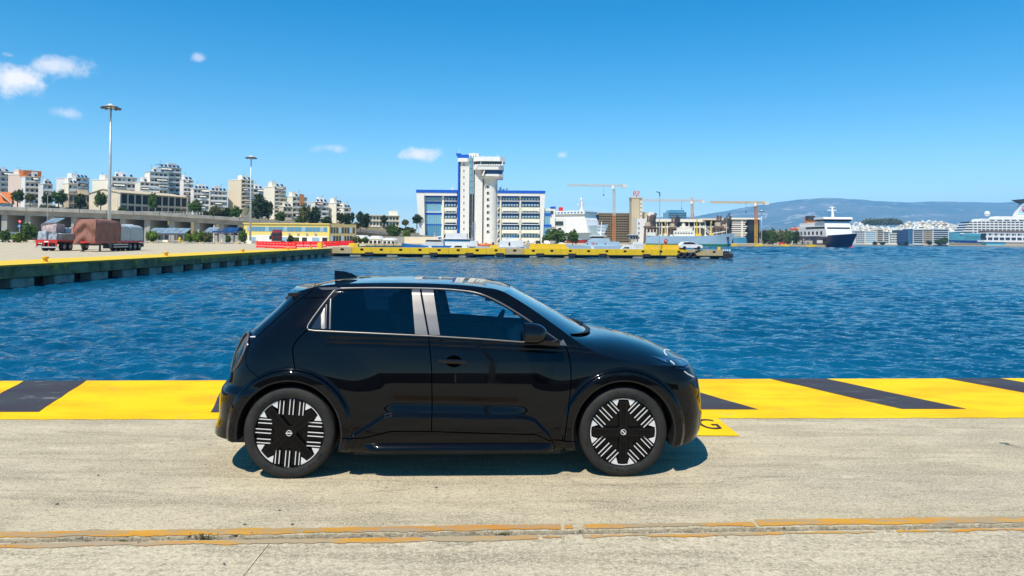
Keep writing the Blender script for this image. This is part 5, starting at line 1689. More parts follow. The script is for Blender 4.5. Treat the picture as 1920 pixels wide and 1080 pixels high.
# panel gaps
def seam(pts, w=.0075): ribbon('panel_gap', pts, w, M_SEAMT, .0016)
seam(XZ([(803.4, 630), (806, 655), (809.5, 695), (810.3, 760), (809.2, 808.5)]))
seam(spline(XZ([(576.5, 619), (560, 634), (550, 650), (549.5, 668), (553, 694)]), 6))
seam(spline(XZ([(1060, 648), (1066, 665), (1070.5, 695), (1069, 740), (1063, 790), (1057.5, 827)]), 5))
seam(XZ([(641, 822), (680, 821.5), (722, 811.5), (735, 809), (809, 809.3), (1005, 815), (1018, 820.5), (1030, 826.5), (1080, 828)]))
seam(spline(XZ([(592, 531), (588, 540), (575, 553), (559, 564), (530, 588), (498, 617), (481, 632)]), 5), .006)
seam(XZ([(570, 559.5), (597, 558), (612, 557)]), .005)
seam(spline(XZ([(478, 634), (462, 660), (465, 690), (490, 712)]), 5), .004)
for xw in (-AX, AX):
    a0, a1 = (25, 172) if xw < 0 else (8, 155)
    seam([(xw + .472 * math.cos(R(a)), .345 + .472 * math.sin(R(a))) for a in range(a0, a1, 4)], .006)
# arch lips: thickness turned in towards the wheel
for side in (1, -1):
    for ar in (arc_f, arc_r):
        c, nn = on_side(ar, .001, side)
        xw = AX if ar is arc_f else -AX
        rows = [c, [Vector((p.x, p.y * .99 , p.z)) + (Vector((xw - p.x, 0, .345 - p.z)).normalized() * .014) for p in c],
                [Vector((p.x, side * -.60, p.z)) + (Vector((xw - p.x, 0, .345 - p.z)).normalized() * .014) for p in c]]
        MB().grid([[tuple(q) for q in r] for r in rows]).build('wheel_arch_liner', M_MATTE, car, smooth=30, world=False)

# loft helper for the top surfaces
def loft(name, rail, cent, m, nv=14, pw=2.3, parent=car, last=None):
    rows = []
    for (x, w, z), (xc, zc) in zip(rail, cent):
        row = []
        for v in np.linspace(-1, 1, 2 * nv + 1):
            a = abs(v)
            k = 1 - a ** pw
            row.append((x + (xc - x) * (1 - a ** 2), -w * v, z + (zc - z) * k))
        rows.append(row)
    if last: rows.append(last)
    mb = MB().grid(rows)
    return mb.build(name, m, parent, smooth=True, world=False, fixn=False)
def rail3(pts, n):
    a = np.array(spline(pts, 12)); d = np.r_[0, np.cumsum(np.hypot(*np.diff(a, axis=0).T))]
    s = np.linspace(0, d[-1], n)
    x = np.interp(s, d, a[:, 0]); z = np.interp(s, d, a[:, 1])
    return [(float(u), float(S(u, v)), float(v)) for u, v in zip(x, z)]
def cent2(pts, n):
    a = np.array(spline(pts, 12)); d = np.r_[0, np.cumsum(np.hypot(*np.diff(a, axis=0).T))]
    s = np.linspace(0, d[-1], n)
    return [(float(np.interp(q, d, a[:, 0])), float(np.interp(q, d, a[:, 1]))) for q in s]
C0 = lambda px, py: xz(px, py, .08)
roof_r = rail3([rear_edge[-1]] + RAIL[:7], 40)
roof_c = cent2([(-1.43, 1.400)] + [C0(*p) for p in ((585, 534), (625, 526.5), (706, 522.3), (787, 522.8), (860, 525.3), (913, 530), (957, 538.5))], 40)
loft('roof', roof_r, roof_c, M_PAINT, pw=3.0)
ws_c = cent2([C0(957, 537.5), C0(1030, 576.5), C0(1100, 616.5)], 20)
ws_r = rail3(RAIL[6:], 20)
loft('windscreen', ws_r, ws_c, M_WIN, pw=2.4)
hd_r = rail3([RAIL[-1]] + HOODR + [front_edge[0]], 30)
cowl = C0(1101, 618)
zl_ = front_edge[0][1]
_dn = lambda q: (q[0], q[1] - .002)
hd_c = cent2([cowl, _dn(C0(1122, 619.8)), _dn(C0(1157.5, 624.7)), _dn(C0(1206, 636)), _dn(C0(1237, 647.5)), (float(xfront(zl_)) - .002, zl_ + .002)], 30)
lastrow = []
nv = 14
for v in np.linspace(-1, 1, 2 * nv + 1):
    a = abs(v); w0 = front_edge[0]
    ww = a * hd_r[-1][1]
    # x on the plan curve for this half width
    base = float(Wbase(1.6, zl_)); t = max(0.0, 1 - (ww / base) ** NF) ** (1 / NF)
    lastrow.append((float(AX + (xfront(zl_) - AX) * t), -v * hd_r[-1][1], zl_))
loft('bonnet', hd_r[:-1], hd_c[:-1], M_PAINT, pw=3.2, last=lastrow)

# rear and front ends
def fascia(name, zs, sign, zone):
    rows = []
    for z in zs:
        row = []
        for s in (1, -1):
            ts = np.concatenate([np.linspace(TB, .97, 9), [.985, .995, 1.0]])
            pts = []
            for t in ts:
                if sign > 0: x = AX + (xfront(z) - AX) * t; f = (1 - t ** NF) ** (1 / NF) if t < 1 else 0
                else: x = xrear(z) + .69 - .69 * t; f = (1 - t ** NR) ** (1 / NR) if t < 1 else 0
                w = float(Wbase(x, z)) * f
                pts.append((float(x), -s * w, float(z)))
            row += pts if s > 0 else pts[::-1][1:]
        rows.append(row)
    return rows
fr = fascia('f', zs_f[::-1], 1, None)
MB().grid(fr).build('front_bumper', M_PAINT, car, smooth=True, world=False)
zlow = [z for z in zs_r if z < 1.10]; zhi = [z for z in zs_r if z >= zlow[-1]]
MB().grid(fascia('r', zlow, -1, None)).build('rear_bumper', M_PAINT, car, smooth=True, world=False)
MB().grid(fascia('r', zhi, -1, None)).build('rear_window', M_PRIV, car, smooth=True, world=False)
# undersides of the bumpers and the floor
def under(rowpts, depth, name):
    a = [p for p in rowpts]; b = [(p[0] + depth, p[1] * .9, p[2] - .008) for p in rowpts]
    MB().grid([a, b]).build(name, M_MATTE, car, world=False)
under(fr[0], -.28, 'front_undertray'); under(fascia('r', [.285], -1, None)[0], .26, 'rear_undertray')
MB().bbox(-.84, .84, -.80, .80, .17, .50, .05).build('floor_pan', M_MATTE, car, world=False)
MB().bbox(-1.84, 1.82, -.58, .58, .20, .60, .05).build('underbody', M_MATTE, car, world=False)
# spoiler lip
sp = []
for v in np.linspace(-1, 1, 21):
    w = v * .56
    xx = -1.31 + .05 * v * v
    sp.append([(xx + .14, -w, 1.425 - .03 * v * v), (xx - .02, -w, 1.412 - .03 * v * v), (xx - .115, -w, 1.396 - .02 * v * v), (xx - .112, -w, 1.376 - .02 * v * v), (xx - .02, -w, 1.372 - .03 * v * v), (xx + .12, -w, 1.36 - .03 * v * v)])
MB().grid(sp).add([p for p in sp[0]], [tuple(range(6))]).add([p for p in sp[-1]], [tuple(range(5, -1, -1))]).build('roof_spoiler', M_GLOSS, car, smooth=35, world=False)
# aerial fin
fin = []
f0, f1 = C0(624.5, 523), C0(667, 519)
for t in np.linspace(0, 1, 9):
    x = f0[0] + (f1[0] - f0[0]) * t
    ht = .068 * (1 - t ** 1.6) ** .8 if t > .0 else .068
    th = .022 * (1 - t * .75)
    zb = f0[1] + (f1[1] - f0[1]) * t - .012
    fin.append([(x, -th, zb), (x - .004, -th * .35, zb + .012 + ht * .8), (x - .006, 0, zb + .012 + ht), (x - .004, th * .35, zb + .012 + ht * .8), (x, th, zb)])
MB().grid(fin).add(fin[0], [(0, 1, 2, 3, 4)]).build('aerial_fin', M_GLOSS, car, smooth=50, world=False)
# sills
for side in (1, -1):
    rows = []
    xs_ = np.linspace(-.70, .74, 40)
    for x in xs_:
        e = min(1, (x + .70) / .10 + .02, (.74 - x) / .16 + .02); e = math.sin(min(1, e) * math.pi / 2)
        w = float(S(x, .26))
        prof = [(w - .01, .206), (w + .020 * e, .209), (w + .040 * e, .220), (w + .043 * e, .230), (w + .034 * e, .246), (w + .018 * e, .260 + .004 * e), (w + .004, .268 + .008 * e), (w - .012, .278)]
        rows.append([(float(x), -side * a, b) for a, b in prof])
    MB().grid(rows, flip=side < 0).build('side_sill', M_PAINT, car, smooth=True, world=False, fixn=False)
# door handle in its recess
for side in (1, -1):
    a, b = xz(820, 677), xz(877, 679)
    d_ = DOORS[('front_door', side)]
    c_, nn = on_side([(a[0] + (b[0] - a[0]) * t, a[1] + (b[1] - a[1]) * t) for t in np.linspace(0, 1, 13)], .012, side)
    vs, fs = [], []
    m_ = MB()
    rows = []
    for i, (p, q) in enumerate(zip(c_, nn)):
        t = i / 12
        e = max(.05, min(1, t / .12, (1 - t) / .12)) ** .5
        hh = .017 * e; up = Vector((0, 0, 1))
        lift = .020 * (1 if .2 < t < .8 else max(0, min(t, 1 - t) / .2) ** .6)
        rows.append([tuple(p - q * .016 - up * hh), tuple(p + q * (lift * .7) - up * hh), tuple(p + q * lift), tuple(p + q * (lift * .7) + up * hh), tuple(p - q * .016 + up * hh)])
    m_.grid(rows, flip=side < 0).build('door_handle', M_GLOSS, d_, smooth=40, world=False)
    cc = xz(851, 677.5)
    el = [(cc[0] + .062 * math.cos(t), cc[1] + .044 * math.sin(t)) for t in np.linspace(0, 2 * math.pi, 24, endpoint=False)]
    side_patch('handle_recess', el, M_SEAMT, .0015, (side,), parent=d_)

# mirror
for side in (1, -1):
    mm = MB()
    c0 = xz(1004, 627, .93); cx, cz = c0
    rows = []
    for i, t in enumerate(np.linspace(0, 1, 13)):
        # lofted along x: rear face flat, rounded nose
        x = cx - .088 + .180 * t
        k = (1 - max(0, (t - .25) / .75) ** 2.4) ** .5 if t < 1 else .02
        k = max(k, .03)
        ring = []
        for a in np.linspace(0, 2 * math.pi, 20, endpoint=False):
            sw = .108 * k; sh = .082 * k
            ca, sa = math.cos(a), math.sin(a)
            ex = .75
            ring.append((x, -side * (.94 + sw * np.sign(ca) * abs(ca) ** ex), cz + .002 + sh * np.sign(sa) * abs(sa) ** ex * (1 if sa > 0 else .92) + .010 * (1 - t)))
        ring.append(ring[0])
        rows.append([tuple(float(q) for q in p) for p in ring])
    mm.grid(rows)
    mm.add(rows[0][:-1], [tuple(range(20))])
    mo = mm.build('door_mirror', M_GLOSS, car, smooth=50, world=False)
    m2 = MB()
    q0 = xz(1020, 640, .84); q1 = xz(1048, 642, .80)
    m2.prism([(q0[0] - .03, q0[1] + .02), (q1[0], q1[1] + .014), (q1[0] - .01, q1[1] - .012), (q0[0] - .06, q0[1] - .016)], -side * .78, -side * .90, 'y')
    m2.build('mirror_arm', M_GLOSS, mo, world=False)
    gl = MB().add([(rows[0][0][0] - .002, -side * (.94 + .085 * math.cos(a)), cz + .008 + .056 * math.sin(a)) for a in np.linspace(0, 2 * math.pi, 18, endpoint=False)], [tuple(range(18))])
    gl.build('mirror_glass', M_GLASSD, mo, world=False)

# wipers and cowl
wp = MB()
a = xz(1066, 626, .35); b = xz(1104, 622, .25); c = xz(1090, 612, .0)
wpo = MB().tube([(a[0], -.42, a[1] + .004), (b[0] - .03, -.25, b[1] + .004), (b[0], -.1, b[1])], .011, 6).tube([(a[0] - .01, -.62, a[1] - .0), (a[0] + .03, -.35, a[1] + .012), (c[0] - .02, .05, c[1] + .01)], .008, 6)
wpo.build('wiper', M_MATTE, car, smooth=True, world=False)
MB().tube([(c[0] - .03, .02, c[1] + .004), (c[0] + .02, .1, c[1] + .02), (c[0] - .02, .6, c[1] - .0)], .012, 6).build('wiper', M_MATTE, car, smooth=True, world=False)
cr = []
for v in np.linspace(-1, 1, 25):
    k = 1 - abs(v) ** 2.3
    x = ws_r[-1][0] + (cowl[0] - ws_r[-1][0]) * (1 - v * v); z = ws_r[-1][2] + (cowl[1] - ws_r[-1][2]) * k
    cr.append([(x - .035, -v * .70, z + .016), (x + .03, -v * .70, z + .010)])
MB().grid(cr).build('cowl_panel', M_MATTE, car, smooth=True, world=False)

# head lamps
_hx = np.array([q[0] for q in hd_r[:-1]]); _hc = np.array([q[0] for q in hd_c[:-1]])
def hood_z(x, w):
    """height of the bonnet loft above (x, w)"""
    best = 9
    f = 0.0
    for _ in range(12):
        i = f
        xr = np.interp(i, range(len(_hx)), _hx); xc = np.interp(i, range(len(_hx)), _hc); wr = np.interp(i, range(len(_hx)), [q[1] for q in hd_r[:-1]])
        a = min(1, abs(w) / wr)
        xx = xr + (xc - xr) * (1 - a * a)
        f = float(np.clip(f + (x - xx) / .03 * .5, 0, len(_hx) - 1))
    zr = np.interp(f, range(len(_hx)), [q[2] for q in hd_r[:-1]]); zc = np.interp(f, range(len(_hx)), [q[1] for q in hd_c[:-1]])
    return float(zr + (zc - zr) * (1 - a ** 3.2))
def hood_hit(px, py):
    d = CARI.to_3x3() @ (CM.to_3x3() @ Vector(((px - 960) / FPX, (PCY - py) / FPX, -1.0)))
    t0 = (-.9 - CAMC.y) / d.y; t1 = (.3 - CAMC.y) / d.y
    for k in range(120):
        p = CAMC + d * (t0 + (t1 - t0) * k / 119)
        if p.z < hood_z(p.x, p.y): break
    return p
def hood_strip(name, pix, width, m, lift):
    pts = [hood_hit(*q) for q in pix]
    for side in (1,):
        rows = []
        for i, p in enumerate(pts):
            tn = (pts[min(i + 1, len(pts) - 1)] - pts[max(i - 1, 0)]); tn.z = 0; tn.normalize()
            u = Vector((-tn.y, tn.x, 0)) * (width / 2)
            row = []
            for s_, l_ in ((-1, -.004), (-.5, lift), (.5, lift), (1, -.004)):
                q = p + u * s_
                row.append((q.x, q.y * side, hood_z(q.x, q.y) + l_))
            rows.append(row)
        MB().grid(rows).build(name, m, car, smooth=True, world=False)
hood_strip('daytime_light', spline([(1251, 667), (1246.5, 662), (1245.5, 657.5), (1249, 655.2), (1255, 656.5)], 5), .012, M_LAMPW, .003)
def lamp_pt(px, py):
    q = xz(px, py)
    zr = float(np.interp(q[0], [p[0] for p in HOODR] + [front_edge[0][0]], [p[1] for p in HOODR] + [front_edge[0][1]]))
    if q[1] <= zr: return Vector((q[0], -float(S(*q)), q[1])), Vector((.25, -.9, .35)).normalized()
    p = hood_hit(px, py)
    return Vector((p.x, p.y, hood_z(p.x, p.y))), Vector((.25, -.35, .9)).normalized()
_lo = spline([(1219, 668), (1240, 671.5), (1262, 671.5), (1283, 677), (1293, 690)], 4) + [(1278, 691.5), (1266, 690), (1254, 682), (1238, 676)]
for side in (1, -1):
    vs_ = []
    for q in densify(_lo, 5.0):
        p, n_ = lamp_pt(*q)
        p = p + n_ * .004
        vs_.append((p.x, p.y * side, p.z))
    MB().add(vs_, [tuple(range(len(vs_)))]).build('head_lamp', M_LENSB, car, world=False)
ribbon('daytime_light', XZ([(1282, 696), (1290, 702), (1300, 707)]), .008, M_LAMPW, .004, raised=.003)
hood_strip('lamp_guide', [(1257, 677), (1262, 680.5), (1265, 684)], .005, M_LAMPW, .005)
# number plate, fog slots and grille openings on the nose
MB().bbox(1.96, 2.012, -.26, .26, .47, .58, .01).build('number_plate', M_PLATE, car, world=False)
for side in (1, -1):
    for z0, z1 in ((.52, .72), (.30, .46)):
        rows = []
        for z in np.linspace(z0, z1, 8):
            pr = []
            for t in (.90, .925):
                x = AX + (xfront(z) - AX) * t; w = float(Wbase(x, z)) * (1 - t ** NF) ** (1 / NF)
                pr.append((float(x) + .004, -side * (w + .004), float(z)))
            rows.append(pr)
        MB().grid(rows).build('bumper_slot', M_SILV if z0 > .5 else M_MATTE, car, world=False)
rows = []
for z in np.linspace(.33, .46, 6):
    rows.append([(float(xfront(z)) * .0 + float(AX + (xfront(z) - AX) * (1 - (abs(v) * .62) ** NF) ** (1 / NF)) + .004, -v * .52, float(z)) for v in np.linspace(-1, 1, 17)])
MB().grid(rows).build('lower_grille', M_MATTE, car, smooth=True, world=False)
rows = []
for z in np.linspace(.235, .262, 3):
    rows.append([(float(AX + (xfront(z) - AX) * (max(0, 1 - (abs(v) * .80 / .84) ** NF)) ** (1 / NF)) + .012, -v * .72, float(z)) for v in np.linspace(-1, 1, 25)])
MB().grid(rows).build('front_lip', M_MATTE, car, smooth=True, world=False)

# tail lamps: a dark ring with a red lens, standing proud of the rear corner
for side in (1, -1):
    ctr = Vector((-1.734, -side * .586, .915))
    ax = Vector((-.83, -side * .42, .36)).normalized()
    u = ax.cross(Vector((0, 0, 1))).normalized(); v = u.cross(ax).normalized()
    mr = MB().lathe([(.10, -.10), (.172, -.10), (.176, -.04), (.168, -.005), (.156, .005), (.142, .0), (.135, -.02)], 36)
    M3 = Matrix(((u.x, v.x, ax.x, ctr.x), (u.y, v.y, ax.y, ctr.y), (u.z, v.z, ax.z, ctr.z), (0, 0, 0, 1)))
    tl_ = mr.xf(M3).build('tail_lamp', M_GLOSS, car, smooth=50, world=False)
    MB().lathe([(.142, -.008), (.10, .002), (.05, .006), (.001, .007)], 30).xf(M3).build('lens', M_LAMPR, tl_, smooth=True, world=False)
    MB().lathe([(.166, .0), (.162, .008), (.156, .009), (.151, .002)], 36).xf(M3).build('light_ring', M_DSTEEL, tl_, smooth=True, world=False)
ribbon('tail_light_bar', XZ([(470, 632.3), (475, 631.8), (480, 631.5)]), .010, M_LAMPW, .004, raised=.004)
# camera/wiper hump on the tailgate, rear plate, parking sensors
MB().lathe([(.001, .05), (.03, .045), (.045, .02), (.05, 0), (.05, -.03)], 14, (-1.60, -.05, 1.145), 'x').xf(Matrix.Identity(4)).build('rear_wiper_hub', M_GLOSS, car, smooth=True, world=False)
MB().bbox(-1.895, -1.845, -.26, .26, .66, .77, .01).build('number_plate', M_PLATE, car, world=False)
for px, py in ((430, 760), (1277, 772)):
    q = xz(px, py)
    side_patch('parking_sensor', [(q[0] + .011 * math.cos(t), q[1] + .011 * math.sin(t)) for t in np.linspace(0, 6.28, 14, endpoint=False)], M_MATTE, .002)

# interior
def seat(x, y, parent=car):
    o = MB()
    o.bbox(x - .25, x + .24, y - .24, y + .24, .50, .66, .05).build('seat_cushion', M_SEAT, parent, smooth=40, world=False)
    rows = []
    for t in np.linspace(0, 1, 9):
        zc_ = .60 + .60 * t; xc_ = x - .22 - .17 * t
        wd = .235 * (1 - .25 * t ** 2); th = .075 - .02 * t
        ring = [(xc_ + th * math.cos(a), y + wd * np.sign(math.sin(a)) * abs(math.sin(a)) ** .6, zc_) for a in np.linspace(0, 2 * math.pi, 17)]
        rows.append([tuple(float(q) for q in p) for p in ring])
    b = MB().grid(rows); b.add(rows[-1][:-1], [tuple(range(16))])
    b.build('seat_back', M_SEAT, parent, smooth=40, world=False)
    MB().bbox(x - .47, x - .37, y - .13, y + .13, 1.19, 1.37, .035).build('head_rest', M_SEAT, parent, smooth=40, world=False)
for x, y in ((-.12, -.36), (-.12, .36), (-.95, -.36), (-.95, .36)):
    seat(x, y)
dash = [(.42, .62), (.42, .93), (.50, .985), (.80, 1.0), (.98, .99), (.98, .6)]
MB().prism(dash, -.70, .70, 'y').build('dashboard', M_INT, car, world=False)
sw = MB().lathe(torus(.18, .016), 28)
sw.add([(-.17, -.02, 0), (.17, -.02, 0), (.17, .02, 0), (-.17, .02, 0)], [(0, 1, 2, 3)])
swm = Matrix.Translation((.30, .36, .985)) @ Matrix.Rotation(R(-65), 4, 'Y')
sw.xf(swm).build('steering_wheel', M_INT, car, smooth=True, world=False)
MB().bbox(.20, .26, -.07, .07, 1.28, 1.34, .02).build('rear_view_mirror', M_INT, car, world=False)
MB().bbox(-1.42, -1.2, -.66, .66, .60, 1.02, .05).build('parcel_shelf', M_INT, car, world=False)
# door cards below the glass, inside
for side in (1, -1):
    MB().bbox(-1.0, .85, min(-side * .66, -side * .72), max(-side * .66, -side * .72), .45, .985, .02).build('door_card', M_INT, car, world=False)

# ------------------------------------------------------------------ wheels
def wheel(x, side, rot):
    wroot = MB()
    y = -side * WOUT
    tyr = MB().lathe([(.236, -.17), (.262, -.185), (.300, -.19), (.330, -.175), (.3445, -.150), (.3455, -.10), (.3455, -.05), (.3440, -.030), (.336, -.012), (.318, -.003), (.296, 0.0), (.280, -.004), (.266, -.010), (.260, -.022), (.256, -.026)], 72, (0, 0, 0), 'y')
    wm_ = Matrix.Translation((x, y, .345)) @ Matrix.Diagonal((1, -1, 1, 1) if side > 0 else (1, 1, 1, 1))
    # profile runs towards the viewer for the near side: y = -WOUT at the outer wall
    to = link('wheel', tyr.mesh('tyre', M_TYRE, 40, True), car, world=False)
    to.location = (x, y, .345)
    to.rotation_euler = (0, rot, 0)
    if side > 0: to.scale = (1, -1, 1)
    def part(mbx, nm, m, sm=False, parent=to):
        o_ = mbx.build(nm, m, parent, smooth=sm, world=False)
        if nm in ('rim', 'rim_disc', 'rim_bar', 'machined_bar', 'spoke', 'machined_bracket'): o_.scale = (1.045, 1, 1.045)
        return o_
    tr = MB()
    for k in range(84):
        a = 2 * math.pi * k / 84
        tr.add([(.3458 * math.cos(a + q), yy, .3458 * math.sin(a + q)) for q, yy in ((-.008, -.040), (.008, -.040), (.016, -.125), (0, -.125))], [(0, 1, 2, 3)])
        tr.add([(rr * math.cos(a + q), yy, rr * math.sin(a + q)) for rr, q, yy in ((.3375, -.007, -.0105), (.3375, .007, -.0105), (.3452, .008, -.036), (.3452, -.008, -.036))], [(0, 1, 2, 3)])
    part(tr, 'tread_groove', M_SEAMT)
    lt = MB()
    for base in (math.radians(140), math.radians(-30)):
        for k in range(10):
            a = base - k * .075
            c_ = Vector((.288 * math.cos(a), .001, .288 * math.sin(a)))
            u = Vector((-math.sin(a), 0, math.cos(a))); v = Vector((math.cos(a), 0, math.sin(a)))
            if k % 4 != 3:
                lt.bar(c_ - v * .008, c_ + v * .008, .004, .002); lt.bar(c_ - v * .008 + u * .010, c_ + v * .008 + u * .010, .004, .002)
    part(lt, 'sidewall_mark', M_MATTE)
    part(MB().lathe([(.250, -.020), (.251, -.012), (.247, -.010), (.243, -.020), (.236, -.16)], 64, (0, 0, 0), 'y'), 'rim', M_GLOSS, 40)
    part(MB().lathe([(.244, -.036), (.12, -.034), (.001, -.034)], 48, (0, 0, 0), 'y'), 'rim_disc', M_RIMB, True)
    # machined U-shaped bars, three in each quarter
    for q in range(4):
        qa = q * math.pi / 2
        for off in (-.071, 0, .071):
            r1 = math.sqrt(.244 ** 2 - (abs(off) + .016) ** 2)
            r0 = .126
            m_ = MB()
            path = [(r1, off - .0135), (r0 + .004, off - .0135)], [(r1, off + .0135), (r0 + .004, off + .0135)]
            dark = MB().prism([(r1, off - .022), (r1, off + .022), (r0 + .01, off + .022), (r0 - .008, off + .012), (r0 - .008, off - .012), (r0 + .01, off - .022)], -.031, -.022, 'y')
            dark.xf(Matrix.Rotation(-qa, 4, 'Y'))
            part(dark, 'rim_bar', M_RIMB)
            for (a, b), (c, d) in path:
                m_.bar((a, -.021, b), (c, -.021, d), .0050, .006)
            m_.xf(Matrix.Rotation(-qa, 4, 'Y'))
            part(m_, 'machined_bar', M_MACH)
        # spoke between the quarters
        sa = qa + math.pi / 4
        sk = MB()
        for o_ in (-.019, .019):
            sk.bar((.03, -.016, o_), (.222, -.020, o_ * 1.15), .018, .022)
        sk.bar((.03, -.022, 0), (.214, -.026, 0), .03, .012)
        sk.prism([(.200, -.032), (.228, -.032), (.228, .032), (.200, .032)], -.030, -.014, 'y')
        sk.xf(Matrix.Rotation(-sa, 4, 'Y'))
        part(sk, 'spoke', M_RIMB)
        br = MB()
        for s_ in (-1, 1):
            pts = [(.2455 * math.cos(t), .2455 * math.sin(t)) for t in np.linspace(.0, .36 * s_, 8)] + [(.190, .050 * s_), (.2355, .036 * s_), (.2385, .0)]
            br.prism(pts if s_ > 0 else pts[::-1], -.026, -.0165, 'y')
        br.xf(Matrix.Rotation(-sa, 4, 'Y'))
        part(br, 'machined_bracket', M_MACH)
    hub = MB()
    pl = [(.078 * math.cos(t), .078 * math.sin(t)) for t in (math.pi / 4 + k * math.pi / 2 for k in range(4))]
    hub.prism(pl, -.028, -.010, 'y')
    hb = part(hub, 'hub_cover', M_RIMB)
    lg = MB()
    er = Matrix.Rotation(rot, 4, 'Y').inverted()
    for t0, t1 in ((20, 160), (200, 340)):
        ps = [(.0195 * math.cos(R(t)), -.007, .0195 * math.sin(R(t))) for t in range(t0, t1 + 1, 10)]
        lg.tube(ps, .0024, 6)
    lg.bar((-.024, -.007, 0), (.024, -.007, 0), .0045, .008)
    if x < 0: lg.xf(er)
    part(lg, 'emblem', M_MACH, parent=hb)
    part(MB().lathe([(.165, -.060), (.165, -.075), (.05, -.075)], 40, (0, 0, 0), 'y'), 'brake_disc', M_STEEL, True)
for side in (1, -1):
    wheel(-AX, side, R(4.0))
    wheel(AX, side, R(45.5))
for x in (-AX, AX):
    MB().cyl((x, -.72, .345), (x, .72, .345), .05, n=10).build('axle', M_MATTE, car, world=False)

# ------------------------------------------------------------------ ships and boats (built along +x, bow forward, at the waterline)
def hull_rows(L, B, zd, zk=-2.0, rake=2.0, sheer=1.0, stern=.75, n=26, z_levels=(0, .35, .7, 1.0), full=.62, flare=.12):
    rows = []
    for i in range(n):
        t = i / (n - 1)
        hb = B / 2 * (stern + (1 - stern) * min(1, t / .25)) if t < .25 else B / 2
        if t > full: hb *= max(0.0, 1 - ((t - full) / (1 - full)) ** 2.1)
        deck = zd + sheer * max(0, (t - .45) / .55) ** 2 + sheer * .15 * max(0, (.25 - t) / .25)
        r = []
        for s in (1, -1):
            lv = z_levels if s > 0 else z_levels[::-1]
            for f in lv:
                z = zk + (deck - zk) * f
                w = hb * (1 - flare * (1 - f) * (1 + 1.5 * t))
                x = L * t - L / 2 + (rake * (f - .5) if t > .5 else 0) * max(0, (t - .5) / .5)
                r.append((x, s * w, z))
        rows.append(r)
    return rows
def hull(t, L, B, zd, m, boot=None, zboot=0.3, **kw):
    lv = (0.0, .3, .6, .85, 1.0)
    rows = hull_rows(L, B, zd, z_levels=lv, **kw)
    mb = MB().grid([r + [r[0]] for r in rows])
    mb.add(rows[0], [tuple(range(len(rows[0])))])
    mb.add(rows[-1], [tuple(range(len(rows[-1])))])
    o = mb.build('hull', m, t, smooth=40, world=False)
    dk = MB().grid([[(r[4][0], r[4][1] * .98, r[4][2] - .25), (r[5][0], r[5][1] * .98, r[5][2] - .25)] for r in rows])
    dk.build('deck', M_GREYW, t, world=False)
    if boot:
        kw2 = dict(kw); zk = kw2.get('zk', -2.0)
        r2 = []
        for r in rows:
            q = []
            for s, idx in ((1, (0, 1, 2, 3, 4)), (-1, (5, 6, 7, 8, 9))):
                pts = sorted([r[i] for i in idx], key=lambda p: p[2])
                zz = [p[2] for p in pts]
                for z in ((zk, zboot) if s > 0 else (zboot, zk)):
                    q.append((float(np.interp(z, zz, [p[0] for p in pts])), float(np.interp(z, zz, [p[1] for p in pts])) + s * .04, z))
            r2.append(q)
        mb = MB().grid([[(x + (.04 if k == len(r2) - 1 else 0), y, z) for x, y, z in q] for k, q in enumerate(r2)])
        mb.build('boot_topping', boot, t, smooth=40, world=False)
    return rows
def ship(name, label, cat, px, py, Y, yaw, group=None):
    b = P(px, py, Y)
    return thing(name, label, cat, (b.x, Y, WZ), R(yaw), group)
def tier(t, m, x0, x1, hw, z0, z1, rake=0.0, name='superstructure', ch=0.0):
    pl = [(x0, z0), (x1, z0), (x1 - rake, z1), (x0 + rake * .2, z1)]
    return MB().prism(pl, -hw, hw, 'y').build(name, m, t, world=False)

# navy ferry
fe = ship('ferry', 'large navy and white car ferry with bow towards the water', 'ferry', 1546, 460, 462, -90)
hull(fe, 78, 17, 7.2, M_HULLB, M_REDB, .25, rake=9, sheer=1.6, full=.66, flare=.2)
MB().lathe([(.01, 3.0), (.7, 2.4), (1.25, 1.0), (1.3, -2)], 14, (37, 0, -.7), 'x').build('bulbous_bow', M_RED, fe, smooth=True, world=False)
tier(fe, M_WHITE, -36, 21, 8.4, 6.9, 11.2, 1.0)
tier(fe, M_WHITE, -24, 20, 8.3, 11.25, 14.2, 1.5)
tier(fe, M_WHITE, 6, 18.6, 8.35, 14.25, 17.0, 1.0)
tier(fe, M_WHITE, -22, 5.5, 7.6, 14.25, 16.4, .3)
tier(fe, M_GLASSD, 5.5, 18.6, 8.9, 17.05, 18.2, -.6, 'bridge_window')
tier(fe, M_WHITE, 4.8, 19.6, 9.4, 18.25, 19.6, 1.0, 'bridge_roof')
for k in range(8):
    for s in (-1, 1):
        piece('window', M_GLASSD, fe, -31 + k * 6.2, -28.4 + k * 6.2, s * 8.42 - .06, s * 8.42 + .06, 8.2, 10.4)
for s in (-1, 1):
    piece('window_strip', M_GLASSD, fe, -10, 18, s * 8.36 - .06, s * 8.36 + .06, 12.2, 13.4)
piece('front_window_strip', M_GLASSD, fe, 19.3, 19.9, -7.4, 7.4, 12.1, 13.0)
MB().prism([(-26, 16.4), (-20, 16.4), (-21.5, 21.5), (-27, 20.8)], -2.4, 2.4, 'y').build('funnel', M_CRNO, fe, world=False)
MB().prism([(-23.5, 18.6), (-19.5, 18.6), (-20.5, 21.9), (-24.5, 21.7)], -2.6, 2.6, 'y').build('funnel_top', M_DARK, fe, world=False)
m = MB().cyl((12, 0, 19.6), (11, 0, 27), .9, .4, 8); m.bar((10.5, -3, 24.5), (10.5, 3, 24.5), .5); m.bar((10.8, -2, 26.3), (10.8, 2, 26.3), .4)
m.build('mast', M_WHITE, fe, world=False)
MB().cyl((3, 2, 16.4), (2, 2, 24), .12, n=6).build('aerial', M_DSTEEL, fe, world=False)
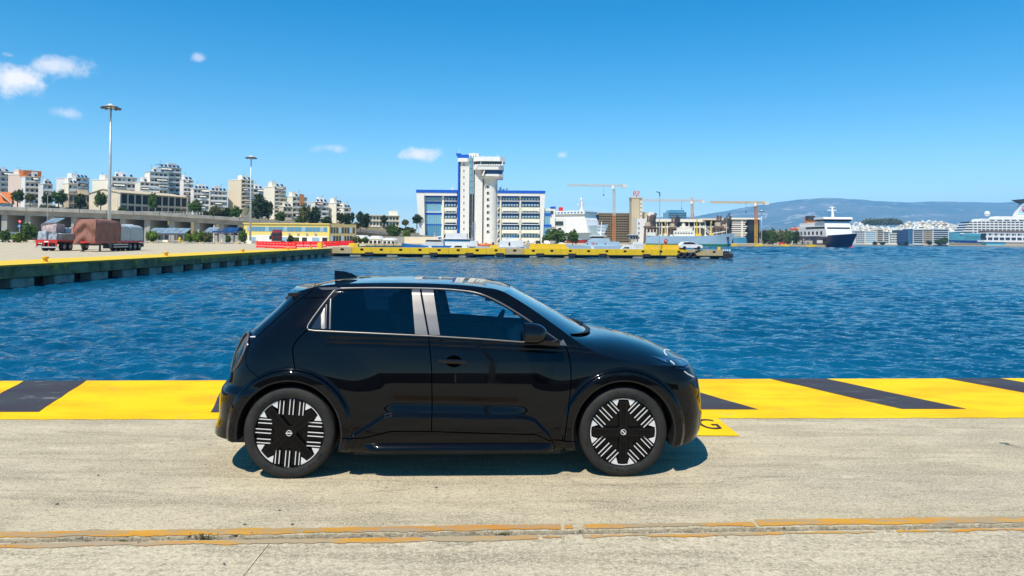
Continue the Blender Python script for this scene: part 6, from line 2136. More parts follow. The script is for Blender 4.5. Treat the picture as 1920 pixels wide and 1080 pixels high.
for x in (-32, -25):
    MB().lathe([(.01, -2.6), (.9, -2.0), (1.1, 0), (.9, 2.0), (.01, 2.6)], 10, (x, -8.8, 12.6), 'x').build('lifeboat', M_OREB, fe, smooth=True, world=False)
text_obj('ferry_lettering', 'Blue Star Ferries', M_WHITE, Matrix.Translation((-17, -8.62, 3.4)) @ Matrix.Rotation(R(90), 4, 'X'), size=5.4, parent=None, sx=1.0, ext=.05)
lo = COL.objects['ferry_lettering']; lo.parent = fe; lo.name = 'lettering'
piece('logo_panel', M_WHITE, fe, 8, 16, -8.75, -8.62, 2.6, 4.6)

# pale blue museum freighter
ms = ship('museum_ship', 'pale blue old cargo ship with green waterline and yellow masts', 'ship', 1291, 463, 420, -9)
hull(ms, 51.5, 9, 6.2, M_HULLL, M_GREEN, 1.55, rake=3.0, sheer=2.2, full=.70, stern=.55)
tier(ms, M_CREAM, -9, 3.5, 3.4, 6.1, 9.6)
tier(ms, M_CREAM, -7, 2, 3.0, 9.65, 11.6)
tier(ms, M_CREAM, -25, -20, 3.0, 6.2, 8.4)
MB().cyl((-3, 0, 11.6), (-3, 0, 14.0), 1.1, n=14).build('funnel', M_CREAM, ms, smooth=40, world=False)
for k in range(7): piece('window', M_DARK, ms, -8.4 + k * 1.6, -7.6 + k * 1.6, -3.46, -3.38, 7.6, 8.4)
for x, h_ in ((-14, 15.5), (5, 17.0), (13.5, 15.8)):
    MB().cyl((x, 0, 6), (x, 0, h_), .45, .3, 8).bar((x, -2.2, h_ - 1.5), (x, 2.2, h_ - 1.5), .5).build('derrick_mast', M_PYEL, ms, world=False)
    MB().box(x - 1.2, x + 1.2, -1.4, 1.4, 6.0, 7.8).build('winch_house', M_PYEL, ms, world=False)
for a, b in (((7.2, -1.5, 12.8), (12.5, -1.5, 7.4)), ((8.8, 1.5, 12.9), (14.2, 1.5, 7.6)), ((14.2, 0, 8), (22, 0, 9.3))):
    MB().cyl(a, b, .26, n=6).build('derrick_boom', M_CREAM, ms, world=False)
MB().cyl((22.5, 0, 8), (22.5, 0, 14.5), .15, n=6).build('jack_staff', M_CREAM, ms, world=False)
MB().box(22.4, 23.6, -3.0, -2.2, 4.2, 6.0).build('anchor', M_DARK, ms, world=False)
random.seed(4)
for k in range(9):
    x = -18 + k * 3.4
    MB().bbox(x, x + 1.6, -2.5, 2.5, 6.0, 6.9 + random.random() * .9, .1).build('hatch_cover', random.choice([M_CREAM, M_OREB, M_PYEL, M_GREYW]), ms, world=False)

# white ferry high in the dry dock behind the trees
wf = ship('dry_docked_ferry', 'big white ferry with red underside behind the round trees', 'ferry', 1083, 455, 425, -40)
wf.location.z = 1.0
wf.scale = (.88, .88, .88)
hull(wf, 44, 15, 10.5, M_HULLL, M_REDB, 1.2, rake=7, sheer=1.5, full=.6, zk=-2.5, flare=.25)
tier(wf, M_WHITE, -20, 14, 7.5, 6.0, 15.0, 2.0)
tier(wf, M_WHITE, -19, 11.6, 7.3, 15.05, 19.0, 1.5)
tier(wf, M_WHITE, -19, 11.5, 8.4, 19.05, 21.4, .5, 'bridge')
for k in range(9): piece('bridge_window', M_GLASSB, wf, 11.4, 11.6, -7.6 + k * 1.7, -6.4 + k * 1.7, 19.6, 20.6)
for k in range(10): piece('window', M_GLASSB, wf, -17 + k * 2.8, -15.4 + k * 2.8, -8.48, -8.38, 19.6, 20.6)
MB().prism([(-16, 21.4), (-13.5, 21.4), (-13.8, 24.5), (-16.1, 24.5)], -1.0, 1.0, 'y').build('funnel', M_RED, wf, world=False)
m = MB().cyl((3, 0, 21.4), (3, 0, 31), 1.3, .6, 8); m.bar((3, -4, 26), (3, 4, 26), .9); m.bar((3, -2.6, 29), (3, 2.6, 29), .7)
m.build('mast', M_WHITE, wf, world=False)

# cruise ship at the right edge
cs = thing('cruise_ship', 'white cruise ship with turquoise bow and striped funnel at right edge', 'cruise ship', (P(1890, 460, 930).x, 930, WZ), R(172))
hull(cs, 165, 26, 16, M_SKYB, M_DEEPB, 7.5, rake=14, sheer=3, full=.82, flare=.15)
def ct(x0, x1, z0, z1, m=M_WHITE, hw=12.6, rake=2.0, nm='superstructure'): return MB().prism([(x0, z0), (x1, z0), (x1 - rake, z1), (x0, z1)], -hw, hw, 'y').build(nm, m, cs, world=False)
for k in range(5):
    ct(-70, 66 - k * 2.5, 16 + k * 3.4, 17.6 + k * 3.4, M_WHITE)
    ct(-70, 65 - k * 2.5, 17.65 + k * 3.4, 19.35 + k * 3.4, M_GLASSD, 11.9, 1.0, 'window_deck')
    for j in range(22):
        piece('cabin_divider', M_WHITE, cs, -60 + j * 5.2, -59 + j * 5.2, 11.92, 12.7, 17.65 + k * 3.4, 19.35 + k * 3.4)
ct(-70, 42, 33.1, 37, M_WHITE, 12.4, 4)
ct(-60, 20, 37.1, 40.5, M_WHITE, 11, 4)
for j in range(8): piece('upper_window', M_GLASSD, cs, -40 + j * 9, -34 + j * 9, 12.42, 12.6, 34.3, 35.6)
for j in range(34):
    piece('porthole', M_GLASSD, cs, -20 + j * 2.4, -19.0 + j * 2.4, 12.85, 13.02, 12.2, 13.4)
MB().lathe([(3.6 * math.cos(a), 3.6 * math.sin(a)) for a in np.linspace(-1.57, 1.57, 11)], 18, (28, 4, 44)).build('radar_dome', M_WHITE, cs, smooth=True, world=False)
fx = -18
MB().prism([(fx - 22, 40.5), (fx + 10, 40.5), (fx + 2, 58), (fx - 14, 60)], -5, 5, 'y').build('funnel', M_WHITE, cs, world=False)
for k in range(6):
    z0 = 43 + k * 2.7
    f_ = (z0 - 40.5) / 18
    MB().prism([(fx - 21.8 + 8 * f_, z0), (fx + 9.8 - 8 * f_, z0), (fx + 9.3 - 8 * f_, z0 + 1.2), (fx - 21.3 + 8 * f_, z0 + 1.2)], -5.12, 5.12, 'y').build('funnel_stripe', M_SKYB, cs, world=False)
MB().prism([(fx - 14, 60.05), (fx + 2, 58.05), (fx + 12, 63), (fx - 4, 64.5)], -4.5, 4.5, 'y').build('funnel_wing', M_DARK, cs, world=False)
ps = [(fx - 4 + 6.8 * math.cos(R(a)), 5.3, 51.5 + 5.2 * math.sin(R(a))) for a in range(190, 351, 10)]
MB().tube(ps, .95, 6).build('funnel_emblem', M_RED, cs, world=False)
MB().bar((fx - 12, 5.3, 53), (fx - 8, 5.3, 53), 1.6, .4).build('funnel_emblem', M_RED, cs, world=False)
MB().lathe([(.01, 5.1), (.9, 5.2), (.9, 5.35), (.01, 5.4)], 10, (fx + 2, 0, 54), 'y').build('funnel_emblem', M_RED, cs, world=False)
# passenger terminal
tm = bldg('ferry_terminal', 'white passenger terminal with tall framed windows at right edge', 'terminal', 1890, 459, 880)
px_box('glazing', M_GLASSD, tm, 1850, 1990, 437, 452, 880, 1.0, 12)
px_box('roof', M_RUST, tm, 1849, 1992, 433.5, 436, 880, -.5, 14)
px_box('roof_edge', M_WHITE, tm, 1849, 1992, 436.1, 437.6, 880, -.4, 12)
px_box('floor_band', M_WHITE, tm, 1849, 1992, 443, 445, 880, .2, .99)
px_box('floor_band', M_WHITE, tm, 1845, 1992, 451.5, 453.5, 880, -.6, 12)
for k in range(12): px_box('mullion', M_WHITE, tm, 1850 + k * 11, 1852.4 + k * 11, 437.7, 451.4, 880, -.2, .15)
for k in range(24): px_box('thin_mullion', M_IVORY, tm, 1853 + k * 5.4, 1854.6 + k * 5.4, 437.7, 442.9, 880, .4, .97)
px_box('lower_wall', M_SKYB, tm, 1850, 1885, 455.0, 459.5, 880, 1, 12); px_box('lower_wall', M_TAN, tm, 1885, 1990, 454, 459.5, 880, 1.2, 12)
# white dome-shaped shelter on the shore by the ferry bow
sb_ = thing('boat_shed', 'white curved boat shed on the shore right of the ferry bow', 'shed', (P(1592, 459, 860).x, 860, 0))
MB().prism([(0 + 9 * math.cos(a), 13 * math.sin(a)) for a in np.linspace(0, math.pi, 12)], 0, 18, 'y').build('shell', M_GREYW, sb_, world=False)
MB().box(-4, 4, -.2, -.02, 0, 7).build('door', M_GLASSD, sb_, world=False)

# patrol boats moored behind the yellow pier
PB = 'patrol boats moored behind the pier'
p1 = ship('patrol_boat', 'dark blue patrol boat with white diagonal stripe, bow pointing left', 'boat', 803, 463, 150, 176, PB)
hull(p1, 10.6, 2.8, 1.75, M_CGBLUE, M_WHITE, .25, rake=1.4, sheer=.55, full=.5)
tier(p1, M_GREYW, -3.6, 1.0, 1.0, 1.7, 2.6, .7); tier(p1, M_GLASSD, -3.0, .6, .9, 2.62, 3.0, .4, 'cabin_window'); tier(p1, M_WHITE, -3.1, .3, .95, 3.02, 3.15, .1, 'cabin_roof')
MB().prism([(-1.9, .05), (-1.2, .05), (-.2, 1.72), (-.9, 1.72)], 1.36, 1.46, 'y').build('diagonal_stripe', M_WHITE, p1, world=False)
MB().cyl((-1.2, 0, 3.1), (-1.4, 0, 4.6), .05, n=6).build('mast', M_WHITE, p1, world=False)
p2 = ship('patrol_boat', 'tall white patrol vessel with grey window band and lattice mast', 'boat', 850, 462, 165, 178, PB)
hull(p2, 14.5, 3.6, 1.7, M_WHITE, M_REDB, .2, rake=1.2, sheer=.5, full=.55)
tier(p2, M_WHITE, -6, 4, 1.6, 1.65, 2.6, .6); tier(p2, M_GLASSB, -4.6, 2.6, 1.5, 2.62, 3.3, .7, 'cabin_window'); tier(p2, M_WHITE, -3.4, 1.8, 1.65, 3.32, 4.6, .2, 'upper_deck'); tier(p2, M_WHITE, -5, 3.0, 1.7, 3.2, 3.31, 0, 'deck_edge')
m = MB(); lattice(m, (-4.8, 0, 2.6), (-4.9, 0, 7.4), .7, 6, .04); m.bar((-5.6, 0, 6.2), (-4.0, 0, 6.4), .08); m.build('lattice_mast', M_STEEL, p2, world=False)
p3 = ship('speed_boat', 'low white speedboat with red waterline just behind the pier edge', 'boat', 846, 463, 143, 177, PB)
hull(p3, 9.2, 2.3, 1.25, M_WHITE, M_REDB, .72, rake=1.6, sheer=.25, full=.35)
tier(p3, M_WHITE, -3.6, .4, .8, 1.15, 2.0, .9); tier(p3, M_GLASSD, -2.4, -.6, .82, 1.5, 1.85, .4, 'cabin_window')
p4 = ship('patrol_boat', 'white patrol vessel carrying an orange rubber dinghy on deck', 'boat', 930, 462, 158, 180, PB)
hull(p4, 14.0, 3.4, 1.6, M_GREYW, None, rake=1.0, sheer=.3, full=.6)
tier(p4, M_WHITE, -6.4, -.6, 1.5, 1.55, 3.0, .4); tier(p4, M_WHITE, -4.0, -1.4, 1.3, 3.02, 3.7, .3); piece('hatch', M_DARK, p4, -3.3, -2.9, 1.5, 1.54, 1.8, 2.6)
tier(p4, M_WHITE, 4.2, 6.2, 1.3, 1.55, 2.9, .3); tier(p4, M_CGBLUE, -5.2, -3.2, 1.2, 3.72, 4.0, 0, 'awning')
MB().cyl((-.2, 0, 1.6), (-.2, 0, 5.4), .06, n=6).build('mast', M_WHITE, p4, world=False)
rib = ship('rubber_dinghy', 'orange rubber dinghy with black engine on the white patrol vessel', 'dinghy', 911, 455, 157.6, 180)
rib.location.z = .22
m = MB().tube([(-1.5, -.75, .25), (.6, -.75, .25), (1.4, -.4, .32), (1.7, 0, .38), (1.4, .4, .32), (.6, .75, .25), (-1.5, .75, .25)], .26, 8)
m.build('tube', M_OREB, rib, smooth=True, world=False)
MB().prism([(-1.4, 0), (1.2, 0), (1.5, .2), (-1.4, .2)], -.7, .7, 'y').build('floor', M_RED, rib, world=False)
MB().bbox(-1.9, -1.45, -.25, .25, .1, .95, .06).build('outboard_engine', M_DARK, rib, world=False)
MB().bbox(-.3, .3, -.3, .3, .2, .8, .05).build('console', M_OREB, rib, world=False)
p5 = ship('patrol_boat', 'large light blue patrol boat with wedge bridge and white radar mast', 'boat', 1110, 464, 152, 174, PB)
hull(p5, 14.5, 3.6, 2.0, M_HULLL, M_CGBLUE, 1.25, rake=1.8, sheer=.45, full=.45)
tier(p5, M_HULLL, -6.2, 2.4, 1.5, 1.95, 3.0, 1.6); tier(p5, M_HULLL, -4.0, 1.2, 1.4, 3.02, 3.7, 1.3); tier(p5, M_GLASSD, -2.6, .6, 1.3, 3.72, 4.1, .5, 'bridge_window'); tier(p5, M_WHITE, -3.2, .8, 1.5, 4.12, 4.3, .3, 'bridge_roof')
MB().prism([(-1.2, .1), (-.6, .1), (.4, 1.9), (-.2, 1.9)], 1.72, 1.82, 'y').build('diagonal_stripe', M_WHITE, p5, world=False)
m = MB().cyl((-1.9, 0, 4.3), (-2.1, 0, 7.4), .14, .08, 8)
for z in (5.0, 5.7, 6.4): m.bar((-2.9, 0, z), (-1.0, 0, z + .12), .14)
m.lathe([(.01, -.2), (.28, -.1), (.3, .1), (.01, .22)], 10, (-1.6, 0, 4.8)); m.build('radar_mast', M_WHITE, p5, world=False)
text_obj('boat_number', '08', M_RED, Matrix.Translation((-.2, 1.52, 2.5)) @ Matrix.Rotation(R(180), 4, 'Z') @ Matrix.Rotation(R(90), 4, 'X'), size=.7, ext=.02)
lo = COL.objects['boat_number']; lo.parent = p5
for x in (.9, -1.1, -3.0): piece('window', M_GLASSD, p5, x, x + .22, 1.5, 1.54, 2.35, 2.62)
p6 = ship('speed_boat', 'white speedboat with red stripe in front of the light blue patrol boat', 'boat', 1163, 464, 141, 178, PB)
hull(p6, 6.6, 2.0, 1.25, M_WHITE, M_RED, .85, rake=1.2, sheer=.2, full=.35)
tier(p6, M_WHITE, -2.9, .2, .75, 1.15, 2.3, 1.0); tier(p6, M_GLASSD, -1.8, -.4, .77, 1.6, 1.9, .4, 'cabin_window')
p7 = ship('work_boat', 'grey work boat with dark wheelhouse below the silo tower', 'boat', 1192, 463, 160, 180, PB)
hull(p7, 6.2, 2.2, 1.3, M_GREYW, None, rake=.6, sheer=.2, full=.6)
tier(p7, M_GREYW, -2.2, 1.2, .9, 1.25, 2.4, .2); tier(p7, M_WHITE, -1.6, .6, .85, 2.42, 3.0, .2)
kiosk = bldg('gate_kiosk', 'small grey glazed kiosk on legs below the silo tower', 'kiosk', 1188, 457, 245)
px_box('cabin', M_GREYC, kiosk, 1180, 1197, 441, 449, 245, 0, 3); px_box('roof', M_GREYW, kiosk, 1179, 1198, 439.5, 440.9, 245, -.3, 3.3)
for k in range(3): px_box('window', M_GLASSD, kiosk, 1181.5 + k * 5.2, 1185.5 + k * 5.2, 442.5, 447, 245, -.12, -.01)
for px in (1181, 1195): px_box('leg', M_GREYC, kiosk, px, px + 1.4, 449.1, 460, 245, .4, 1.0)

# ------------------------------------------------------------------ lorry, trailer and other vehicles on the apron
def road_wheel(mbx, x, y, r, w, s):
    mbx.lathe([(r * .55, 0), (r * .95, 0), (r, .04), (r, w - .04), (r * .95, w)], 22, (x, y if s > 0 else y - w, r), 'y')
def wheels(t, xs, hw, r=.48, w=.5):
    for x in xs:
        for s in (-1, 1):
            y0 = -hw if s < 0 else hw - w
            m = MB().lathe([(.05, .02), (r * .55, .03), (r * .6, 0), (r * .95, 0), (r, .05), (r, w - .05), (r * .95, w), (.05, w)], 22, (x, y0, r), 'y')
            o = m.build('wheel', M_TYRE, t, smooth=40, world=False)
            yy = y0 - .01 if s < 0 else y0 + w + .01
            MB().lathe([(.01, 0), (r * .5, .0), (r * .52, .02)], 16, (x, yy, r), 'y').build('hub', M_GREYC, o, smooth=40, world=False)
TY = R(95)
tg = G(180, 471.5)
tr = thing('trailer', 'parked flatbed trailer loaded with tarpaulin covered cargo and red frame', 'trailer', (tg.x, tg.y, GT), TY)
# local: x runs back along the right side, y across; the near end is x=0
MB().box(0, 12.6, .05, 2.5, 1.05, 1.25).build('bed', M_REDP, tr, world=False)
for y in (.7, 1.75): MB().box(.2, 12.4, y, y + .14, .72, 1.045).build('chassis_beam', M_DSTEEL, tr, world=False)
wt = [8.7, 10.0, 11.3]
for x in wt:
    for y0 in (.05, 2.0):
        o = MB().lathe([(.05, .02), (.28, .03), (.30, 0), (.48, 0), (.5, .05), (.5, .4), (.48, .45), (.05, .45)], 22, (x, y0, .5), 'y').build('wheel', M_TYRE, tr, smooth=40, world=False)
        MB().lathe([(.01, 0), (.25, .0), (.27, .02)], 16, (x, y0 - .01, .5), 'y').build('hub', M_GREYC, o, smooth=40, world=False)
for y in (.3, 2.2):
    MB().box(1.4, 1.6, y - .08, y + .08, .05, 1.04).box(1.25, 1.75, y - .2, y + .2, 0, .06).build('landing_leg', M_DSTEEL, tr, world=False)
for z in (.45, .75): MB().box(4.2, 8.0, .02, .08, z, z + .14).build('side_guard', M_STEEL, tr, world=False)
MB().box(3.2, 4.0, .1, .8, .35, 1.0).build('tool_box', M_DSTEEL, tr, world=False)
MB().box(12.2, 12.6, .1, 2.4, .45, .95).build('rear_bumper', M_DSTEEL, tr, world=False)
# cargo under brown tarpaulin: draped, wrinkled sheet
def drape(x0, x1, y0, y1, z0, z1, m, label, amp=.09, seed=1, rnd=.25, dome=0.0):
    rnd_ = random.Random(seed)
    t = thing('tarpaulin_load', label, 'tarpaulin', (0, 0, 0), 0)
    t.location = tr.location.copy(); t.rotation_euler = tr.rotation_euler
    nu, nv = 56, 20
    W_, D_ = x1 - x0, y1 - y0
    per = [(x0, y1)] 
    rows = []
    path = []
    n1, n2 = 14, 30
    for k in range(n1): path.append((x0, y1 - D_ * k / n1, -1, 0))
    for k in range(n2): path.append((x0 + W_ * k / n2, y0, 0, -1))
    for k in range(n1): path.append((x1, y0 + D_ * k / n1, 1, 0))
    for k in range(n2 + 1): path.append((x1 - W_ * k / n2, y1, 0, 1))
    fr = [rnd_.uniform(0, 6.28) for _ in range(12)]
    for j in range(nv + 1):
        f = j / nv
        z = z0 + (z1 - z0) * f
        row = []
        for i, (x, y, nx, ny) in enumerate(path):
            s = i / len(path)
            fold = math.sin(s * 62 + fr[0] + 1.6 * math.sin(f * 3 + fr[1])) * .5 + math.sin(s * 131 + fr[2] + f * 4) * .3
            swag = math.sin(f * 11 + 5 * abs(((s * len(path) / n1) % 1) - .5) * 2 + fr[3]) * (.9 if nx < 0 else .25)
            a = amp * (fold * (1.15 - f) + swag * .8)
            inset = rnd * max(0, (f - .8) / .2) ** 2
            cx, cy = (x0 + x1) / 2, (y0 + y1) / 2
            px_ = x + nx * a - (x - cx) / W_ * 2 * inset
            py_ = y + ny * a - (y - cy) / D_ * 2 * inset
            zz = z + dome * (1 - ((y - cy) / (D_ / 2)) ** 2) * f + (.05 * math.sin(s * 40 + fr[4]) if j == 0 else 0)
            row.append((px_, py_, zz))
        rows.append(row)
    mb = MB().grid(rows)
    cx, cy = (x0 + x1) / 2, (y0 + y1) / 2
    top = rows[-1]
    st = len(mb.v)
    mb.add(top + [(cx + (x - cx) * .5, cy + (y - cy) * .5, z + .10 + .06 * math.sin(x * 3)) for x, y, z in top] + [(cx, cy, top[0][2] + .14)],
           [(i, i + 1, len(top) + i + 1, len(top) + i) for i in range(len(top) - 1)] + [(len(top) + i, len(top) + i + 1, 2 * len(top)) for i in range(len(top) - 1)])
    mb.build('sheet', m, t, smooth=True, world=False)
    return t
drape(.05, 6.1, .05, 2.5, .95, 3.75, M_TARPB, 'cargo wrapped in sagging brown tarpaulin on the near trailer end', amp=.17, seed=3)
drape(6.25, 8.7, .15, 2.45, 1.27, 3.35, M_TARPG, 'middle grey tarpaulin hood on the trailer', amp=.03, seed=4, rnd=.5)
drape(8.85, 12.4, .15, 2.45, 1.27, 3.3, M_TARPG, 'long grey tarpaulin hood at the trailer tail', amp=.03, seed=5, rnd=.45)
lg = G(108, 470)
lr = thing('flatbed_lorry', 'red framed flatbed lorry seen from behind at the left', 'lorry', (lg.x, lg.y, GT), TY)
MB().box(0, 7.5, .05, 2.5, 1.15, 1.32).build('bed', M_REDP, lr, world=False)
for y in (.7, 1.7): MB().box(.1, 8.5, y, y + .14, .8, 1.145).build('chassis_beam', M_DSTEEL, lr, world=False)
MB().box(-.06, -.003, .02, 2.52, .98, 1.36).build('rear_beam', M_REDP, lr, world=False)
for y in (.1, .95, 1.5, 2.3): MB().box(-.08, .06, y, y + .14, .52, .979).build('rear_frame', M_REDP, lr, world=False)
MB().box(-.12, .0, .0, 2.54, .38, .54).build('rear_bumper', M_STEEL, lr, world=False)
for y in (.4, 1.9): MB().box(-.02, .05, y, y + .4, .66, .86).build('tail_lamp', M_LAMPR, lr, world=False)
MB().box(-.1, -.062, 1.0, 1.5, 1.05, 1.2).build('number_plate', M_WHITE, lr, world=False)
for x in (1.5, 2.85, 6.6):
    for y0 in (.02, 2.0):
        o = MB().lathe([(.05, .02), (.28, .03), (.30, 0), (.48, 0), (.5, .05), (.5, .4), (.48, .45), (.05, .45)], 22, (x, y0, .5), 'y').build('wheel', M_TYRE, lr, smooth=40, world=False)
        MB().lathe([(.01, 0), (.25, .0), (.27, .02)], 16, (x, y0 - .01, .5), 'y').build('hub', M_GREYC, o, smooth=40, world=False)
MB().bbox(7.6, 9.4, .1, 2.45, .7, 3.2, .2).build('cab', M_REDP, lr, world=False)
MB().box(8.0, 9.0, .06, .099, 1.9, 2.8).build('cab_window', M_GLASSD, lr, world=False)
random.seed(12)
def cargo(name, label, cat, x0, x1, y0, y1, z0, z1, m, jit=.06):
    t = thing(name, label, cat, (0, 0, 0), 0)
    t.location = lr.location.copy(); t.rotation_euler = lr.rotation_euler
    b = MB().bbox(x0, x1, y0, y1, z0, z1, .08)
    b.v = [(x + random.uniform(-jit, jit), y + random.uniform(-jit, jit), z + (random.uniform(-jit, jit) if z > z0 + .1 else 0)) for x, y, z in b.v]
    b.build('wrapping', m, t, world=False)
    return t
cargo('wrapped_pallet', 'blue and white film wrapped pallet on the lorry tail', 'pallet', .1, 1.0, .1, 1.2, 1.33, 2.12, M_CARGO)
cargo('wrapped_pallet', 'taller film wrapped bale at the left of the lorry tail', 'pallet', .1, 1.1, 1.3, 2.4, 1.33, 2.35, M_CARGO)
cargo('crate', 'dark grey crate load along the lorry side', 'crate', 1.1, 6.8, .1, 2.4, 1.33, 2.15, M_GREYC, .02)
cargo('sack_load', 'pile of pale pink sacks on top of the lorry load', 'sacks', .8, 2.6, .6, 2.3, 2.2, 3.25, M_PCARGO, .16)
cargo('sack_load', 'smaller grey sack pile behind the pink sacks', 'sacks', 2.8, 4.0, .5, 2.0, 2.2, 2.9, M_TARPG, .14)

# dark red lorry tractor and white vans by the yellow office
def van(px, py, Y, yaw, L, H, Wd, body, label, cab=None, name='van'):
    g = P(px, py, Y)
    t = thing(name, label, 'lorry' if cab else 'van', (g.x, Y, GT), R(yaw))
    MB().prism([(-L / 2, .35), (L / 2 - .1, .35), (L / 2, .9), (L / 2 - .2, 1.15), (L / 2 - .9, H * .96), (L / 2 - 1.3, H), (-L / 2 + .1, H), (-L / 2, H * .9)], -Wd / 2, Wd / 2, 'y').build('body', body, t, world=False)
    for s in (-1, 1):
        MB().prism([(L / 2 - 1.6, 1.25), (L / 2 - .45, 1.25), (L / 2 - .95, H * .9), (L / 2 - 1.6, H * .9)], s * Wd / 2 - .01, s * Wd / 2 + .02, 'y').build('window', M_GLASSD, t, world=False)
    for x in (-L / 2 + .8, L / 2 - .9):
        for s in (-1, 1):
            MB().lathe([(.01, 0), (.3, 0), (.34, .03), (.34, .2), (.01, .22)], 14, (x, s * (Wd / 2 - .12) - .1, .34), 'y').build('wheel', M_TYRE, t, smooth=40, world=False)
    MB().bbox(-L / 2 - .03, -L / 2 + .02, -Wd * .4, Wd * .4, H * .55, H * .85, .02).build('rear_window', M_GLASSD, t, world=False)
    return t
def tractor(px, Y, yaw, m, label, wagon=None):
    g = P(px, 458, Y)
    t = thing('lorry_tractor', label, 'lorry', (g.x, Y, GT), R(yaw))
    MB().bbox(-1.0, 1.0, -1.22, 1.22, .9, 3.5, .25).build('cab', m, t, world=False)
    MB().prism([(-1.0, 3.45), (.7, 3.45), (-.2, 3.95), (-.9, 3.95)], -1.1, 1.1, 'y').build('roof_fairing', m, t, world=False)
    MB().box(1.0, 1.03, -1.05, 1.05, 2.2, 3.1).build('windscreen', M_GLASSD, t, world=False)
    MB().box(.98, 1.06, -1.2, 1.2, .5, .95).build('bumper', M_GREYC, t, world=False)
    MB().box(-5, -1.01, -.5, .5, .7, .95).build('chassis', M_DSTEEL, t, world=False)
    MB().box(1.0, 1.05, -.9, .9, 1.1, 1.9).build('grille', M_DARK, t, world=False)
    for x in (.2, -3.4, -4.5):
        for s in (-1, 1):
            MB().lathe([(.01, 0), (.48, 0), (.5, .05), (.5, .35), (.01, .38)], 16, (x, s * 1.0 - .18, .5), 'y').build('wheel', M_TYRE, t, smooth=40, world=False)
    for s in (-1, 1): MB().box(.8, .95, s * 1.32 - .1, s * 1.32 + .1, 2.3, 2.9).build('mirror', M_DARK, t, world=False)
    return t
M_MAROON = mat('maroon_truck_paint', (0.20, 0.012, 0.018), 0.35, scale=.8, var=.15)
tractor(519, 185, -82, M_MAROON, 'dark maroon lorry cab facing the camera behind the red barriers')
van(499, 458, 205, 5, 5.5, 2.6, 2.0, M_WHITE, 'white van left of the maroon lorry cab')
van(14, 455, 190, 10, 5.6, 2.5, 2.0, M_WHITE, 'white van behind shrubs at the far left')
van(22, 458, 178, 80, 5.0, 2.7, 2.1, M_GREYW, 'pale boxy van partly hidden by the shrubs at the left edge')

def car_small(px, Y, z, yaw, m, label):
    g = P(px, 462, Y)
    t = thing('parked_car', label, 'car', (g.x, Y, z), R(yaw), 'distant parked cars')
    prof = [(-2.1, .35), (-2.12, .75), (-1.95, 1.0), (-1.5, 1.42), (-.3, 1.5), (.45, 1.42), (1.15, 1.0), (1.95, .85), (2.12, .6), (2.1, .35)]
    MB().prism(prof, -.86, .86, 'y').build('body', m, t, world=False)
    for s in (-1, 1):
        MB().prism([(-1.6, 1.0), (-1.3, 1.36), (-.3, 1.42), (.4, 1.35), (.95, 1.0)], s * .862 - .012, s * .862 + .012, 'y').build('side_window', M_GLASSD, t, world=False)
        for x in (-1.3, 1.35):
            MB().lathe([(.01, 0), (.2, 0), (.31, 0), (.33, .03), (.33, .2), (.01, .22)], 18, (x, s * .8 - .1, .33), 'y').build('wheel', M_TYRE, t, smooth=40, world=False)
    MB().prism([(.5, 1.41), (1.12, 1.03), (1.15, 1.05), (.55, 1.44)], -.7, .7, 'y').build('windscreen', M_GLASSD, t, world=False)
    return t
car_small(1294, 127.5, PT, 2, M_WHITE, 'white hatchback parked on the end of the yellow pier')
CARS = [(994, 'silver car beside the control building foot', M_GREYW), (1009, 'dark car left of the round trees', M_DARK), (1024, 'white car before the trees by the yard wall', M_WHITE), (1037, 'dark grey car under the first round tree', M_GREYC), (968, 'white car at the foot of the round tower', M_WHITE)]
for px, lb, m in CARS: car_small(px, 258, 0, random.uniform(60, 120), m, lb)
for px, lb, m in [(1466, 'red car parked under the trees left of the navy ferry', M_RED), (1445, 'dark car parked on the distant yellow quay', M_DARK)]: car_small(px, 456, .1, 5, m, lb)

# ------------------------------------------------------------------ red water barriers on the apron
def barrier(px, py, yaw, label, ln=2.0):
    g = G(px, py, GT)
    t = thing('plastic_barrier', label, 'barrier', (g.x, g.y, GT), yaw, 'red plastic barriers on the apron')
    prof = [(-.30, 0), (.30, 0), (.30, .25), (.15, .5), (.12, 1.15), (-.12, 1.15), (-.15, .5), (-.30, .25)]
    MB().prism(prof, -ln / 2 + .02, ln / 2 - .02, 'x').build('body', M_RED, t, world=False)
    for k in (-.55, 0, .55): MB().box(k - .12, k + .12, -.135, -.115, .80, .87).build('slot', M_WHITE, t, world=False)
    for k in (-.6, .6): MB().box(k - .15, k + .15, -.3, .3, -.001, .08).build('foot_opening', M_DARK, t, world=False)
    MB().cyl((ln / 2, 0, .2), (ln / 2, 0, .9), .06, n=8).build('coupling', M_REDP, t, world=False)
pts_ = [(491, 464.3), (508, 465.2), (526, 466.1), (544, 467)]
for i, (px, py) in enumerate(pts_):
    barrier(px, py, R(-4), ['leftmost red barrier of the near row beside the maroon lorry', 'second red barrier from the left in the near row', 'third red barrier from the left in the near row', 'right end red barrier of the near row'][i])
for i, (px, py) in enumerate([(559, 463.5), (573, 463.3), (588, 463.2), (602, 463.6), (614, 462.0), (628, 461.2), (643, 460.2), (655, 459.4)]):
    barrier(px, py, R([4, 2, -3, 3, 25, 30, 30, 32][i]), ['red barrier just right of the gap after the near row', 'second red barrier after the gap', 'third red barrier after the gap', 'red barrier left of the yellow bollard at the corner', 'red barrier right of the corner bollard', 'red barrier second past the corner bollard', 'red barrier third past the corner bollard', 'last red barrier, nearest the yellow crates'][i])
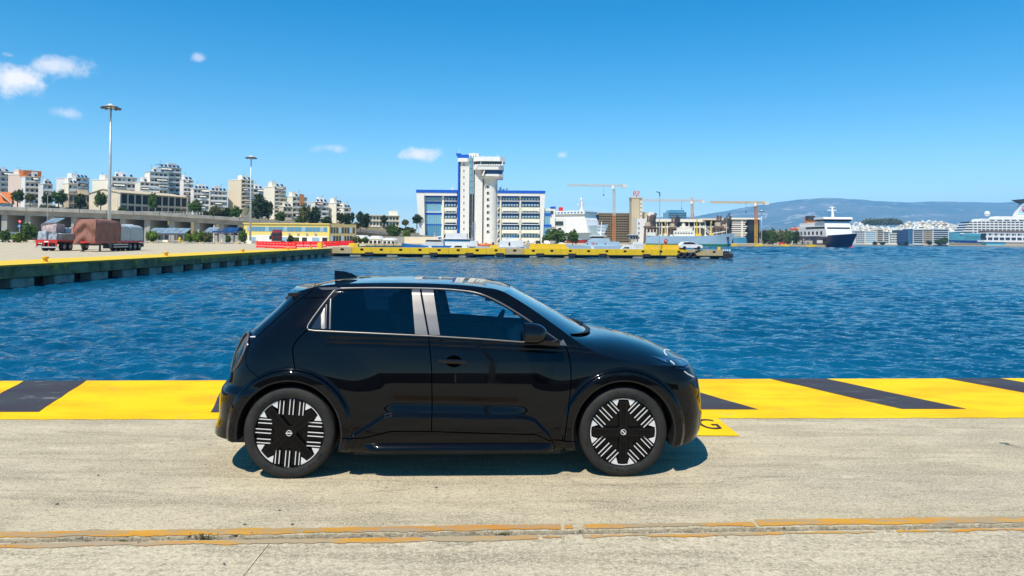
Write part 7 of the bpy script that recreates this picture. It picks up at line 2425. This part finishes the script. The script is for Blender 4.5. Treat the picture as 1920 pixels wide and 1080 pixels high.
def crate_y(px, py, w, h_, d, label, m=M_PYEL):
    g = G(px, py, GT)
    t = thing('yellow_block', label, 'block', (g.x, g.y, GT), 0, 'yellow concrete blocks on the apron')
    MB().bbox(-w / 2, w / 2, -d / 2, d / 2, 0, h_, .08).build('body', m, t, world=False)
    MB().tube([(-.2, 0, h_ - .02), (-.2, 0, h_ + .12), (.2, 0, h_ + .12), (.2, 0, h_ - .02)], .03, 6).build('lifting_loop', M_DSTEEL, t, world=False)
crate_y(664, 463, 2.0, .75, 1.2, 'bright yellow block right of the red barriers')
crate_y(600, 465, .8, 1.0, .8, 'yellow post block at the quay corner by the barriers')
for i, px in enumerate((695, 712, 730, 746)):
    crate_y(px, 461, 2.2, .5, 1.0, ['low faded yellow block left in the row before the blue boat', 'low faded yellow block second in the row before the blue boat', 'low faded yellow block third in the row before the blue boat', 'low yellow block closest to the blue boat bow'][i], M_PYELB)

# ------------------------------------------------------------------ lamp masts
def lamp_mast(px, ytop, pxb, Y, label, name='lamp_mast'):
    b = P(pxb, 450, Y); tp = P(px, ytop, Y)
    t = thing(name, label, 'lamp mast', (b.x, Y, 0), 0, 'high mast floodlights')
    mast_parts(t, (b.x, Y, 0), Vector((tp.x, Y, tp.z)))
    return t
def mast_parts(t, base, tp):
    base = Vector(base)
    MB().tube([base, base.lerp(tp, .5), tp], [.36, .27, .15], 12).build('pole', M_STEEL, t, smooth=True)
    MB().lathe([(.55, 0), (.55, .15), (.40, .2), (.38, .9)], 14, base).build('base_flange', M_STEEL, t)
    MB().cyl(base.lerp(tp, .42), base.lerp(tp, .435), .42, n=12).build('joint_collar', M_STEEL, t)
    MB().lathe([(.3, -.1), (1.25, .12), (1.3, .3), (.5, .55), (.45, .75), (.1, .8)], 20, tp).build('crown', M_GREYW, t, smooth=30)
    for k in range(12):
        a = 2 * math.pi * k / 12
        c = tp + Vector((math.cos(a) * 1.45, math.sin(a) * 1.45, .0))
        d = Vector((math.cos(a), math.sin(a), -.35))
        MB().bar(c - d * .35, c + d * .45, .52, .22).build('floodlight', M_DSTEEL, t)
    MB().cyl(tp + Vector((0, 0, .75)), tp + Vector((0, 0, 2.2)), .03, n=5).build('lightning_rod', M_STEEL, t)
lamp_mast(208, 202, 204.5, 140, 'tall floodlight mast behind the trailer, nearest of the masts')
lamp_mast(471, 296, 469.3, 225, 'floodlight mast in front of the yellow office')
lamp_mast(1428, 396.5, 1428, 455, 'distant floodlight mast beside the yellow crane')
# single-arm lamp on the pier
pb_ = P(1236, 462, 125.5); pt_ = P(1237, 361, 125.5)
t = thing('street_lamp', 'slim grey single arm lamp on the yellow pier', 'street lamp', (pb_.x, 125.5, PT))
MB().tube([(pb_.x, 125.5, PT), pt_], [.09, .06], 8).build('pole', M_STEEL, t)
MB().bar(pt_, pt_ + Vector((-.6, 0, .12)), .2, .14).build('lamp_head', M_DSTEEL, t)
MB().box(pt_.x - .08, pt_.x + .08, 125.4, 125.6, pt_.z - .6, pt_.z + .02).build('bracket', M_DSTEEL, t)
for i, (px, y0, y1, Y) in enumerate([(88, 366, 412, 255), (778 + 358, 0, 0, 0)][:1]):
    a, b = P(px, 440, Y), P(px, y0, Y)
    t = thing('street_lamp', 'thin roadside pole in front of the elevated road', 'street lamp', (a.x, Y, 0))
    MB().cyl((a.x, Y, 0), (a.x, Y, b.z), .12, .08, 8).build('pole', M_STEEL, t)
    MB().bar((a.x, Y, b.z), (a.x + 1.2, Y, b.z + .2), .15).build('arm', M_STEEL, t)
# orange service cart with red shape on the pier
g = P(1248, 459, 126)
t = thing('life_buoy_stand', 'orange life buoy stand on the raised yellow parapet', 'stand', (g.x, 126, PT + .85))
MB().box(-.25, .25, -.1, .1, 0, .7).build('post', M_OREB, t, world=False)
MB().lathe(torus(.28, .09), 16, (0, -.16, .75), 'y').build('life_buoy', M_RED, t, smooth=True, world=False)

# ------------------------------------------------------------------ apron edge: kerbs, canopies, posts, fences
kb = thing('kerb', 'low yellow and grey kerb at the back of the apron', 'kerb', (-100, 200, 0))
for k in range(34):
    a, b = G(-20 + k * 14, 455.5 + (-20 + k * 14) * .004, GT), G(-20 + (k + 1) * 14, 455.5 + (-20 + (k + 1) * 14) * .004, GT)
    MB().box(a.x + .05, b.x - .05, 186, 187.2, GT, .35).build('kerb_block', M_PYELB if k % 3 == 0 else M_GREYC, kb)
def canopy(p0, p1, yt, Y, label, n=5, m=M_CANOPY, dip=.6):
    a, b = P(p0, yt, Y), P(p1, yt, Y)
    t = thing('parking_canopy', label, 'canopy', (a.x, Y, 0), 0, 'parking canopies behind the apron')
    w = b.x - a.x
    for k in range(n):
        x0, x1 = w * k / n, w * (k + 1) / n - .15
        MB().prism([(0, a.z - 1.6), (.1, a.z - 1.75), (4.6, a.z - .1), (4.5, a.z + .05)], x0, x1, 'x').build('roof_panel', m, t, world=False)
        MB().cyl((x0 + .3, 2.4, 0), (x0 + .3, 2.4, a.z - .95), .12, n=8).build('post', M_STEEL, t, world=False)
    MB().box(0, w, -.05, .05, a.z - 2.1, a.z - 1.75).build('front_beam', M_DSTEEL, t, world=False)
canopy(274, 347, 427, 205, 'long glazed parking canopy right of the trailer', 6)
canopy(380, 402, 426, 210, 'small pale canopy left of the dark entrance gate', 2)
canopy(412, 440, 426, 208, 'dark blue canopy of the port entrance gate', 3, M_BLUED)
canopy(82, 105, 408, 215, 'tilted glazed canopy behind the lorry', 2, M_CANOPY)
gt = bldg('entrance_gate', 'dark blue port entrance gate with white posts', 'gate', 415, 458, 200)
px_box('roof', M_BLUED, gt, 398, 440, 433, 436, 200, -1, 5)
for k in range(6): px_box('post', M_DSTEEL if k % 2 else M_WHITE, gt, 400 + k * 7.6, 401.6 + k * 7.6, 422 if k in (0, 3) else 436.2, 455, 200, 0, .4)
blk = 'concrete blocks lining the apron'
for i, px in enumerate((299, 313, 326, 334, 345, 361, 377, 470, 478, 486)):
    g = P(px, 457, 192)
    t = thing('concrete_block', ['concrete block leftmost under the long canopy', 'concrete block second under the long canopy', 'wide concrete block under the canopy middle', 'short concrete block right of the canopy middle', 'concrete block at the canopy right end', 'concrete block before the green shrubs', 'concrete block right of the shrubs', 'concrete block left of the second mast', 'concrete block right of the second mast', 'concrete block left of the white van'][i], 'block', (g.x, 192, GT), 0, blk)
    w = (1.0, 1.1, 1.6, .8, 1.4, 1.2, 1.3, .8, .9, .8)[i]
    MB().prism([(-.35, 0), (.35, 0), (.22, .9), (-.22, .9)], -w, w, 'x').build('body', M_CREAM if i % 2 else M_GREYC, t, world=False)
    MB().box(-w, w, -.3, -.24, .06, .3).build('base_stripe', M_DARK, t, world=False)
# yellow bin / post
g = P(337, 455, 190)
t = thing('yellow_bollard_post', 'orange yellow post standing before the parking canopy', 'post', (g.x, 190, GT))
MB().cyl((0, 0, 0), (0, 0, 1.5), .35, n=12).build('post', M_PYEL, t, world=False); MB().cyl((0, 0, 1.5), (0, 0, 1.8), .25, .1, n=12).build('cap', M_PYEL, t, world=False)
# low red and white railing at the left
for i, px in enumerate((22, 37, 57)):
    g = P(px, 456, 176)
    t = thing('red_railing', ['red rail frame furthest left behind the apron', 'red rail frame second from left behind the apron', 'red rail frame closest to the lorry'][i], 'railing', (g.x, 176, GT), 0, 'red rail frames')
    for x in (-.9, .9): MB().cyl((x, 0, 0), (x, 0, 1.0), .07, n=6).build('post', M_RED, t, world=False)
    MB().box(-.9, .9, -.05, .05, .45, .6).build('rail', M_CREAM, t, world=False)
# signs at the left
for px, y0, m, lb, shape in ((37, 412, M_RED, 'red round no entry sign under the elevated road', 'r'), (36, 421, M_CGBLUE, 'blue round sign on a pole among the shrubs', 'b'), (206 + 0, 0, None, '', '')):
    if m is None: continue
    Y = 182
    c = P(px, y0 + 3, Y)
    t = thing('road_sign', lb, 'sign', (c.x, Y, GT))
    MB().cyl((c.x, Y + .06, GT), (c.x, Y + .06, c.z), .04, n=6).build('pole', M_STEEL, t)
    MB().lathe([(.01, -.02), (.42, -.02), (.42, .02), (.01, .02)], 20, (c.x, Y, c.z), 'y').build('disc', m, t)
    MB().bar((c.x - .26, Y - .03, c.z), (c.x + .26, Y - .03, c.z), .03, .14).build('symbol', M_WHITE, t)
# chain fence posts above the road
fn = thing('hill_fence', 'thin grey fence running along the top of the slope', 'fence', (-150, 276, 8))
for k in range(70):
    px = -10 + k * 6.0
    if px > 380: break
    a = P(px, 397 + px * .012, 284)
    MB().bar((a.x, 284, a.z - 2), (a.x, 284, a.z + .9), .12).build('fence_post', M_GREYW, fn)
for k in range(0, 65, 5):
    px = -10 + k * 6.0
    a, b = P(px, 397 + px * .012, 284), P(px + 30, 397 + (px + 30) * .012, 284)
    for dz in (.2, .8): MB().bar((a.x, 284, a.z + dz), (b.x, 284, b.z + dz), .08).build('fence_rail', M_GREYW, fn)

# ------------------------------------------------------------------ what the car doors mirror: the quay behind the photographer
shed = thing('harbour_shed', 'long dark low shed behind the viewer, mirrored in the car doors', 'shed', (0, -62, 0))
for k in range(14):
    piece('wall_bay', M_GREYC if k % 3 else M_RUST, shed, -98 + k * 14, -98 + k * 14 + 13.8, -14, 0, 0, 4.4)
    piece('roller_door', M_DARK, shed, -95 + k * 14, -95 + k * 14 + 8, .02, .12, 0, 3.4)
piece('roof', M_DSTEEL, shed, -99, 99, -15, .6, 4.41, 4.7)
lm = thing('lamp_mast', 'floodlight mast behind the viewer, mirrored in the car side window', 'lamp mast', (3.5, -58, 0), 0, 'high mast floodlights')
mast_parts(lm, (3.5, -58, 0), Vector((3.5, -58, 27)))

# ------------------------------------------------------------------ trees and shrubs
def crown_mesh(name, m, seed, n_cl=46, leaves=26, shape=(1, 1, .85), leaf=.105, gap=.55):
    rnd = random.Random(seed)
    mb = MB()
    cl = []
    while len(cl) < n_cl:
        p = Vector((rnd.uniform(-1, 1), rnd.uniform(-1, 1), rnd.uniform(-1, 1)))
        if .25 < p.length < 1: cl.append(Vector((p.x * shape[0], p.y * shape[1], p.z * shape[2])) * rnd.uniform(.7, 1.0))
    for c in cl:
        r = rnd.uniform(.16, .34)
        for k in range(leaves):
            d = Vector((rnd.gauss(0, 1), rnd.gauss(0, 1), rnd.gauss(0, .8))).normalized() * r * rnd.uniform(.35, 1)
            p = c + d
            n_ = (d.normalized() + Vector((rnd.gauss(0, .5), rnd.gauss(0, .5), .35 + rnd.gauss(0, .5)))).normalized()
            u = n_.cross(Vector((rnd.gauss(0, 1), rnd.gauss(0, 1), rnd.gauss(0, 1)))).normalized() * leaf * rnd.uniform(.6, 1.3)
            v = n_.cross(u).normalized() * leaf * rnd.uniform(.5, 1.0)
            mb.add([p - u, p - v * .7, p + u, p + v * .7], [(0, 1, 2, 3)])
    return mb.mesh(name, m, fixn=False), cl
def trunk_mesh(name, cl, h, seed):
    rnd = random.Random(seed)
    mb = MB()
    mb.tube([(0, 0, -1.5 - h), (.03, .02, -1.0), (0, 0, -.3)], [.09, .07, .05], 7)
    for c in cl[:9]:
        mb.tube([(0, 0, -.9 + rnd.random() * .5), c * .5 + Vector((0, 0, -.1)), c], [.045, .028, .01], 5)
    return mb.mesh(name, M_BARK)
CR = {}
for nm, m, shp, gap in (('round', M_LEAF, (1, 1, .85), .5), ('dark', M_LEAFD, (1, 1, 1.0), .5), ('olive', M_LEAFO, (1, 1, .8), .5), ('bright', M_LEAFB, (1.1, 1, .8), .5), ('cypress', M_LEAFD, (.5, .5, 1.3), .5)):
    for v in (0, 1):
        cm, cl = crown_mesh('crown_' + nm, m, hash((len(nm), v)) % 1000 + v * 17 + len(nm) * 3, 85, 34, shp)
        CR[(nm, v)] = (cm, trunk_mesh('trunk_' + nm, cl, .4, v))
TG = {'round': 'trees in leaf', 'dark': 'dark evergreen trees', 'olive': 'olive green trees', 'bright': 'bright green shrubs', 'cypress': 'narrow dark trees'}
_tc = 0
def tree(px, pyt, pyb, wpx, Y, kind, label, name='tree', trunk=True):
    global _tc
    _tc += 1
    s = Y / FPX
    c = P(px, (pyt + pyb) / 2, Y)
    b = P(px, pyb, Y)
    rx = wpx * s / 2; rz = (P(px, pyt, Y).z - b.z) / 2
    t = thing(name, label, 'tree' if trunk else 'shrub', (c.x, Y, b.z - (rz * .35 if trunk else 0)), 0, TG[kind] if name == 'tree' else 'shrubs')
    cm, tm_ = CR[(kind, _tc % 2)]
    base = {'round': (1, .85), 'dark': (1, 1), 'olive': (1, .8), 'bright': (1.1, .8), 'cypress': (.5, 1.3)}[kind]
    o = link('crown', cm, t, world=False)
    o.location = (0, 0, rz + (rz * .35 if trunk else 0) * 1.0)
    o.scale = (rx / base[0], rx / base[0] * .9, rz / base[1])
    o.rotation_euler = (0, 0, _tc * 1.3)
    if trunk:
        q = link('trunk', tm_, t, world=False)
        q.location = o.location; q.scale = o.scale; q.rotation_euler = o.rotation_euler
    return t
T = tree
T(33, 354, 378, 26, 292, 'round', 'bright green tree right of the orange roofed house')
T(57, 362, 378, 20, 294, 'olive', 'small olive green tree next to the leftmost green tree')
T(88, 360, 382, 22, 292, 'dark', 'left half of the dark tree pair above the elevated road')
T(110, 355, 384, 34, 294, 'round', 'large dark green tree left of the warehouse gable')
T(152, 361, 390, 24, 286, 'dark', 'dark tree in front of the warehouse gable, left one')
T(189, 358, 388, 26, 286, 'round', 'green tree directly in front of the warehouse gable, left of the mast')
T(287, 360, 392, 20, 286, 'round', 'green tree growing against the warehouse openings')
T(366, 373, 402, 26, 292, 'round', 'bright green tree at the warehouse right end')
T(80, 383, 398, 16, 288, 'olive', 'small bush on the slope above the elevated road', trunk=False, name='shrub')
T(405, 385, 408, 26, 296, 'olive', 'olive tree below the long white terraces')
T(425, 388, 408, 20, 300, 'dark', 'dark tree below the blank cream wall')
T(442, 385, 410, 24, 298, 'round', 'green tree left of the palm')
T(486, 360, 412, 34, 300, 'dark', 'large dark tree right of the second mast')
T(503, 376, 412, 22, 302, 'dark', 'dark tree at the foot of the tall slab block')
T(525, 395, 416, 22, 298, 'round', 'green tree below the tall slab block')
T(572, 382, 416, 26, 290, 'olive', 'grey green tree right of the terracotta block')
T(590, 384, 420, 24, 292, 'dark', 'dark tree beside the white stepped block')
T(562, 405, 422, 22, 302, 'round', 'green tree above the yellow office roof')
T(614, 404, 424, 22, 285, 'dark', 'dark bushy tree above the office wing')
T(640, 398, 420, 20, 300, 'dark', 'dark tree before the hill end blocks')
T(652, 398, 420, 14, 302, 'dark', 'second dark tree before the hill end blocks')
T(661, 397, 416, 8, 305, 'cypress', 'narrow cypress left of the school')
T(676, 394, 424, 20, 300, 'dark', 'tall dark pine left of the school')
T(688, 398, 424, 12, 304, 'cypress', 'cypress touching the school left corner')
T(720, 402, 420, 14, 318, 'dark', 'dark tree in front of the school')
T(760, 411, 424, 16, 325, 'olive', 'bushy tree right of the school')
T(782, 400, 420, 22, 330, 'dark', 'dark tree beside the control building left wing')
T(664, 416, 432, 24, 300, 'olive', 'olive scrub on the rocky slope left', trunk=False, name='shrub')
T(738, 424, 444, 30, 300, 'round', 'green scrub on the rocky slope right', trunk=False, name='shrub')
T(762, 430, 448, 18, 300, 'bright', 'bright scrub at the foot of the rocky slope', trunk=False, name='shrub')
T(1045, 426, 457, 46, 300, 'round', 'left of the two round green trees before the dry dock')
T(1074, 430, 457, 26, 266, 'round', 'right smaller round green tree before the dry dock')
T(1022, 440, 457, 16, 264, 'round', 'low green bush left of the two round trees', trunk=False, name='shrub')
for i, (px, yt, w) in enumerate(((1433, 430, 20), (1447, 428, 24), (1463, 431, 22), (1478, 430, 24), (1492, 432, 18))):
    T(px, yt, 458, w, 475, ('dark', 'round', 'olive', 'round', 'dark')[i], ['waterfront tree beside the distant mast, first from left', 'waterfront tree second from the distant mast', 'brownish waterfront tree in the middle of the row', 'waterfront tree fourth from the distant mast', 'waterfront tree touching the ferry stern'][i])
for i, (px, yt, w) in enumerate(((1762, 447, 22), (1772, 444, 12))):
    T(px, yt, 459.5, w, 862, 'round', ['green tree before the wide cream waterfront block', 'taller tree before the turquoise bow'][i])
for i, (px, yt, w) in enumerate(((1640, 452, 10), (1655, 453, 12), (1700, 452, 10), (1742, 451, 12))):
    T(px, yt, 459.5, w, 864, 'dark', ['small tree before the cream banded waterfront block', 'small tree before the tan waterfront block', 'small tree before the dark glass block', 'small tree before the brown and beige block'][i])
# wooded hill top in the far city
mb = MB(); rnd = random.Random(8)
for i in range(5200):
    px = rnd.uniform(1612, 1692); f = rnd.random()
    ytop = float(np.interp(px, [1612, 1622, 1632, 1650, 1670, 1684, 1692], [419, 414, 411.5, 412, 410.5, 412.5, 416]))
    py = ytop + rnd.random() ** 1.3 * (float(np.interp(px, [1612, 1650, 1692], [421, 421, 420])) - ytop) + rnd.gauss(0, .7) + .8 * math.sin(px * .9)
    p = P(px, py, 1600 + rnd.uniform(-50, 60))
    u = Vector((rnd.gauss(0, 1), rnd.gauss(0, 1), rnd.gauss(0, 1))).normalized() * rnd.uniform(1.2, 2.6); v = u.cross(Vector((rnd.gauss(0, 1), rnd.gauss(0, 1), rnd.gauss(0, 1)))).normalized() * rnd.uniform(1, 2)
    mb.add([p - u, p - v, p + u, p + v], [(0, 1, 2, 3)])
tag(mb.build('hilltop_wood', M_LEAFO, fixn=False), 'dark pine wood on the crest of the far town hill', 'wood', kind='stuff')
# shrubs along the apron
for i, (px, yt, yb, w, k) in enumerate(((8, 430, 452, 26, 'round'), (35, 436, 455, 30, 'bright'), (55, 416, 450, 34, 'round'), (285, 432, 454, 26, 'bright'), (356, 436, 455, 24, 'bright'), (372, 432, 456, 30, 'bright'), (390, 434, 456, 20, 'olive'), (455, 430, 456, 20, 'round'), (545, 440, 457, 16, 'dark'), (555, 446, 457, 12, 'bright'), (668, 442, 456, 22, 'olive'), (684, 444, 456, 18, 'round'), (428, 440, 456, 14, 'round'))):
    T(px, yt, yb, w, 188 if px > 60 else 172, k, ['green shrub at the left picture edge', 'low flowering shrub left of the lorry', 'large round shrub left of the lorry', 'shrub right of the trailer tail', 'bright shrub left of the canopy gap', 'large bright shrub between the canopies', 'olive shrub right of the bright shrubs', 'shrub beside the second mast foot', 'dark shrub right of the maroon lorry', 'small bright shrub under the yellow office', 'olive shrub left of the white marquee', 'green shrub before the office wing', 'shrub under the entrance gate'][i], name='shrub', trunk=False)
# palm
pm = P(470, 412, 296)
t = thing('palm_tree', 'date palm with drooping fronds below the tall cream block', 'palm', (pm.x, 296, pm.z))
MB().tube([(0, 0, -1), (.1, 0, 2), (0, 0, 4.2)], [.5, .4, .42], 9).build('trunk', M_BARK, t, world=False)
rnd = random.Random(3)
for k in range(30):
    a = rnd.uniform(0, 6.28); e = rnd.uniform(-.5, 1.1); L_ = rnd.uniform(3.0, 4.0)
    mb = MB(); pts = []
    for j in range(8):
        f = j / 7
        pts.append(Vector((math.cos(a) * L_ * f * math.cos(e * (1 - .3 * f)), math.sin(a) * L_ * f * math.cos(e * (1 - .3 * f)), 4.2 + L_ * f * math.sin(e) - 1.9 * f * f)))
    mb.tube(pts, [.05] * 8, 4)
    for j in range(1, 8):
        d = (pts[j] - pts[j - 1]).normalized()
        for s in (-1, 1):
            u = d.cross(Vector((0, 0, 1))).normalized() * s
            mb.add([pts[j], pts[j] + u * .55 + d * .35 - Vector((0, 0, .2)), pts[j] + d * .16 + u * .5 - Vector((0, 0, .2)), pts[j - 1].lerp(pts[j], .6)], [(0, 1, 2, 3)])
    mb.build('frond', M_LEAFO, t, world=False, fixn=False)
# boulders on the cut slope
rnd = random.Random(14)
for i in range(80):
    px = rnd.uniform(575, 792); py = rnd.uniform(414, 442) if px > 660 else rnd.uniform(412, 424)
    Y = 292 + (442 - py) * .9 + rnd.uniform(-2, 2)
    p = P(px, py, Y)
    p.z = max(0.2, float(hill_z(p.x, p.y)) + .3)
    r = rnd.uniform(.7, 2.3)
    m = MB(); m.lathe([(.05, -.7), (.7, -.5), (1, -.1), (.9, .3), (.5, .6), (.05, .7)], 7)
    m.v = [(x * r * rnd.uniform(.5, 1.3), y * r * rnd.uniform(.6, 1.3), z * r * rnd.uniform(.5, 1.5)) for x, y, z in m.v]
    o = m.build('boulder', M_ROCK); o.location = p
    tag(o, 'ochre boulder on the cut slope below the school', 'boulder', 'boulders on the cut slope')
# white marquees at the foot
for i, (p0, p1, y0) in enumerate(((661, 690, 441), (690, 716, 442), (716, 742, 446))):
    a, b = P(p0, 455, 240), P(p1, 455, 240); zt = P(p0, y0, 240).z
    t = thing('marquee', ['white marquee right of the office wing', 'middle white marquee before the rocky slope', 'low white marquee nearest the blue patrol boat'][i], 'marquee', (a.x, 240, 0), 0, 'white marquees')
    w = b.x - a.x
    MB().prism([(0, zt * .6), (w - .2, zt * .6), (w * .75, zt), (w * .25, zt)], 0, 6, 'y').build('canvas_roof', M_WHITE, t, world=False)
    piece('canvas_wall', M_CREAM, t, .1, w - .3, .2, 5.8, 0, zt * .6 - .01)
    for k in range(3): piece('opening', M_DARK, t, w * (.1 + .3 * k), w * (.3 + .3 * k), .12, .19, 0, zt * .4)

# bushes scattered over the slope
rnd = random.Random(31)
for i in range(46):
    px = rnd.uniform(40, 440) if i < 28 else rnd.uniform(560, 790)
    toe = float(np.interp(px, [0, 300, 450, 560, 660, 740, 800], [274, 282, 292, 304, 318, 332, 342]))
    Y = toe + rnd.uniform(14, 26)
    X = (px - 960) * Y / FPX
    z = float(hill_z(X, Y))
    r = rnd.uniform(1.2, 2.6)
    k = rnd.choice(['olive', 'dark', 'round', 'olive'])
    t = thing('bush', ('low bush on the slope above the elevated road' if i < 28 else 'low bush on the rocky slope right of the port office'), 'bush', (X, Y, z), 0, 'slope bushes left' if i < 28 else 'slope bushes right')
    o = link('foliage', CR[(k, i % 2)][0], t, world=False)
    o.location = (0, 0, r * .55); o.scale = (r * 1.2, r, r * .8); o.rotation_euler = (0, 0, i * 1.7)

# ------------------------------------------------------------------ the air: pale blue haze over the distance
hz = MB().box(-13950, 13950, -3600, 13950, -7.0, 760)
hm_ = bpy.data.materials.new('haze_air')
hm_.use_nodes = True
hn = hm_.node_tree
hn.nodes.clear()
pv = hn.nodes.new('ShaderNodeVolumePrincipled')
pv.inputs['Color'].default_value = (0.22, 0.60, 1.0, 1)
pv.inputs['Density'].default_value = 9.0e-5
pv.inputs['Anisotropy'].default_value = -0.2
ho = hn.nodes.new('ShaderNodeOutputMaterial')
hn.links.new(pv.outputs[0], ho.inputs['Volume'])
hm_.cycles.homogeneous_volume = True
tag(hz.build('haze', hm_), 'pale blue haze hanging over the far shore', 'haze', kind='stuff')
